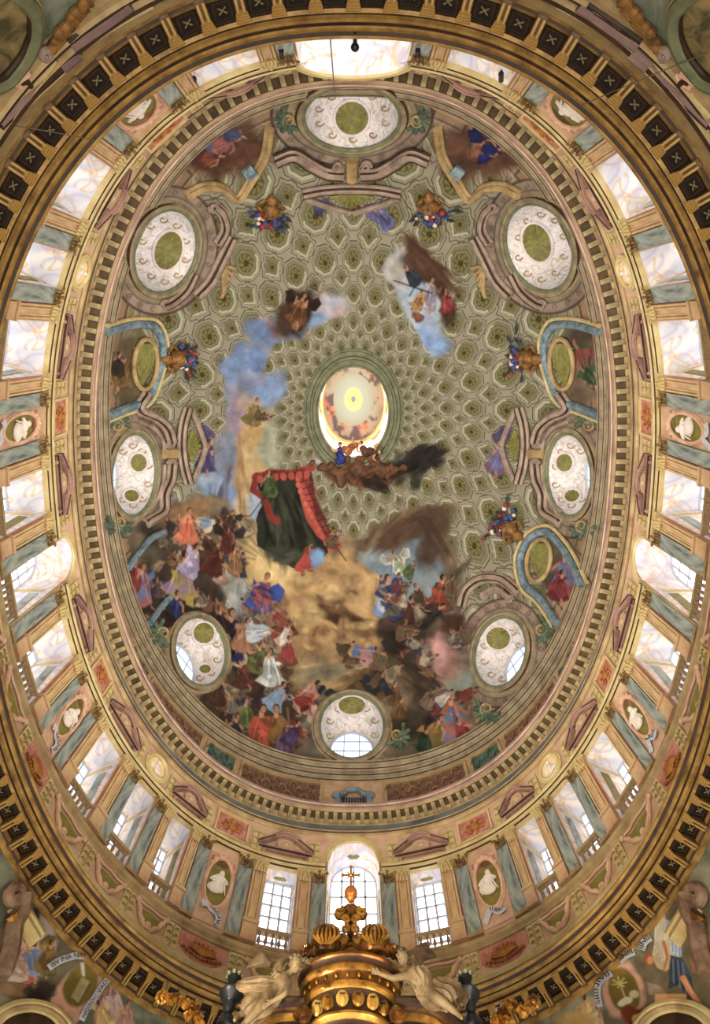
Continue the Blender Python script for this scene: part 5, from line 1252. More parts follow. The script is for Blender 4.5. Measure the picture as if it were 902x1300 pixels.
dome_piece('stucco_pediment', 'broken stucco pediment with a green shell below the top window', 'pediment', [
    ('base_moulding', M_scrollf, strokes([(384, 244), (410, 239), (447, 237), (484, 239), (510, 244)], ((0, .2, .3), (4, .13, .2), (-4, .13, .2)))),
    ('raking_moulding', M_scrollf, strokes([(386, 249), (415, 259), (446, 268)], ((0, .16, .2), (3.5, .1, .12))) + strokes([(508, 249), (478, 259), (448, 268)], ((0, .16, .2), (-3.5, .1, .12)))),
    ('shell', M_shell, [([(447, 244), (425 + 5.5 * k, 249 + 2.2 * (4 - abs(k - 4))), (418 + 7.2 * k, 249 + 3 * (4 - abs(k - 4)))], .18, .05) for k in range(9)])])
pair('scroll_frame', 'rosy curved cornice with volutes beside the middle %s oval window', 'scroll frame', [
    ('outer_cornice', M_scrollf, strokes([(714, 500), (724, 519), (702, 530), (687, 544), (681, 562)], ((0, .22, .25), (4.5, .14, .12), (-4.5, .14, .12))) + strokes([(681, 590), (683, 609), (691, 628), (693, 650), (714, 664)], ((0, .22, .25), (4.5, .14, .12), (-4.5, .14, .12)))),
    ('inner_scroll', M_scrollf, [([(722, 536), (704, 544), (694, 558), (691, 570)], .13, .12), ([(691, 590), (693, 612), (702, 636), (716, 650)], .13, .12)]),
    ('volute', M_scrollf, [(volute(685, 563, 6), .1, .18), (volute(683, 589, 6, -1), .1, .18)]), ('keystone', M_tan, [([(676, 576), (692, 576)], .35, .1)])], 'scroll frames of the middle oval windows')
pair('stucco_pediment', 'tall stucco pediment with an olive shell beyond the middle %s oval window', 'pediment', [
    ('base_moulding', M_scrollf, strokes([(662, 518), (668, 540), (670, 566), (667, 592), (661, 614)], ((0, .2, .3), (4, .13, .2), (-4, .13, .2)))),
    ('raking_moulding', M_scrollf, strokes([(658, 520), (648, 544), (640, 566)], ((0, .16, .2), (3.5, .1, .12))) + strokes([(657, 612), (647, 590), (640, 568)], ((0, .16, .2), (-3.5, .1, .12)))),
    ('shell', M_shell, [([(664, 566), (656 - 1.6 * (4 - abs(k - 4)), 552 + 3.5 * k), (656 - 2.6 * (4 - abs(k - 4)), 546 + 5 * k)], .17, .05) for k in range(9)])], 'tall pediments beside the middle oval windows')
dome_piece('scroll_frame', 'rosy arched cornice over the lower right oval window', 'scroll frame', [
    ('outer_cornice', M_scrollf, strokes([(586, 772), (593, 750), (612, 736), (638, 736), (660, 752)], ((0, .22, .25), (5, .14, .12), (-5, .14, .12)))),
    ('inner_scroll', M_scrollf, strokes([(614, 756), (632, 748), (650, 760)], ((0, .16, .2), (3.5, .1, .1)))), ('volute', M_scrollf, [(volute(617, 757, 5), .09, .16), (volute(650, 762, 5, -1), .09, .16)])])
# blue framed niches with shell heads
pair('niche_frame', 'blue marbled niche frame with an olive shell on the %s side of the dome', 'niche', [
    ('frame', M_blueframe, [([(764, 420), (745, 414), (726, 411), (706, 414), (695, 430), (694, 450), (699, 472), (707, 496), (718, 510), (740, 518), (764, 528)], .24, .15)]),
    ('outer_moulding', M_cream, [([(764, 413), (744, 407), (724, 404), (700, 407), (688, 428), (687, 452), (693, 476), (702, 502), (715, 517), (740, 526), (764, 536)], .12, .1)]),
    ('shell_rim', M_tan, [(ell(716, 462, 15, 32, -3, 24), .14, .15, True)]), ('shell', M_shell, [([(716 + 4, 488), (707 + 2.2 * k, 462), (704 + 2.9 * k, 440 - 5 * (1 - ((k - 4) / 4) ** 2))], .15, .04) for k in range(9)])], 'blue framed niches at the sides of the dome')
dome_piece('niche_frame', 'blue marbled niche frame with an olive shell above the lower right figure', 'niche', [
    ('frame', M_blueframe, [([(742, 742), (730, 716), (716, 694), (697, 676), (676, 684), (664, 706), (664, 726), (671, 745), (690, 762), (710, 792)], .24, .15)]),
    ('outer_moulding', M_cream, [([(748, 740), (735, 712), (720, 688), (698, 668), (672, 677), (657, 704), (657, 728), (665, 750), (684, 767), (704, 796)], .12, .1)]),
    ('shell_rim', M_tan, [(ell(687, 712, 15, 27, 10, 24), .14, .15, True)]), ('shell', M_shell, [([(688, 735), (678 + 2.2 * k, 712), (676 + 2.8 * k, 694 - 4 * (1 - ((k - 4) / 4) ** 2))], .15, .04) for k in range(9)])])
dome_piece('niche_frame', 'dim blue niche moulding behind the painted clouds, lower left', 'niche', [
    ('frame', M_blueframe, [([(160, 722), (176, 700), (190, 684), (206, 676)], .2, .12), ([(188, 792), (204, 770), (214, 760)], .2, .12)])])
pair('corner_moulding', 'wavy stucco moulding round the painted corner group, upper %s', 'frame', [
    ('moulding', M_tan, strokes([(662, 246), (640, 236), (618, 238), (598, 252), (580, 228), (562, 196), (556, 160)], ((0, .2, .2), (4.5, .12, .1)))), ('tablet', M_blueframe, [([(576, 212), (588, 222)], .45, .02)])], 'corner mouldings of the dome')
# sprays of painted-stucco foliage between window frames and cornice
for i, (u, v, s_, a0, lab) in enumerate(((366, 150, 1, 150, 'left of the top window'), (530, 150, 1, 30, 'right of the top window'), (146, 540, 1, -100, 'above the middle left window'), (750, 540, 1, -80, 'above the middle right window'), (150, 664, 1, 100, 'below the middle left window'), (742, 668, 1, 70, 'below the middle right window'), (205, 805, 1, 170, 'left of the lower left window'), (690, 800, 1, 10, 'right of the lower right window'), (620, 902, 1, 120, 'below the lower right window'), (505, 935, 1, 40, 'right of the lowest window'))):
    dome_piece('foliage_spray', f'green acanthus spray {lab}', 'foliage', [('leaf', M_leafgreen, [([(u, v), (u + 9 * math.cos(math.radians(a0 + 26 * k)), v + 9 * math.sin(math.radians(a0 + 26 * k))), (u + 17 * math.cos(math.radians(a0 + 34 * k)), v + 17 * math.sin(math.radians(a0 + 34 * k)))], .14, .06) for k in range(-3, 4)]), ('stem', M_tan, [(volute(u, v, 8, 1, math.radians(a0)), .08, .12)])], 'acanthus sprays at the foot of the dome')
# gilded vases with flowers
for i, (u, v, a0, lab) in enumerate(((340, 266, 100, 'upper left, near the top pediment'), (550, 262, 80, 'upper right, near the top pediment'), (222, 455, 0, 'at the tip of the left niche'), (672, 455, 180, 'at the tip of the right niche'), (650, 672, 215, 'at the tip of the lower right niche'))):
    r0 = hit(DOME_BVH, u, v, .3); root = empty('flower_vase', tuple(r0), 0, f'gilded vase of blue and red flowers, {lab}', 'vase', 'flower vases on the dome')
    rng = random.Random(i); c0 = np.array(tuple(r0)); a = math.radians(a0); du, dv = math.cos(a), math.sin(a)
    m = MB(); path = on_dome([(u - du * q, v - dv * q) for q in np.linspace(-2, 22, 12)], .3); m.tube(path - c0, [.4, .55, .62, .6, .5, .36, .26, .3, .36, .3, .2, .12], 10); m.build('vase_body', M_vase, root)
    for k in (-1, 1):
        m = MB(); m.tube(on_dome(smooth_path([(u - dv * k * 9, v + du * k * 9), (u - du * 7 - dv * k * 17, v - dv * 7 + du * k * 17), (u - du * 15 - dv * k * 9, v - dv * 15 + du * k * 9)], 12), .3) - c0, .1, 6); m.build('vase_handle', M_vase, root)
    for nm_, mm, n_ in (('leaf', M_leafdark, 22), ('blue_flower', M_flowerblue, 14), ('red_flower', M_flowerred, 12), ('pale_flower', M_flowerpale, 5)):
        for k in range(n_):
            m = MB(); q, s_ = rng.uniform(2, 20), rng.gauss(0, 10); h_ = hit(DOME_BVH, u + du * q - dv * s_, v + dv * q + du * s_, .35)
            if h_ is None: continue
            rr = rng.uniform(.12, .22)
            if nm_ == 'leaf':
                h2 = hit(DOME_BVH, u + du * (q + rng.uniform(-2, 9)) - dv * s_ * 1.5, v + dv * (q + 4) + du * s_ * 1.5, .35); m.tube([tuple(np.array(tuple(h_)) - c0), tuple((np.array(tuple(h_)) + np.array(tuple(h2))) / 2 - c0), tuple(np.array(tuple(h2)) - c0)], [.06, .13, .02], 6)
            else: m.ball(np.array(tuple(h_)) - c0, (rr, rr, rr), 8, 6)
            m.build(nm_, mm, root)
# cloud of stucco that spills over the rim of the oculus, with its small figures
cl0 = np.array(tuple(hit(DOME_BVH, 455, 598))); cl = empty('stucco_cloud', cl0, 0, 'brown stucco cloud spilling over the lower rim of the oculus', 'cloud')
m = MB(); rng = random.Random(5)
for u, v, r_ in ((396, 588, .35), (408, 592, .5), (420, 596, .62), (436, 600, .8), (452, 598, .85), (468, 598, .85), (484, 598, .8), (500, 596, .6), (512, 594, .45), (440, 585, .5), (458, 582, .5), (475, 584, .55), (432, 612, .5), (450, 612, .5), (494, 608, .45)):
    h_ = np.array(tuple(hit(DOME_BVH, u, v, .1))) if hit(DOME_BVH, u, v) is not None else None
    if h_ is None: h_ = ray(u, v) * (float(zq - .3) / ray(u, v)[2]) + np.array([0, 0, EYE])
    m.ball(h_ - cl0, (r_, r_ * .75, r_ * .5), 12, 8, Matrix.Rotation(rng.uniform(0, 3), 3, 'Z'))
cb = m.build('cloud_body', M_browncloud, cl)
md = cb.modifiers.new('r', 'REMESH'); md.mode = 'VOXEL'; md.voxel_size = .11
md = cb.modifiers.new('s', 'SMOOTH'); md.iterations = 8; md.factor = .6
bpy.context.view_layer.update(); nm_ = bpy.data.meshes.new_from_object(cb.evaluated_get(bpy.context.evaluated_depsgraph_get())); cb.modifiers.clear(); cb.data = nm_
co = np.zeros(len(nm_.vertices) * 3, np.float32); nm_.vertices.foreach_get('co', co); co = co.reshape(-1, 3); no = np.array([tuple(v.normal) for v in nm_.vertices])
dd_ = .12 * np.sin(co[:, 0] * 3.1 + co[:, 1] * 2.3) * np.sin(co[:, 1] * 4.1 + 1) + .07 * np.sin(co[:, 0] * 7.3 + 2 * co[:, 1]) * np.sin(co[:, 1] * 6.7 + co[:, 2] * 5)
nm_.vertices.foreach_set('co', (co + no * dd_[:, None]).astype(np.float32).ravel()); nm_.polygons.foreach_set('use_smooth', np.ones(len(nm_.polygons), bool)); nm_.update()
if not nm_.materials: nm_.materials.append(M_browncloud)
def oc_pt(u, v, z): k = (z) / ray(u, v)[2]; return ray(u, v) * k + np.array([0, 0, EYE])
def little(name, lab, u, v, robe, tilt, z=zq - .9):
    c = oc_pt(u, v, z); r = empty(name, c, 0, lab, 'figure'); dd = Matrix.Rotation(tilt, 3, 'Z')
    m = MB()
    for x, y, q in ((0, -.1, .26), (0, .25, .32), (.12, .6, .36), (-.1, .8, .3)): p_ = dd @ Vector((x, y, 0)); m.ball((p_.x, p_.y, 0), (q, q * 1.1, .25), 10, 8)
    m.build('robe', robe, r)
    p_ = dd @ Vector((0, -.5, -.05)); m = MB(); m.ball((p_.x, p_.y, -.05), .15, 10, 8)
    for sd in (-1, 1): a_, b2, c2 = (dd @ Vector(q) for q in ((sd * .2, -.15, -.1), (sd * .5, -.05, -.2), (sd * .7, -.3, -.15))); m.tube([tuple(a_), tuple(b2), tuple(c2)], [.1, .08, .06], 6)
    m.build('body', M_skinpaint, r); p_ = dd @ Vector((0, -.6, .02)); m = MB(); m.ball((p_.x, p_.y, .02), (.17, .15, .15), 10, 8); m.build('hair', M_dark, r)
little('robed_figure', 'small figure in a deep blue robe kneeling at the rim of the oculus', 432, 573, M_bluerobe, 0)
little('robed_figure', 'small figure in an orange robe leaning over the rim of the oculus', 450, 566, M_orangerobe, 1.1)
little('robed_figure', 'small brown figure reclining on the cloud right of the oculus', 474, 573, M_browncloud, 1.7)

# ------------------------------------------------------------------ relief band at the foot of the dome (altar side)
def ped_root(name, s_, z, label, cat, group=None):
    p, T, N = frame_at(13.02, 17.97, t_of(s_)); return empty(name, (p[0], p[1], zr(z)), math.atan2(N[1], N[0]) - math.pi / 2, label, cat, group)
def curved(name, s0, s1, z0, z1, off, m, parent, th=.06):
    ss = np.linspace(s0, s1, 12); rows = []
    for q in ss:
        p, T, N = frame_at(13.02, 17.97, t_of(q)); a = [p[0] - N[0] * off, p[1] - N[1] * off]; b_ = [p[0] + N[0] * .05, p[1] + N[1] * .05]
        rows.append([(b_[0], b_[1], zr(z0)), (a[0], a[1], zr(z0)), (a[0], a[1], zr(z1)), (b_[0], b_[1], zr(z1))])
    R = np.array(rows); return MB().grid(local_of(parent, R.reshape(-1, 3)).reshape(R.shape)).build(name, m, parent, False)
for sg in (-1, 1):
    s_ = 1.6
    for k, (wd, kind) in enumerate(((4.2, 'long'), (1.7, 'green'), (4.0, 'long'), (1.7, 'green'), (4.0, 'long'))):
        c = (s_ + wd / 2) * sg; sd = 'left' if sg > 0 else 'right'
        r = ped_root('frieze_panel', c, 28.6, f"{'long ornamental relief' if kind == 'long' else 'green marble'} panel, {ORD[k + 1]} {sd} of the small grille", 'panel', 'panels of the band under the dome')
        curved('field', c - wd / 2, c + wd / 2, 28.75, 30.6, .03, M_pedfield if kind == 'long' else M_greenpanel, r); curved('lower_frame', c - wd / 2, c + wd / 2, 28.65, 28.8, .12, M_tan, r); curved('upper_frame', c - wd / 2, c + wd / 2, 30.55, 30.7, .12, M_tan, r)
        for e in (-1, 1): q = c + e * wd / 2; curved('side_frame', q - .08, q + .08, 28.65, 30.7, .12, M_tan, r)
        m = MB(); rng = random.Random(k)
        for j in range(int(wd / .3)):
            q = c - wd / 2 + .25 + (wd - .5) * j / max(1, int(wd / .3) - 1); p, T, N = frame_at(12.94, 17.89, t_of(q)); zz = zr(29.65 + .45 * math.sin(j * 2.1))
            P = [(p[0] + T[0] * .28 * math.cos(t_) * (1 - t_ / 9), p[1] + T[1] * .28 * math.cos(t_) * (1 - t_ / 9), zz + .5 * math.sin(t_) * (1 - t_ / 9)) for t_ in np.linspace(0, 6, 12)]; m.tube(local_of(r, P), np.linspace(.09, .03, 12), 5)
        m.build('scroll_relief', M_bandrelief if kind == 'long' else M_leafgreen, r); s_ += wd + .35
r = ped_root('grille_opening', 0.0, 28.3, 'small dark barred opening with a blue scrolled surround, above the altar', 'opening')
m = MB(); m.box((0, -.03, .75), (1.35, .1, 1.3)); m.build('dark_opening', M_black, r, False)
m = MB()
for i in range(9): m.box((-.6 + .15 * i, -.11, .75), (.03, .03, 1.3))
m.build('iron_bar', M_iron, r, False)
m = MB()
for sd in (-1, 1): m.box((sd * .82, -.08, .75), (.26, .22, 1.4)); m.ball((sd * .95, -.12, 1.5), (.22, .14, .16), 10, 8)
m.tube([(-1.0, -.15, 1.55), (-.5, -.2, 1.5), (-.25, -.22, 1.8), (.25, -.22, 1.8), (.5, -.2, 1.5), (1.0, -.15, 1.55)], .13, 8); m.build('surround', M_blueframe, r, sharp=30)

# ------------------------------------------------------------------ nave wall below the great cornice: corners of the photograph
_zc = np.linspace(0.0, zr(15.6), 40); _tc2 = TT[::4]
_W = np.zeros((len(_tc2), 40, 3))
for j, z in enumerate(_zc):
    x, y = plan(10.85, 14.6, _tc2); _W[:, j, 0] = x; _W[:, j, 1] = y; _W[:, j, 2] = z
WALL_BVH = BVHTree.FromPolygons([Vector(p) for p in _W.reshape(-1, 3)], [tuple(int(i) for i in f) for f in grid_faces(len(_tc2), 40, True)])
def on_wall(pts, lift=0.05):
    out = [hit(WALL_BVH, u, v, lift) for u, v in pts]; return np.array([tuple(p) for p in out if p is not None])
def wall_piece(name, label, cat, parts, group=None):
    root = None
    for pn, m, ss in parts:
        mb = MB()
        for st_ in ss:
            P = on_wall(smooth_path(st_[0], 10 * len(st_[0])) if len(st_[0]) > 2 else st_[0], st_[2])
            if len(P) < 2: continue
            if root is None: root = empty(name, P.mean(0), 0, label, cat, group)
            mb.tube(P - np.array(root.location), st_[1], 8)
        if mb.v: mb.build(pn, m, root)
    return root
# painted spandrels
K2 = Cartoon()
def paint_spandrels():
    c = K2
    c.blob(40, 1215, 90, 90, (118, 110, 88), (92, 84, 66), soft=.8); c.blob(860, 1215, 90, 90, (122, 110, 84), (96, 84, 62), soft=.8)
    # left: angels on cloud, olive cartouche
    c.cloud(28, 1215, 26, 36, [(196, 176, 160), (206, 168, 150), (176, 150, 136), (150, 132, 122)], seed=301); c.cloud(60, 1190, 14, 24, [(190, 176, 170), (166, 148, 140)], seed=302, n=5)
    c.cloud(14, 1258, 26, 14, [(118, 92, 68), (142, 112, 84)], seed=303); c.cloud(50, 1260, 26, 14, [(44, 36, 30), (62, 48, 36)], seed=304)
    c.poly([(44, 1152), (51, 1152), (50, 1190), (44, 1208), (39, 1204)], (96, 64, 56), (66, 44, 40), rough=1); c.poly([(50, 1195), (62, 1186), (72, 1190), (58, 1220), (48, 1226)], (150, 132, 62), (96, 80, 46), rough=1)
    c.figure(33, 1218, 60, 8, (178, 92, 82), (196, 168, 150), seed=310); c.figure(20, 1228, 40, -20, (188, 168, 150), (160, 130, 112), seed=311); c.figure(44, 1228, 44, 175, (120, 136, 160), (90, 100, 120), seed=312); c.figure(60, 1215, 44, 20, (126, 104, 60), (90, 68, 46), seed=313)
    c.blob(104, 1257, 26, 34, (214, 172, 150), (190, 142, 120), 20, soft=.2, rough=.2); c.poly([(66, 1268), (80, 1262), (106, 1292), (92, 1302), (58, 1302)], (214, 170, 148), (196, 150, 126), rough=1)
    c.blob(103, 1250, 20, 30, (132, 116, 58), (104, 90, 42), 22, soft=.15, rough=.1); c.poly([(90, 1266), (104, 1240), (114, 1246), (100, 1274)], (196, 184, 140), (150, 136, 96)); c.poly([(102, 1222), (107, 1222), (108, 1240), (104, 1238)], (216, 208, 196)); c.line([(92, 1268), (99, 1276), (114, 1250)], 1.6, (78, 64, 34))
    c.figure(142, 1268, 56, 0, (196, 172, 160), (150, 110, 104), seed=314); c.figure(130, 1290, 40, -10, (206, 176, 120), (160, 120, 80), seed=315); c.figure(160, 1290, 40, 10, (190, 150, 130), (140, 100, 88), seed=316)
    c.blob(74, 1296, 16, 14, (176, 110, 44), (120, 62, 30), rough=.5)
    # right: angel with one bare leg, olive cartouche with palm and lamb
    c.poly([(843, 1166), (856, 1170), (864, 1186), (866, 1212), (856, 1226), (846, 1232), (836, 1228), (828, 1214), (832, 1196), (836, 1180)], (206, 190, 150), (176, 158, 122), rough=1.5)
    c.poly([(842, 1166), (858, 1170), (865, 1192), (866, 1214), (854, 1210), (850, 1190), (842, 1182)], (170, 186, 208), (132, 152, 186), rough=1.5); c.poly([(832, 1160), (838, 1166), (845, 1160), (846, 1192), (838, 1206), (830, 1190)], (206, 194, 172), (166, 148, 122), rough=1.5)
    for k in range(9): c.line([(834 + k * 1.4, 1164 + k), (833 + k * 1.2, 1182 + 2.4 * k), (832 + k * 1.6, 1204 + 2.6 * k)], 1.3, (128, 110, 84) if k % 2 else (232, 222, 200), .8)
    for k in range(6): c.line([(850 + 2.5 * k, 1172 + 2 * k), (853 + 2 * k, 1206 + 2 * k)], 1.2, (104, 122, 156) if k % 2 else (214, 222, 232), .8)
    c.poly([(852, 1212), (866, 1216), (880, 1240), (884, 1276), (876, 1274), (866, 1248), (850, 1256)], (72, 82, 92), (48, 56, 64), rough=2)
    for k in range(5): c.line([(855 + 3 * k, 1218 + k), (856 + 4 * k, 1248 + 3 * k)], 1.6, (32, 40, 50) if k % 2 else (112, 126, 140), .8)
    c.line([(868, 1242), (878, 1260), (888, 1274), (897, 1283)], 8, (190, 128, 88), w2=4); c.line([(870, 1244), (880, 1261)], 2, (226, 168, 126), .7)
    c.blob(824, 1217, 6, 7, (150, 84, 54), rough=.2); c.blob(826, 1219, 4, 5, (200, 134, 98), rough=.1); c.line([(843, 1196), (848, 1214), (843, 1232)], 4.5, (176, 106, 74), w2=3); c.line([(852, 1192), (858, 1184), (863, 1190)], 4, (186, 116, 82), w2=3)
    c.poly([(822, 1246), (840, 1252), (852, 1272), (838, 1262), (824, 1262)], (168, 148, 124), (120, 102, 84), rough=1); c.poly([(832, 1262), (872, 1262), (872, 1276), (832, 1276)], (214, 172, 120), (190, 146, 98))
    c.blob(793, 1258, 27, 36, (214, 172, 146), (188, 142, 116), -18, soft=.2, rough=.2); c.blob(793, 1258, 19, 30, (138, 114, 54), (108, 88, 40), -20, soft=.12, rough=.1); c.line([(788, 1250), (794, 1266)], 1.6, (190, 176, 120))
    for k in range(7): c.line([(787, 1249), (787 + 9 * math.cos(k * .9), 1247 + 7 * math.sin(k * .9))], 1.8, (196, 182, 110))
    c.blob(795, 1272, 10, 5, (206, 196, 160), rough=.2, rot=-25); c.blob(806, 1262, 6, 5, (200, 180, 140), rough=.2); c.blob(812, 1290, 18, 13, (150, 76, 40), (110, 50, 28), rough=.5); c.blob(814, 1294, 9, 8, (214, 168, 84), rough=.4)
    c.figure(745, 1284, 40, 0, (206, 176, 120), (150, 110, 60), seed=322); c.figure(758, 1294, 36, 6, (200, 176, 140), (160, 120, 84), seed=323); c.blob(735, 1296, 26, 16, (206, 180, 120), (176, 142, 86), soft=.7, rough=.7)
    c.figure(890, 1215, 40, 0, (180, 120, 96), (140, 90, 70), seed=324); c.blob(893, 1196, 8, 10, (214, 160, 80), rough=.4)
paint_spandrels()
def spandrel(name, label, u0, u1, v0, v1, base):
    nu, nv = int(u1 - u0), int(v1 - v0); V = []; ok = []
    for u in np.linspace(u0, u1, nu):
        for v in np.linspace(v0, v1, nv):
            h_ = hit(WALL_BVH, u, v, .03); good = h_ is not None and h_.z < zr(15.2)
            ok.append(good); V.append(tuple(h_) if h_ is not None else (0, 0, 0))
    V = np.array(V); F = grid_faces(nu, nv); ok = np.array(ok); F = F[ok[F].all(1)]
    u, v = proj(V); g = bilinear(C.n1, np.clip(u, 0, 900), np.clip(v, 0, 1298))[..., None]
    k = np.clip((g - .42) * 5, 0, 1); b_ = lin(base) * (1 - k) + lin(np.array(base) * .66) * k
    a = bilinear(K2.a, u, v)[..., None]; col = b_ * (1 - a) + bilinear(K2.rgb, u, v)
    structure(mesh_np(name, V, F, M_fresco, colors=col, sharp=0), label, 'wall')
spandrel('wall_left_spandrel', 'painted wall with angels on clouds under the great cornice, lower left corner', -14, 226, 1050, 1318, (142, 146, 124))
spandrel('wall_right_spandrel', 'painted wall with a seated angel under the great cornice, lower right corner', 676, 914, 1050, 1318, (146, 144, 120))
def wall_ribbon(label, path, wpx, txt, size):
    P = smooth_path(path, 40); t = np.gradient(P, axis=0); L = np.linalg.norm(t, axis=1); nrm = np.stack([-t[:, 1], t[:, 0]], -1) / L[:, None]
    A = on_wall(P - nrm * wpx / 2, .1); B = on_wall(P + nrm * wpx / 2, .1); c0 = A.mean(0)
    r = empty('ribbon_scroll', c0, 0, label, 'ribbon'); MB().grid(np.stack([A, B], 1) - c0).build('ribbon', M_ribbon, r)
    Vt, Ft = text_mesh(txt, 1.0); x0, x1 = Vt[:, 0].min(), Vt[:, 0].max(); s_ = np.concatenate([[0], np.cumsum(np.hypot(*np.diff(P, axis=0).T))]); tot = s_[-1]
    k = min(.9 * tot / (x1 - x0), wpx * 1.05); q = tot / 2 + (Vt[:, 0] - (x0 + x1) / 2) * (.9 * tot / (x1 - x0))
    X = np.interp(q, s_, P[:, 0]); Y = np.interp(q, s_, P[:, 1]); NX = np.interp(q, s_, nrm[:, 0]); NY = np.interp(q, s_, nrm[:, 1])
    hgt = wpx * .95; pts = np.array([tuple(hit(WALL_BVH, X[i] - NX[i] * Vt[i, 1] * hgt, Y[i] - NY[i] * Vt[i, 1] * hgt, .14)) for i in range(len(Vt))]); MB().add(pts - c0, Ft).build('lettering', M_ink, r, False)
wall_ribbon('pale lettered ribbon above the olive cartouche, lower left corner', [(58, 1231), (72, 1222), (90, 1216), (104, 1215), (116, 1205)], 9, 'IIIV INA NIIV IIII', .3)
wall_ribbon('pale lettered ribbon climbing beside the olive cartouche, lower left corner', [(100, 1298), (108, 1282), (118, 1268), (126, 1256), (134, 1246)], 8, 'NGISOC VAO', .3)
wall_ribbon('pale lettered ribbon curling over the palm cartouche, lower right corner', [(765, 1281), (762, 1262), (766, 1248), (780, 1238)], 8, 'SIIINIVII', .3)
wall_ribbon('pale lettered ribbon above the palm cartouche, lower right corner', [(790, 1222), (800, 1214), (809, 1210)], 10, 'IINIII', .3)
wall_ribbon('short lettered ribbon by the shoulder of the seated angel', [(818, 1208), (822, 1198), (830, 1192)], 10, 'IINII', .3)
def arch_px(cx_, cy_, r_, a0=180, a1=360, sq=.8, n=14): return [(cx_ + r_ * math.cos(math.radians(a)), cy_ + r_ * sq * math.sin(math.radians(a))) for a in np.linspace(a0, a1, n)]
for nm, cx_ in (('left', 30), ('right', 866)):
    wall_piece('arch_moulding', f'cream arch moulding at the very foot of the photo, lower {nm} corner', 'arch', [('outer_band', M_cream, [(arch_px(cx_, 1322, 57), .1, .12)]), ('inner_band', M_tan, [(arch_px(cx_, 1322, 51), .12, .1)]), ('inner_fillet', M_cream, [(arch_px(cx_, 1322, 45), .12, .08)]), ('intrados', M_dark, [(arch_px(cx_, 1324, 37), .16, .05)])], 'arches below the spandrels')
for sgn, nm in ((1, 'left'), (-1, 'right')):
    f = (lambda p: p) if sgn > 0 else (lambda p: [(902 - u, v) for u, v in p])
    wall_piece('wall_volute', f'large rosy stucco volute at the {nm} edge below the cornice', 'volute', [('scroll', M_volute, [(f(volute(12, 1138, 13, 1, 0)), .16, .2), (f([(22, 1140), (18, 1160), (8, 1180), (4, 1210), (-6, 1240)]), .26, .2)]), ('leaf', M_gold, [(f([(4, 1165), (10, 1185), (6, 1200)]), .18, .25)])], 'volutes below the great cornice')
    wall_piece('pilaster_strip', f'yellow moulded pilaster behind the {nm} volute', 'pilaster', [('strip', M_cream, [(f([(18, 1142), (48, 1190)]), .14, .1), (f([(12, 1150), (40, 1196)]), .2, .08)]), ('fillet', M_dark, [(f([(15, 1146), (44, 1193)]), .05, .16)])], 'yellow pilasters in the lower corners')
    # upper corners: oval painted medallion, broken mouldings, gilded foliage
    c0 = on_wall(f([(-14, 38)]) if sgn > 0 else f([(-14, 38)]), .05)
    P = [(-30, 112), (0, 99), (14, 85), (28, 65), (39, 38), (39, 12), (28, -6), (10, -20)]
    r = wall_piece('wall_medallion', f'large oval painted medallion in an olive frame, upper {nm} corner', 'medallion', [('frame', M_olivegrey, [(f(P), .16, .12)]), ('inner_moulding', M_dark, [(f([(u * .9 - 2, 42 + (v - 42) * .9) for u, v in P]), .07, .12)]), ('outer_moulding', M_tan, [(f([(u * 1.12 + 2, 42 + (v - 42) * 1.1) for u, v in P]), .1, .06)])], 'oval medallions in the upper corners')
    ctr = np.array(r.location); ring = on_wall(f([(u * .86 - 2, 42 + (v - 42) * .86) for u, v in P] + [(-30, -20), (-60, 40)]), .06)
    MB().add(ring - ctr, [tuple(range(len(ring)))]).build('painted_field', M_land, r, False)
    m_ = [((-10, 134), (20, 104), (44, 76), (52, 66), (66, 80), (92, 58)), ]
    wall_piece('broken_moulding', f'stepped rosy moulding turning the corner, upper {nm} corner', 'moulding', [
        ('band', M_plum, [(f([(-8, 150), (18, 124), (36, 106), (70, 76)]), .16, .1), (f([(70, 76), (92, 58)]), .2, .12), (f([(84, 50), (130, 18), (160, -4)]), .2, .1)]),
        ('fillet', M_cream, [(f([(-8, 160), (22, 132), (40, 114), (75, 82), (97, 60)]), .06, .16), (f([(-8, 142), (14, 118), (48, 88), (64, 68)]), .06, .16), (f([(92, 56), (150, 20), (190, -2)]), .07, .14)]),
        ('dark_fillet', M_dark, [(f([(-8, 155), (20, 128), (38, 110), (72, 79)]), .05, .2), (f([(80, 44), (126, 12), (150, -4)]), .08, .16)])], 'stepped mouldings in the upper corners')
    wall_piece('corner_plaque', f'small square plaque with a leaf, upper {nm} corner', 'plaque', [('field', M_ovalframe, [(f([(10, 100), (30, 86)]), .2, .02), (f([(16, 106), (37, 92)]), .2, .02)]), ('leaf', M_dark, [(f([(18, 96), (25, 94), (30, 100)]), .06, .2)])], 'corner plaques')
    wall_piece('gilded_garland', f'gilded foliage garland along the moulding, upper {nm} corner', 'foliage', [('leaf', M_vase, [(f([(58 + 5 * k, 56 - 6.5 * k), (63 + 5 * k + 4 * math.sin(k * 2), 46 - 6.5 * k), (70 + 5 * k, 44 - 6.5 * k)]), .11, .15) for k in range(9)]), ('scroll', M_scrollf, [(f(volute(52, 60, 7, 1, 1)), .09, .15)])], 'gilded garlands in the upper corners')

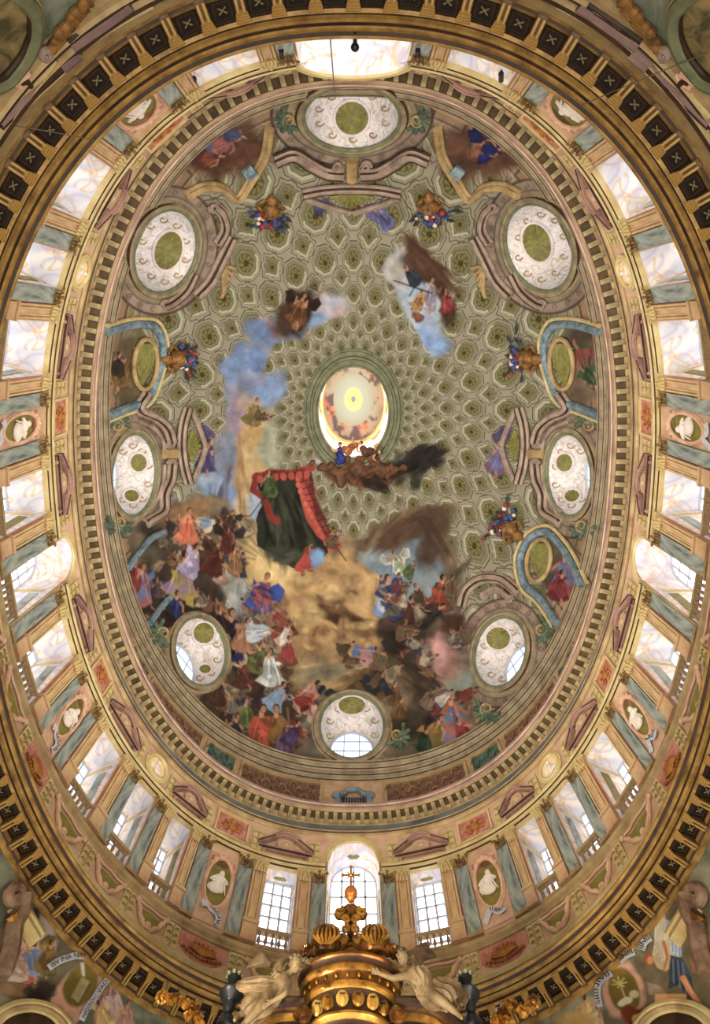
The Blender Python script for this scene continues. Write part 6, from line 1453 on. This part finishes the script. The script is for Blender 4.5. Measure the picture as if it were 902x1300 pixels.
# ------------------------------------------------------------------ altar canopy
YB = 14.0
def cpt(u, v, dy=0.0): return at_y(u, v, YB + dy)
c0 = cpt(445, 1300); canopy = empty('altar_canopy', c0, 0, 'gilded and dark domed altar canopy with tiers, masks and shells', 'canopy')
PXM = 1 / 55.7
def tier(name, prof, m, sharp=40):
    """profile rows: half width in photo pixels, photo row of the flank"""
    mb = MB(); rows = []
    for a, v in prof:
        z = float(cpt(445, v)[2] - c0[2]); rows.append((a * PXM, z))
    mb.lathe(rows, 56, sx=1.0, sy=.66); return mb.build(name, m, canopy, sharp=sharp)
tier('cap', [(1, 1236), (30, 1237), (52, 1240), (60, 1243)], M_dark)
tier('crown_moulding', [(60, 1243), (63, 1243.5), (63.5, 1247), (61, 1249)], M_bronze)
tier('dark_hollow', [(61.2, 1249), (58.5, 1252), (58, 1256)], M_dark)
tier('gilded_band', [(58.2, 1255), (60, 1257), (60, 1261), (57, 1264)], M_gold)
tier('carved_band', [(57.2, 1264), (55, 1266), (54, 1272), (53.5, 1276)], M_bronze)
tier('gilded_cornice', [(53.5, 1275), (55, 1276), (55, 1280), (51, 1284)], M_gold)
tier('drum', [(50.5, 1284), (43, 1287), (41, 1292), (41, 1306), (43, 1310)], M_dark)
tier('lower_torus', [(43, 1309), (49, 1312), (50, 1316), (47, 1320), (44, 1321)], M_gold)
tier('lower_hollow', [(44, 1320), (41, 1324), (41, 1328)], M_dark)
tier('lower_band', [(41, 1327), (45, 1330), (45, 1334), (38, 1339), (30, 1345), (2, 1350)], M_bronze)
zz = float(cpt(445, 1298)[2] - c0[2])
for i, a in enumerate(np.linspace(-150, -30, 6)):
    t_ = math.radians(a); rr = 43 * PXM; x, y = rr * math.cos(t_), rr * .66 * math.sin(t_)
    m = MB(); m.ball((x, y - .03, zz + .06), (.13, .06, .17), 12, 8); m.ball((x, y - .07, zz - .02), (.07, .05, .12), 10, 6)
    m.build('mask', M_gold if i % 2 else M_maskgold, canopy)
    m = MB(); m.box((x, y - .09, zz + .1), (.1, .02, .02)); m.ball((x - .04, y - .1, zz + .09), .015, 6, 4); m.ball((x + .04, y - .1, zz + .09), .015, 6, 4); m.build('mask_eye', M_dark, canopy)
for i in range(26):
    t_ = math.pi + math.pi * (i + .5) / 26; rr = 55.5 * PXM; z1 = float(cpt(445, 1270)[2] - c0[2])
    if i % 2 == 0:
        m = MB(); m.ball((rr * math.cos(t_), rr * .66 * math.sin(t_), z1), (.035, .04, .05), 8, 6); m.build('carved_bead', M_gold, canopy)
zb = float(cpt(445, 1346)[2] - c0[2]); m = MB(); m.lathe([(1.0, -c0[2]), (1.0, -c0[2] + .5), (.8, -c0[2] + .7), (.7, zb - .5), (.8, zb - .2), (.6, zb)], 32, sx=1, sy=.66); m.build('pier', M_dark, canopy)
# crowning: shells, openwork base, flames
def up_z(v): return float(cpt(445, v)[2] - c0[2])
for sd in (-1, 1):
    m = MB(); x = sd * 31 * PXM; m.lathe([(.02, 0), (.2, .02), (.33, .15), (.36, .32), (.28, .5), (.14, .62), (.05, .7)], 16, (x, -.05, up_z(1214)), 1, .7)
    m.build('shell_pod', M_bronze, canopy)
    m = MB()
    for k in range(7):
        q = (k - 3) * .085; m.tube([(x + q * .4, -.28, up_z(1212)), (x + q * 1.15, -.34, up_z(1204)), (x + q * 1.1, -.3, up_z(1194)), (x + q * .4, -.2, up_z(1182))], [.02, .035, .03, .012], 6)
    m.build('shell_rib', M_gold, canopy)
    for k, (du, v0, h_) in enumerate(((46, 1218, 15), (53, 1221, 18), (60, 1225, 13), (56, 1214, 9))):
        m = MB(); x2 = sd * du * PXM
        for j in range(4): a = j * 1.6 + k; m.tube([(x2, -.1, up_z(v0)), (x2 + .09 * math.cos(a), -.12 + .05 * math.sin(a), up_z(v0 - h_ * .5)), (x2 + .04 * math.cos(a + 1), -.12, up_z(v0 - h_))], [.05, .06, .01], 6)
        m.build('flame_ornament', M_bronze, canopy)
m = MB(); m.lathe([(.2, 0), (.26, .03), (.1, .12), (.08, .5), (.16, .62), (.12, .7), (.2, .84), (.28, .92), (.2, 1.02), (.08, 1.06)], 16, (0, 0, up_z(1206)), 1, .7); m.build('stem', M_bronze, canopy)
for sd in (-1, 1):
    for (du, v, r_, st_) in ((9, 1202, 6, 0), (7, 1188, 5, 1.5), (6, 1176, 5, 0), (15, 1166, 6, 2)):
        m = MB(); m.tube([(sd * (du * PXM + r_ * PXM * (1 - .7 * q) * math.cos(st_ + 8 * q)), -.2, up_z(v) + r_ * PXM * (1 - .7 * q) * math.sin(st_ + 8 * q)) for q in np.linspace(0, 1, 18)], np.linspace(.055, .025, 18), 6); m.build('openwork_scroll', M_gold, canopy)
    m = MB(); m.ball((sd * 15 * PXM, -.05, up_z(1163)), (.13, .1, .14), 10, 8); m.build('cherub_head', M_bronze, canopy)
m = MB(); m.lathe([(.1, 0), (.14, .04), (.06, .12), (.05, .2), (.1, .26)], 14, (0, 0, up_z(1154)), 1, 1); m.build('neck', M_orb, canopy)
m = MB(); m.ball((0, 0, up_z(1134)), .165, 20, 14); m.build('orb', M_orb, canopy)
m = MB(); zc = up_z(1111)
m.tube([(0, 0, up_z(1126)), (0, 0, up_z(1102))], .028, 6); m.tube([(-.2, 0, zc), (.2, 0, zc)], .03, 6)
for sd in (-1, 1): m.tube([(0, 0, zc), (sd * .1, 0, zc + .1)], .016, 5); m.tube([(0, 0, zc), (sd * .1, 0, zc - .1)], .016, 5); m.ball((sd * .21, 0, zc), .04, 8, 6)
m.ball((0, 0, up_z(1101)), .045, 8, 6); m.ball((0, 0, zc), .055, 8, 6); m.build('cross', M_gold, canopy)
# curved gables to either side of the canopy
for sd, nm in ((-1, 'left'), (1, 'right')):
    g0 = cpt(445 + sd * 112, 1320, -.2); g = empty('curved_gable', g0, 0, f'dark curved gable with gilded mouldings {nm} of the canopy', 'gable', 'curved gables beside the canopy')
    def gp(du, v, y=0.0): p = cpt(445 + sd * du, v, -.2 + y); return tuple(p - g0)
    pathg = [(58, 1272), (75, 1272), (95, 1274), (115, 1282), (132, 1296), (145, 1312), (154, 1330)]
    for (nm2, mm, d_, r_) in (('outer_moulding', M_dark, 0, .1), ('gilded_moulding', M_bronze, 6, .08), ('dark_moulding', M_dark, 11, .08), ('inner_moulding', M_gold, 17, .1)):
        m = MB()
        q = offset(smooth_path(pathg, 40), d_); m.tube([gp(a, b_, -.15 + .01 * d_) for a, b_ in q], r_, 8); m.build(nm2, mm, g)
    poly = [gp(a, b_, .1) for a, b_ in offset(smooth_path(pathg, 30), 20)] + [gp(60, 1340, .1)]
    MB().add(poly, [tuple(range(len(poly)))]).build('dark_opening', M_black, g, False)
    q0 = gp(60, 1344, .25); q1 = gp(150, 1344, .25); m = MB(); m.box(((q0[0] + q1[0]) / 2, .25, (q0[2] - g0[2]) / 2), (abs(q1[0] - q0[0]), .7, q0[2] + g0[2])); m.build('pier', M_dark, g, False)
    poly = [gp(a, b_, .02) for a, b_ in smooth_path(pathg, 30)] + [gp(a, b_, .02) for a, b_ in offset(smooth_path(pathg, 30), 20)][::-1]
    n_ = len(poly) // 2; m = MB(); m.grid(np.array([[poly[i], poly[2 * n_ - 1 - i]] for i in range(n_)])); m.build('gable_field', M_dark, g, False)
    m = MB(); m.tube([gp(a, b_, -.2) for a, b_ in volute(60, 1287, 9, 1, 0)], .07, 8); m.ball(gp(60, 1288, -.2), (.09, .08, .11), 8, 6); m.build('volute', M_bronze, g)

# ------------------------------------------------------------------ statues
def skin(name, nodes, edges, m, parent, origin, sub=2):
    me = bpy.data.meshes.new(name); keys = list(nodes); me.from_pydata([tuple(np.array(nodes[k][0]) - origin) for k in keys], [(keys.index(a), keys.index(b_)) for a, b_ in edges], [])
    o = bpy.data.objects.new(name, me); COL.objects.link(o); o.parent = parent
    md = o.modifiers.new('skin', 'SKIN'); md.use_smooth_shade = True
    for i, k in enumerate(keys):
        r_ = nodes[k][1]; me.skin_vertices[0].data[i].radius = (r_, r_) if np.isscalar(r_) else r_
    me.skin_vertices[0].data[0].use_root = True
    s2 = o.modifiers.new('sub', 'SUBSURF'); s2.levels = sub; s2.render_levels = sub
    bpy.context.view_layer.update(); dg = bpy.context.evaluated_depsgraph_get()
    nm = bpy.data.meshes.new_from_object(o.evaluated_get(dg)); o.modifiers.clear(); o.data = nm; nm.materials.clear(); nm.materials.append(m)
    nm.polygons.foreach_set('use_smooth', np.ones(len(nm.polygons), bool)); return o
def hand(nodes, edges, tag_, wrist, dirv, side, s_=1.0):
    """palm, four bent fingers and a thumb as extra chains"""
    d = np.array(dirv, float); d /= np.linalg.norm(d); sd = np.array(side, float); sd -= d * (sd @ d); sd /= np.linalg.norm(sd); nn = np.cross(d, sd)
    w_ = np.array(nodes[wrist][0]); nodes[tag_ + 'p'] = (w_ + d * .07 * s_, .032 * s_); edges.append((wrist, tag_ + 'p'))
    for k in range(4):
        o = (k - 1.5) * .02 * s_; L = (.06, .075, .07, .055)[k] * s_
        a, b_, c = w_ + d * .085 * s_ + sd * o, w_ + d * (.085 * s_ + L * .5) + sd * o * 1.3, w_ + d * (.085 * s_ + L) + sd * o * 1.4 + nn * .02 * s_
        nodes[f'{tag_}{k}a'] = (a, .011 * s_); nodes[f'{tag_}{k}b'] = (b_, .010 * s_); nodes[f'{tag_}{k}c'] = (c, .008 * s_); edges.extend([(tag_ + 'p', f'{tag_}{k}a'), (f'{tag_}{k}a', f'{tag_}{k}b'), (f'{tag_}{k}b', f'{tag_}{k}c')])
    a, b_ = w_ + d * .04 * s_ + sd * .045 * s_, w_ + d * .075 * s_ + sd * .065 * s_ + nn * .015; nodes[tag_ + 'ta'] = (a, .013 * s_); nodes[tag_ + 'tb'] = (b_, .010 * s_); edges.extend([(wrist, tag_ + 'ta'), (tag_ + 'ta', tag_ + 'tb')])
def drape(mb, pts, radii, folds, seed, n=10):
    """a folded length of cloth: flattened tube with ridges"""
    P = smooth_path(pts, 24); K = len(P); rng = np.random.default_rng(seed); R = np.interp(np.linspace(0, 1, K), np.linspace(0, 1, len(radii)), radii)
    T = np.gradient(P, axis=0); T /= np.linalg.norm(T, axis=1, keepdims=True); ref = np.array([0, 1.0, 0]); rows = []
    for i in range(K):
        U = np.cross(T[i], ref); U /= max(np.linalg.norm(U), 1e-6); W = np.cross(U, T[i]); a = np.linspace(0, 2 * math.pi, 40, endpoint=False)
        rr = R[i] * (1 + .2 * np.sin(a * folds * 2 + i * .16 + seed) + .1 * np.sin(a * folds * 3 - i * .22) + .05 * np.sin(i * .9 + a * 3)); rows.append(P[i] + (rr * np.cos(a))[:, None] * U + (rr * .62 * np.sin(a))[:, None] * W)
    mb.grid(np.array(rows), cv=True)
def face_parts(root, c, origin, look, m_hair, m_skin, s_=1.0):
    c = np.array(c) - origin; f = np.array(look, float); f /= np.linalg.norm(f); R = Vector(f).to_track_quat('Y', 'Z').to_matrix()
    P = lambda x, y, z: tuple(np.array(c) + np.array(R @ Vector((x, y, z))) * s_)
    h = MB(); h.ball(tuple(c), (.095 * s_, .115 * s_, .135 * s_), 18, 14, R); h.ball(P(0, .035, -.06), (.07 * s_, .08 * s_, .07 * s_), 14, 10, R)
    h.ball(P(0, .125, -.015), (.018 * s_, .03 * s_, .035 * s_), 8, 6, R); h.ball(P(0, .108, -.06), (.035 * s_, .015 * s_, .01 * s_), 8, 6, R); h.ball(P(0, .1, -.1), (.03 * s_, .03 * s_, .025 * s_), 8, 6, R)
    for sd in (-1, 1): h.ball(P(sd * .04, .1, .02), (.02 * s_, .014 * s_, .012 * s_), 8, 6, R); h.ball(P(sd * .097, 0, 0), (.014 * s_, .03 * s_, .04 * s_), 8, 6, R); h.tube([P(sd * .015, .115, .042), P(sd * .045, .112, .048), P(sd * .07, .095, .04)], .009 * s_, 5)
    h.build('head', m_skin, root)
    h = MB(); rng = random.Random(3)
    for k in range(34):
        a, e = rng.uniform(0, 2 * math.pi), rng.uniform(-.2, 1.45); x, y, z = .1 * math.cos(a) * math.cos(e), .12 * math.sin(a) * math.cos(e), .14 * math.sin(e)
        if y > .06 and z < .07: continue
        h.ball(P(x, y - .01, z + .01), (.034 * s_, .034 * s_, .03 * s_), 7, 5)
    h.build('hair', m_hair, root)
def statue(which):
    left = which == 'left'
    if left:   # leans on the gable with the head against the canopy, one arm raised round it
        J = {'pelvis': ((338, 1266), 0, .17), 'waist': ((348, 1256), -.02, .15), 'chest': ((358, 1247), -.05, .165), 'neck': ((367, 1236), -.1, .06), 'head': ((374, 1228), -.14, .05),
             'lsh': ((352, 1239), .05, .075), 'lel': ((364, 1215), .1, .055), 'lwr': ((385, 1219), .05, .036), 'rsh': ((368, 1249), -.2, .075), 'rel': ((362, 1262), -.35, .055), 'rwr': ((345, 1272), -.36, .036),
             'lhip': ((332, 1268), .1, .12), 'lkn': ((320, 1277), .05, .09), 'lan': ((303, 1290), .05, .05), 'lto': ((297, 1296), -.05, .035), 'rhip': ((336, 1272), -.15, .12), 'rkn': ((325, 1284), -.2, .09), 'ran': ((310, 1300), -.15, .05), 'rto': ((304, 1305), -.2, .035)}
        lab, root_px = 'stone angel statue with an arm over its head, leaning left of the canopy', (340, 1275)
    else:
        J = {'pelvis': ((548, 1260), 0, .17), 'waist': ((538, 1249), -.02, .15), 'chest': ((528, 1240), -.05, .165), 'neck': ((518, 1230), -.08, .06), 'head': ((511, 1220), -.1, .05),
             'lsh': ((516, 1239), -.18, .075), 'lel': ((498, 1242), -.3, .055), 'lwr': ((482, 1236), -.3, .036), 'rsh': ((530, 1229), .08, .075), 'rel': ((545, 1236), .16, .055), 'rwr': ((556, 1246), .05, .036),
             'lhip': ((550, 1264), -.15, .12), 'lkn': ((562, 1272), -.22, .09), 'lan': ((581, 1287), -.15, .05), 'lto': ((588, 1294), -.2, .035), 'rhip': ((553, 1259), .1, .12), 'rkn': ((574, 1258), .05, .085), 'ran': ((580, 1272), .02, .05), 'rto': ((588, 1276), -.05, .035)}
        lab, root_px = 'stone angel statue reaching an arm towards the canopy, reclining on the right gable', (545, 1272)
    o = cpt(*root_px, -.55); root = empty('angel_statue', o, 0, lab, 'statue', None)
    N = {k: (cpt(*p, -.55 + dy), r_) for k, (p, dy, r_) in J.items()}
    E_ = [('pelvis', 'waist'), ('waist', 'chest'), ('chest', 'neck'), ('neck', 'head'), ('chest', 'lsh'), ('lsh', 'lel'), ('lel', 'lwr'), ('chest', 'rsh'), ('rsh', 'rel'), ('rel', 'rwr'), ('pelvis', 'lhip'), ('lhip', 'lkn'), ('lkn', 'lan'), ('lan', 'lto'), ('pelvis', 'rhip'), ('rhip', 'rkn'), ('rkn', 'ran'), ('ran', 'rto')]
    for tg, wr, el in (('L', 'lwr', 'lel'), ('R', 'rwr', 'rel')):
        d = np.array(N[wr][0]) - np.array(N[el][0]); hand(N, E_, tg, wr, d, (0.2, -1, .3), 1.25)
    skin('body', N, E_, M_stone, root, o)
    P = {k: np.array(N[k][0]) - o for k in J}
    look = (0.5, -1, -.25) if left else (-.8, -.6, -.1)
    face_parts(root, N['head'][0] + np.array((0.02, -.02, .05)), o, look, M_hairgreen if not left else M_stonehair, M_stone, 1.15)
    m = MB(); drape(m, [P['chest'] + (0, -.03, .05), P['waist'], P['pelvis'], (P['lkn'] + P['rkn']) / 2, (P['lan'] + P['ran']) / 2 * .7 + (P['lkn'] + P['rkn']) / 2 * .3], [.2, .2, .27, .26, .18], 5, 1 if left else 4); m.build('robe', M_stone, root)
    m = MB()
    if left:
        drape(m, [P['waist'] + (0, -.1, .05), P['pelvis'] + (-.1, -.2, .1), P['pelvis'] + (-.5, -.15, .12), P['pelvis'] + (-.62, -.1, .2)], [.1, .14, .1, .04], 4, 2); m.build('cloak', M_stone, root); m = MB(); drape(m, [P['lsh'] + (0, 0, 0), P['lsh'] * .5 + P['lel'] * .5, P['lel'] + (.03, .03, .0)], [.13, .12, .1], 4, 7)
    else:
        drape(m, [P['rsh'], P['chest'] + (0, -.12, 0), P['waist'] + (-.05, -.15, -.1), P['pelvis'] + (-.25, -.1, -.15)], [.14, .17, .14, .06], 4, 3); m.build('cloak', M_stone, root); m = MB(); drape(m, [P['rkn'] + (.05, 0, .05), P['rkn'] + (.2, .05, .0), P['rkn'] + (.1, .05, -.25)], [.05, .12, .12], 4, 6)
    m.build('cloak', M_stone, root)
    w_ = MB(); wp = [(345, 1226), (338, 1216), (330, 1208)] if left else [(532, 1224), (534, 1210), (545, 1203)]
    for k in range(8):
        a = cpt(*wp[0], .0) - o; b_ = cpt(wp[1][0] + (k - 4) * (1.2 if left else 1.0), wp[1][1] + k * .9 - 3, .05) - o; c = cpt(wp[2][0] + ((-2.2 * k) if left else 1.9 * k - 4), wp[2][1] + (2.8 * k if left else 2.4 * k - 6), .1) - o
        w_.tube([a, b_, c], [.06, .1, .025], 6)
    w_.build('wing', M_wing if not left else M_stone, root)
statue('left'); statue('right')
m = MB(); cc = cpt(352, 1240, -.1)
# black urns on the gables
for u, nm in ((287, 'left'), (601, 'right')):
    o = cpt(u, 1300, -.3); r = empty('black_urn', o, 0, f'black bronze urn finial on the altar, {nm} of the canopy', 'urn', 'black urns beside the canopy')
    z = lambda v: float(cpt(u, v, -.3)[2] - o[2]); k = PXM
    m = MB(); m.lathe([(1 * k, z(1254)), (8 * k, z(1256)), (12 * k, z(1259)), (14 * k, z(1263)), (12 * k, z(1267)), (6 * k, z(1271)), (5 * k, z(1273))], 24); m.build('bowl', M_black, r)
    m = MB(); m.lathe([(5 * k, z(1273)), (7 * k, z(1275)), (7 * k, z(1280)), (5 * k, z(1284)), (4 * k, z(1287)), (8 * k, z(1292)), (11 * k, z(1300)), (11 * k, z(1306))], 20); m.build('foot', M_black, r)
    m = MB(); m.lathe([(4 * k, z(1255)), (6 * k, z(1250)), (6 * k, z(1246)), (8 * k, z(1243)), (8 * k, z(1241)), (5 * k, z(1240)), (.5 * k, z(1236))], 20); m.build('lid', M_black, r)
    m = MB()
    for j in range(8): a = j * math.pi / 4; m.tube([(5 * k * math.cos(a), 5 * k * math.sin(a), z(1243)), (9 * k * math.cos(a), 9 * k * math.sin(a), z(1239)), (6 * k * math.cos(a), 6 * k * math.sin(a), z(1236))], [.03, .04, .01], 5)
    m.build('leaf_collar', M_olivegrey, r)
# gilded foliage brackets further out
for pts, nm in (([(206, 1266), (218, 1268), (232, 1272), (246, 1280), (252, 1296), (240, 1290)], 'left'), ([(678, 1272), (664, 1284), (650, 1276), (636, 1284), (630, 1298), (646, 1296)], 'right')):
    o = cpt(*pts[2], -.6); r = empty('gilded_bracket', o, 0, f'gilded leafy bracket standing free, {nm} of the altar canopy', 'bracket', 'gilded leafy brackets by the altar'); rng = random.Random(nm)
    m = MB(); m.tube([cpt(u, v, -.6) - o for u, v in smooth_path(pts, 40)], .07, 8); m.build('stem', M_bronze, r)
    for j, (u, v) in enumerate(smooth_path(pts, 20)[::2]):
        m = MB()
        for q in range(5): a = rng.uniform(0, 6.3); L = rng.uniform(5, 10); m.tube([cpt(u, v, -.65) - o, cpt(u + L * .6 * math.cos(a), v + L * .6 * math.sin(a), -.72) - o, cpt(u + L * math.cos(a + .5), v + L * math.sin(a + .5), -.66) - o], [.05, .08, .015], 6)
        m.build('leaf', M_gold if j % 3 else M_bronze, r)
    u, v = pts[0] if nm == 'left' else pts[0]; m = MB()
    for q in range(8): a = q * math.pi / 4; m.ball(cpt(u + 5 * math.cos(a), v + 5 * math.sin(a), -.7) - o, (.07, .05, .07), 8, 6)
    m.ball(cpt(u, v, -.74) - o, .06, 8, 6); m.build('rosette', M_gold, r)
# wires and small lamps
def wire(a, b_, label, r_=.012):
    a, b_ = np.array(a), np.array(b_); c = (a + b_) / 2; m = MB(); m.tube([a - c, (a + b_) / 2 - c - np.array([0, 0, .03 * np.linalg.norm(a - b_)]), b_ - c], r_, 6); o = m.build('steel_wire', M_wire, None); o.location = c; tag(o, label, 'wire', 'wires strung below the drum')
def on_plane(u, v, z): k = (zr(z) - EYE) / ray(u, v)[2]; return ray(u, v) * k + np.array([0, 0, EYE])
wire(on_plane(419, 42, 15.9), on_plane(425, 116, 26.9), 'thin wire dropping from the lip beside the topmost window', .02)
wire(on_plane(738, 134, 15.7), on_wall([(902, 62)], .1)[0], 'thin steel wire crossing the great cornice at the upper right')
wire(on_plane(121, 178, 15.7), on_wall([(0, 153)], .1)[0], 'thin steel wire crossing the great cornice at the upper left')
wire(on_plane(216, 1232, 15.9), on_plane(204, 1292, 14.6), 'thin wire hanging in front of the cornice left of the altar')
a, b_ = on_plane(451, 40, 15.75), on_plane(451, 56, 16.1)
r = empty('cornice_lamp', a, 0, 'black round lamp on a short arm in front of the topmost window', 'lamp')
m = MB(); m.tube([(0, 0, 0), tuple(b_ - a)], .05, 8); m.build('arm', M_black, r)
m = MB(); m.ball(on_plane(451, 60, 16.1) - a, .1, 16, 12); m.build('lamp_head', M_black, r)
for u, v, lab in ((357, 62, 'first left of the topmost window'), (531, 62, 'first right of the topmost window'), (246, 98, 'second left of the topmost window'), (637, 92, 'second right of the topmost window')):
    p = on_plane(u, v, 23.4); q = on_plane(u, v - 9, 22.8); p = p + np.array([0, .25, 0]); q = q + np.array([0, .25, 0]); r = empty('spotlight', q, 0, f'small black spotlight on the drum capitals, {lab}', 'lamp', 'spotlights by the topmost windows')
    m = MB(); m.tube([(0, 0, 0), tuple(p - q)], .09, 10); m.build('barrel', M_black, r); m = MB(); m.tube([tuple(p - q), tuple((p - q) * 1.1 + np.array([0, -.35, .0]))], .04, 6); m.build('bracket_arm', M_black, r)
